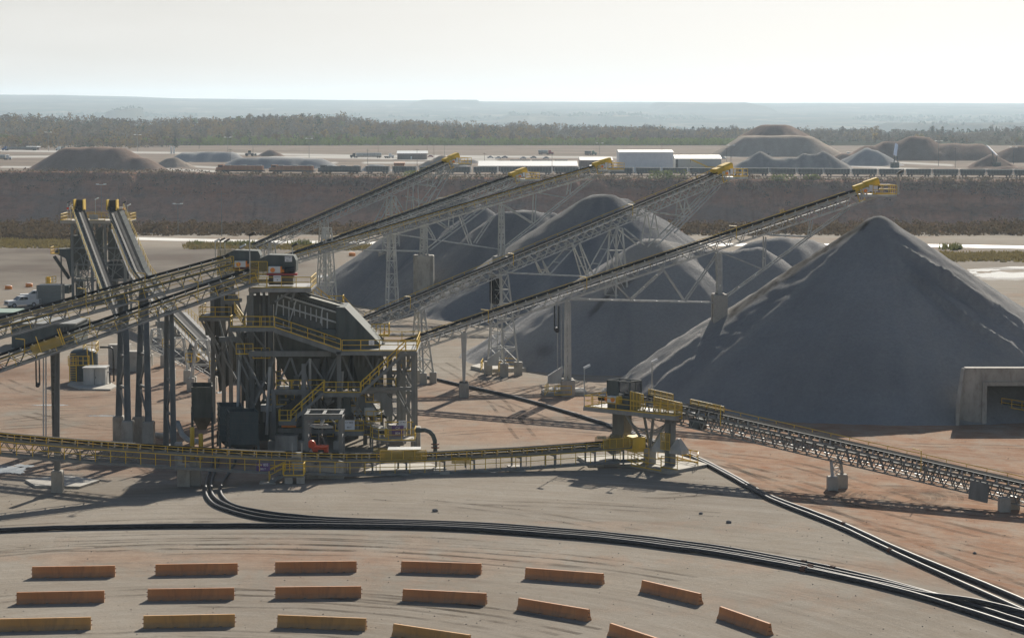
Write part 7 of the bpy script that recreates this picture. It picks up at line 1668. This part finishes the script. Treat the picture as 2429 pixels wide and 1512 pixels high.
def hopcar(parent):
    L = 12.4; o = MB().frust([V3((.6, -1.3, 1.3)), V3((L - .6, -1.3, 1.3)), V3((L - .6, 1.3, 1.3)), V3((.6, 1.3, 1.3))], [V3((.15, -1.5, 3.7)), V3((L - .15, -1.5, 3.7)), V3((L - .15, 1.5, 3.7)), V3((.15, 1.5, 3.7))]); b = ch(o, 'hopper_body', M['steel_d'], parent)
    mb = MB()
    for k in range(9): x = lerp(.3, L - .3, k / 8); mb.beam((x, -1.48, 1.35), (x, -1.56, 3.68), .12, .1)
    ch(mb, 'side_stake', M['steel'], b); mb = MB(); mb.bx(.05, .35, -1.45, 1.45, .8, 3.75); mb.bx(L - .35, L - .05, -1.45, 1.45, .8, 3.75); ch(mb, 'end_sheet', M['steel_l'], parent)
    mb = MB()
    for x in (1.5, 3, L - 3, L - 1.5): mb.tube((x, -1.1, .5), (x, 1.1, .5), .45, 10)
    mb.bx(.4, L - .4, -.5, .5, .8, 1.2); ch(mb, 'wheelset', M['black'], parent)
first = None
for k in range(25):
    u = 868 + k * 63.9; r = thing('hopper_car', 'dark open hopper car in the long train along the far rim of the pit', 'rail car', Tp(u, .25), 'hopper cars of the train', TANG)
    if first is None: hopcar(r); first = r
    else:
        for c_ in list(first.children): copy_tree(c_, r)
# ------------------------------------------------------------------ buildings of the far yard
def building(label, u0, u1, vb, vt, dep, wall='corr_w', roofm='roofw', ridge=1.2, gable='x', doors=(), nm='metal_building', roofv=None):
    y = 199185 / (vb - 248); a, b = Q(u0, vb, y), Q(u1, vt, y); h = b.z; r = thing(nm, label, 'building', ((a.x + b.x) / 2, y, 0), 'buildings of the far yard')
    MB().bx(a.x, b.x, y, y + dep, -.1, h).build('wall', M[wall], r); ov = .4
    if gable == 'x': pts = [(a.x - ov, y - ov, h + .01), (a.x - ov, y + dep / 2, h + ridge), (a.x - ov, y + dep + ov, h + .01)]; vec = (b.x - a.x + 2 * ov, 0, 0)
    else: pts = [(a.x - ov, y - ov, h + .01), ((a.x + b.x) / 2, y - ov, h + ridge), (b.x + ov, y - ov, h + .01)]; vec = (0, dep + 2 * ov, 0)
    MB().prism(pts, vec).build('roof', M[roofm], r)
    for (t0, t1, h1, m_) in doors: MB().bx(lerp(a.x, b.x, t0), lerp(a.x, b.x, t1), y - .1, y - .003, 0, h1).build('door', M[m_], r)
    return r
building('large plain white metal building, tallest in the far yard', 1468, 1596, 408, 361, 30, 'corr_w', 'roofw', 1.0)
building('long low brown shed with bright pale roof in the middle of the far yard', 1135, 1369, 405, 393.5, 38, 'brownv', 'roofw', 2.2, doors=[(.1, .13, 2.4, 'black'), (.4, .46, 2.2, 'tan'), (.7, .73, 2.4, 'black')])
building('brown shed with pale roof between the long low shed and the white building', 1376, 1452, 400, 380, 30, 'brownv', 'roofw', 1.5, doors=[(.3, .4, 3, 'black')])
building('small low pale lean-to in front of the brown shed', 1400, 1440, 404, 394.5, 10, 'tan', 'roofw', .6)
building('small dark office with a bluish white roof beside the poles', 942, 1012, 377.5, 364, 14, 'brownv', 'white', 1.6, doors=[(.45, .5, 2, 'white')])
building('grey shed with a rounded roof right of the white building, behind the yellow crane', 1602, 1710, 405, 376, 26, 'corr_g', 'corr_g', 1.6, doors=[(.0, .05, 6, 'black')])
building('low white trailer building behind the head of the steepest conveyor', 1043, 1107, 403, 393, 8, 'corr_w', 'roofw', .5)
building('low dark trailer building at the far left edge under the trees', 62, 92, 355, 349, 8, 'brownv', 'white', .6)
for i, (u0, u1, lab) in enumerate(((1209, 1257, 'dark shipping container, left of a pair behind the long low shed'), (1261, 1309, 'dark shipping container, right of a pair behind the long low shed'), (1315, 1346, 'short dark container next to the pair behind the long shed'))):
    y = 199185 / (387 - 248); a, b = Q(u0, 387, y), Q(u1, 379, y); r = thing('shipping_container', lab, 'container', (a.x, y, 0), 'dark containers'); MB().bx(a.x, b.x, y, y + 3, .1, b.z).build('container_body', M['steel_d'], r); mb = MB()
    for k in range(10): x = lerp(a.x, b.x, (k + .5) / 10); mb.beam((x, y - .03, .2), (x, y - .03, b.z), .15, .06)
    mb.build('wall_rib', M['black'], r)
# white twin silos / bright stackers
p = G(409.5, 364.5); r = thing('silo', 'pair of slim bright white posts standing in the far yard at left', 'silo', p)
for dx in (-.95, .95): MB().lathe((p.x + dx, p.y, 0), [(.62, 0), (.62, 4.9), (.3, 5.3)], 12).build('column', M['white'], r)
def stacker(label, u0, v0, u1, v1, vb, w=1.8):
    y = 199185 / (vb - 248); a, b = Q(u0, v0, y + 4), Q(u1, v1, y - 5); r = thing('bright_stacker', label, 'conveyor', (b.x, y, 0), 'bright conveyors catching the sun'); MB().beam(a, b, w, .5, V3((.56, -.25, .79))).build('cover', M['glint'], r)
    MB().tube((b.x, b.y, b.z), (b.x, y, 0), .3, 6).tube((lerp(a.x, b.x, .5), y, lerp(a.z, b.z, .5)), (lerp(a.x, b.x, .5) + 2, y, 0), .3, 6).build('leg', M['steel_d'], r); MB().bx(b.x - 1.5, b.x + 3, y - 1.5, y + 1.5, 0, 3).build('hopper', M['steel_d'], r)
stacker('upright bright white conveyor beside the blue-grey cone', 2126, 342, 2122, 369, 397); stacker('slanting bright white conveyor over a dark cone at the right edge', 2341, 346, 2364, 369, 397)
# crane with a yellow boom
y = 199185 / (405 - 248) - 5; r = thing('crane', 'yellow mobile crane with its boom laid down to the right, before the grey shed', 'crane', G(1685, 405)); MB().beam(Q(1638, 378, y), Q(1684, 399, y), .9, .9).build('boom', M['yellow'], r); MB().bx(Q(1672, 400, y).x, Q(1694, 400, y).x, y - 1.2, y + 1.2, .9, 2.6).build('crane_body', M['yellow'], r); MB().tube(Q(1637, 378, y), Q(1637, 386, y), .12, 5).build('hook_cable', M['black'], r); mb = MB()
for k in range(4): x = lerp(Q(1674, 405, y).x, Q(1692, 405, y).x, k / 3); mb.tube((x, y - 1.2, .5), (x, y + 1.2, .5), .5, 10)
mb.build('wheel', M['tyre'], r)
# ------------------------------------------------------------------ cars and trucks of the far yard
def car(label, u, v, col, rz=0, grp='cars parked in the far yard'):
    p = G(u, v); r = thing('parked_car', label, 'car', p, grp, R(rz)); loft([(-2.2, sec(.8, .3, .75, .05)), (-1.2, sec(.88, .25, .9, .1)), (1.3, sec(.88, .25, .95, .1)), (2.2, sec(.82, .3, .85, .05))], 'body', M[col], r); loft([(-1.1, sec(.78, .88, .95, .05)), (-.4, sec(.68, .88, 1.45, .1)), (.8, sec(.68, .88, 1.45, .1)), (1.7, sec(.76, .88, .98, .05))], 'cabin', M['glass'], r); mb = MB(); mb.bx(-.4, .8, -.6, .6, 1.452, 1.48); ch(mb, 'roof', M[col], r)
    for x in (-1.4, 1.4):
        for sg in (-1, 1): mb = MB(); wheel(mb, x, sg * .76, .32, .22); ch(mb, 'wheel', M['tyre'], r)
for i, (u, v, c_, lab) in enumerate(((1163, 375, 'silver', 'silver car, leftmost of the parked row behind the long shed'), (1181, 376.5, 'white', 'white car parked second in the row behind the long shed'), (1197, 375, 'silver', 'silver car at the right end of the parked row behind the long shed'), (1240, 377, 'white', 'white car parked above the left dark container'), (1265, 375.5, 'silver', 'silver car parked above the right dark container'), (1294, 377, 'silver', 'silver car parked above the gap right of the containers'), (1020, 373, 'redp', 'dark red car beside the small dark office'), (2404 - 690, 377, 'white', 'white car near the right end of the far yard road'))): car(lab, u, v, c_, (i * 23) % 40 - 20)
def truck(label, u, v, cabc, L=14, tank=None, face=1, cat='truck', grp='trucks in the far yard'):
    p = G(u, v); r = thing('semi_truck', label, cat, p, grp, 0 if face > 0 else math.pi); loft([(-L / 2 - 2.6, sec(1.1, .7, 1.9, .2)), (-L / 2 - 1, sec(1.15, .7, 2.0, .2)), (-L / 2 - .9, sec(1.2, .7, 3.1, .25)), (-L / 2 + .9, sec(1.2, .7, 3.2, .25))], 'cab', M[cabc], r); mb = MB(); mb.add([(-L / 2 - 1.0, -1, 2.1), (-L / 2 - 1.0, 1, 2.1), (-L / 2 - .93, .9, 2.9), (-L / 2 - .93, -.9, 2.9)], [(0, 1, 2, 3)]); ch(mb, 'windscreen', M['glass'], r); mb = MB()
    if tank == 'tank': mb.tube((-L / 2 + 1.4, 0, 2.2), (L / 2, 0, 2.2), 1.1, 14)
    elif tank == 'flat': mb.bx(-L / 2 + 1.4, L / 2, -1.2, 1.2, 1.1, 1.3)
    else: mb.frust([V3((-L / 2 + 1.6, -1, 1.2)), V3((L / 2 - .2, -1, 1.2)), V3((L / 2 - .2, 1, 1.2)), V3((-L / 2 + 1.6, 1, 1.2))], [V3((-L / 2 + 1.4, -1.25, 2.9)), V3((L / 2, -1.25, 2.9)), V3((L / 2, 1.25, 2.9)), V3((-L / 2 + 1.4, 1.25, 2.9))])
    ch(mb, 'trailer', M['steel_l'] if tank else M['steel'], r); mb = MB(); mb.bx(-L / 2 - 2.2, L / 2, -.5, .5, .6, 1.05); ch(mb, 'chassis', M['black'], r)
    for x in (-L / 2 - 1.8, -L / 2 + .6, -L / 2 + 1.8, L / 2 - 2.4, L / 2 - 1.1):
        mb = MB(); mb.tube((x, -1.2, .5), (x, 1.2, .5), .5, 10); ch(mb, 'wheel', M['tyre'], r)
truck('blue semi truck with long grey trailer at the far left of the yard', 50, 357, 'blue', 24); truck('white semi truck facing left in front of the dark stockpile, further right', 148, 357, 'white', 5, None); truck('white and dark truck cut by the left edge', -8, 379, 'white', 14, 'tank', -1)
truck('dark tanker truck standing left of the small office', 872, 374.5, 'black', 18, 'tank'); truck('red and white mixer truck above the white building', 1290, 367, 'redp', 8, 'tank', -1); truck('pale green truck right of the mixer truck', 1396, 368, 'green', 6, None, -1); truck('white pickup-like truck left of the small office', 918, 375, 'white', 4, 'flat', -1); truck('truck among heaps at the far right', 2020, 372, 'white', 5, None)
# wheel loader, haul truck
p = G(592, 370.5); r = thing('wheel_loader', 'yellow-brown wheel loader beside a small cone in the far yard', 'wheel loader', p); loft([(-3, sec(1.2, 1, 2.2, .2)), (0, sec(1.25, 1, 2.3, .2)), (3, sec(1.1, 1, 2.0, .2))], 'body', M['tan'], r); mb = MB(); mb.bx(-.9, .9, -.9, .9, 2.3, 3.9); ch(mb, 'cab', M['glass'], r); mb = MB(); mb.bx(-1, 1, -1, 1, 3.92, 4.05); ch(mb, 'roof', M['yellow'], r); mb = MB(); mb.prism([(3.2, -1.6, .3), (5, -1.6, .2), (4.4, -1.6, 1.9), (3.4, -1.6, 1.6)], (0, 3.2, 0)); ch(mb, 'bucket', M['steel_d'], r)
for x in (-1.9, 1.9):
    for sg in (-1, 1): mb = MB(); wheel(mb, x, sg * 1.2, .9, .7); ch(mb, 'wheel', M['tyre'], r)
p = G(947, 409); r = thing('haul_truck', 'large faded yellow haul truck seen from behind on the far rim', 'haul truck', p); mb = MB().frust([V3((-2.3, -2, 2.2)), V3((2.3, -2, 2.2)), V3((2.3, 3, 2.2)), V3((-2.3, 3, 2.2))], [V3((-2.9, -3, 5)), V3((2.9, -3, 5)), V3((2.9, 4, 5.4)), V3((-2.9, 4, 5.4))]); ch(mb, 'dump_body', M['locoor'], r); mb = MB(); mb.bx(-2.2, 2.2, -1.5, 3.5, 1.2, 2.19); ch(mb, 'chassis', M['black'], r)
for x in (-2.1, 2.1):
    for y_ in (-1.4, 2.6): mb = MB(); mb.tube((x - .5, y_, 1.1), (x + .5, y_, 1.1), 1.1, 14); ch(mb, 'wheel', M['tyre'], r)
# ------------------------------------------------------------------ poles
def pole(label, u, vb, vt, arms=True, r=.16, mat='steel', z=None, grp='lamp poles of the yard', nm='lamp_pole'):
    p = G(u, vb) if z is None else at(u, vb, z=z)
    h = at(u, vt, Y=p.y).z; rt = thing(nm, label, 'lamp pole' if arms else 'utility pole', p, grp); MB().tube(p, (p.x, p.y, h), r, 7, r * .6).build('shaft', M[mat], rt)
    mb = MB()
    if arms:
        k = p.y / 1500 + .35
        for sx in (-1, 1):
            mb.box((p.x + sx * 1.3 * k, p.y, h + .12), (.9 * k, .8 * k, .3 * k)); mb.beam((p.x, p.y, h), (p.x + sx * 1.3 * k, p.y, h), .12, .12)
        mb.build('lamp_head', M['white'], rt)
    else: mb.beam((p.x - 1.1, p.y, h - .8), (p.x + 1.1, p.y, h - .8), .14, .16); mb.build('cross_arm', M[mat], rt)
pole('tall dark pole rising in front of the dark flat-topped stockpile', 221.5, 402, 342, False, .26, 'black', grp='utility poles', nm='utility_pole')
for u, vb, vt, lab in ((326.5, 360, 320, 'lamp pole before the wood, right of the dark stockpile'), (115, 359, 314, 'lamp pole farthest left, before the wood'), (540, 359, 326, 'lamp pole before the wood, left of the grey heaps'), (733, 374, 329, 'lamp pole before the wood above the second orange locomotive'), (1422, 366, 340, 'lamp pole above the gap by the white building'), (2225, 394, 335, 'lamp pole before the brown spoil ridges at right'), (1733, 398, 345, 'lamp pole in front of the two-tiered stockpile'), (2408 - 5, 390, 350, 'lamp pole at the far right edge')): pole(lab, u, vb, vt)
for u, vb, vt, lab in ((546, 397, 352, 'thin dark pole above the leading locomotive'), (872, 399, 353, 'thin pole right of the dark locomotive'), (896.7, 373, 322, 'tall thin pole above the tanker truck'), (989, 400, 352, 'thin pole in front of the small dark office'), (1013, 375, 322, 'tall thin pole at the right end of the small dark office'), (1029, 399, 340, 'thin pole right of the small dark office'), (1054, 378, 342, 'short dark pole above the steepest conveyor head'), (1149, 382, 362, 'short pole left of the parked cars'), (1309, 406, 362, 'dark pole in front of the long low shed'), (1569, 407, 337, 'tall pole in front of the white building'), (1822, 398, 362, 'thin pole in front of the two-peaked stockpile'), (1723, 405, 350, 'thin pole right of the grey shed'), (2225 + 40, 398, 350, 'thin pole over the brown ridges at right'), (600, 372, 332, 'thin pole left of the wheel loader')): pole(lab, u, vb, vt, False, .13, 'brownv' if u % 2 else 'steel_d', grp='utility poles', nm='utility_pole')
for u, vb, vt, lab in ((241.5, 555, 438, 'lamp pole on the near rim behind the back tower'), (422.5, 556, 484, 'lamp pole with bright head on the near rim, right of the back tower'), (526, 560, 453, 'lamp pole on the near rim above the plant')): pole(lab, u, vb, vt, u < 500, .13, 'steel')
pole('tall dark wooden pole on the near rim behind the twin conveyors', 283, 556, 437, False, .16, 'brownv', grp='utility poles', nm='utility_pole')
for u, vt, vb, lab in ((2127, 408, 466, 'left one of two lamp posts at the platform of the nearest stacking conveyor'), (2131, 396, 466, 'right one of two lamp posts at the platform of the nearest stacking conveyor')):
    e, dd, nn = c5.pos(c5.L); p = Q(u, 461, 291); lamp(c5.root, (p.x, 291, e.z - 1.2), Q(u, vt + (4 if u == 2127 else 12), 291).z - (e.z - 1.2), col='steel')
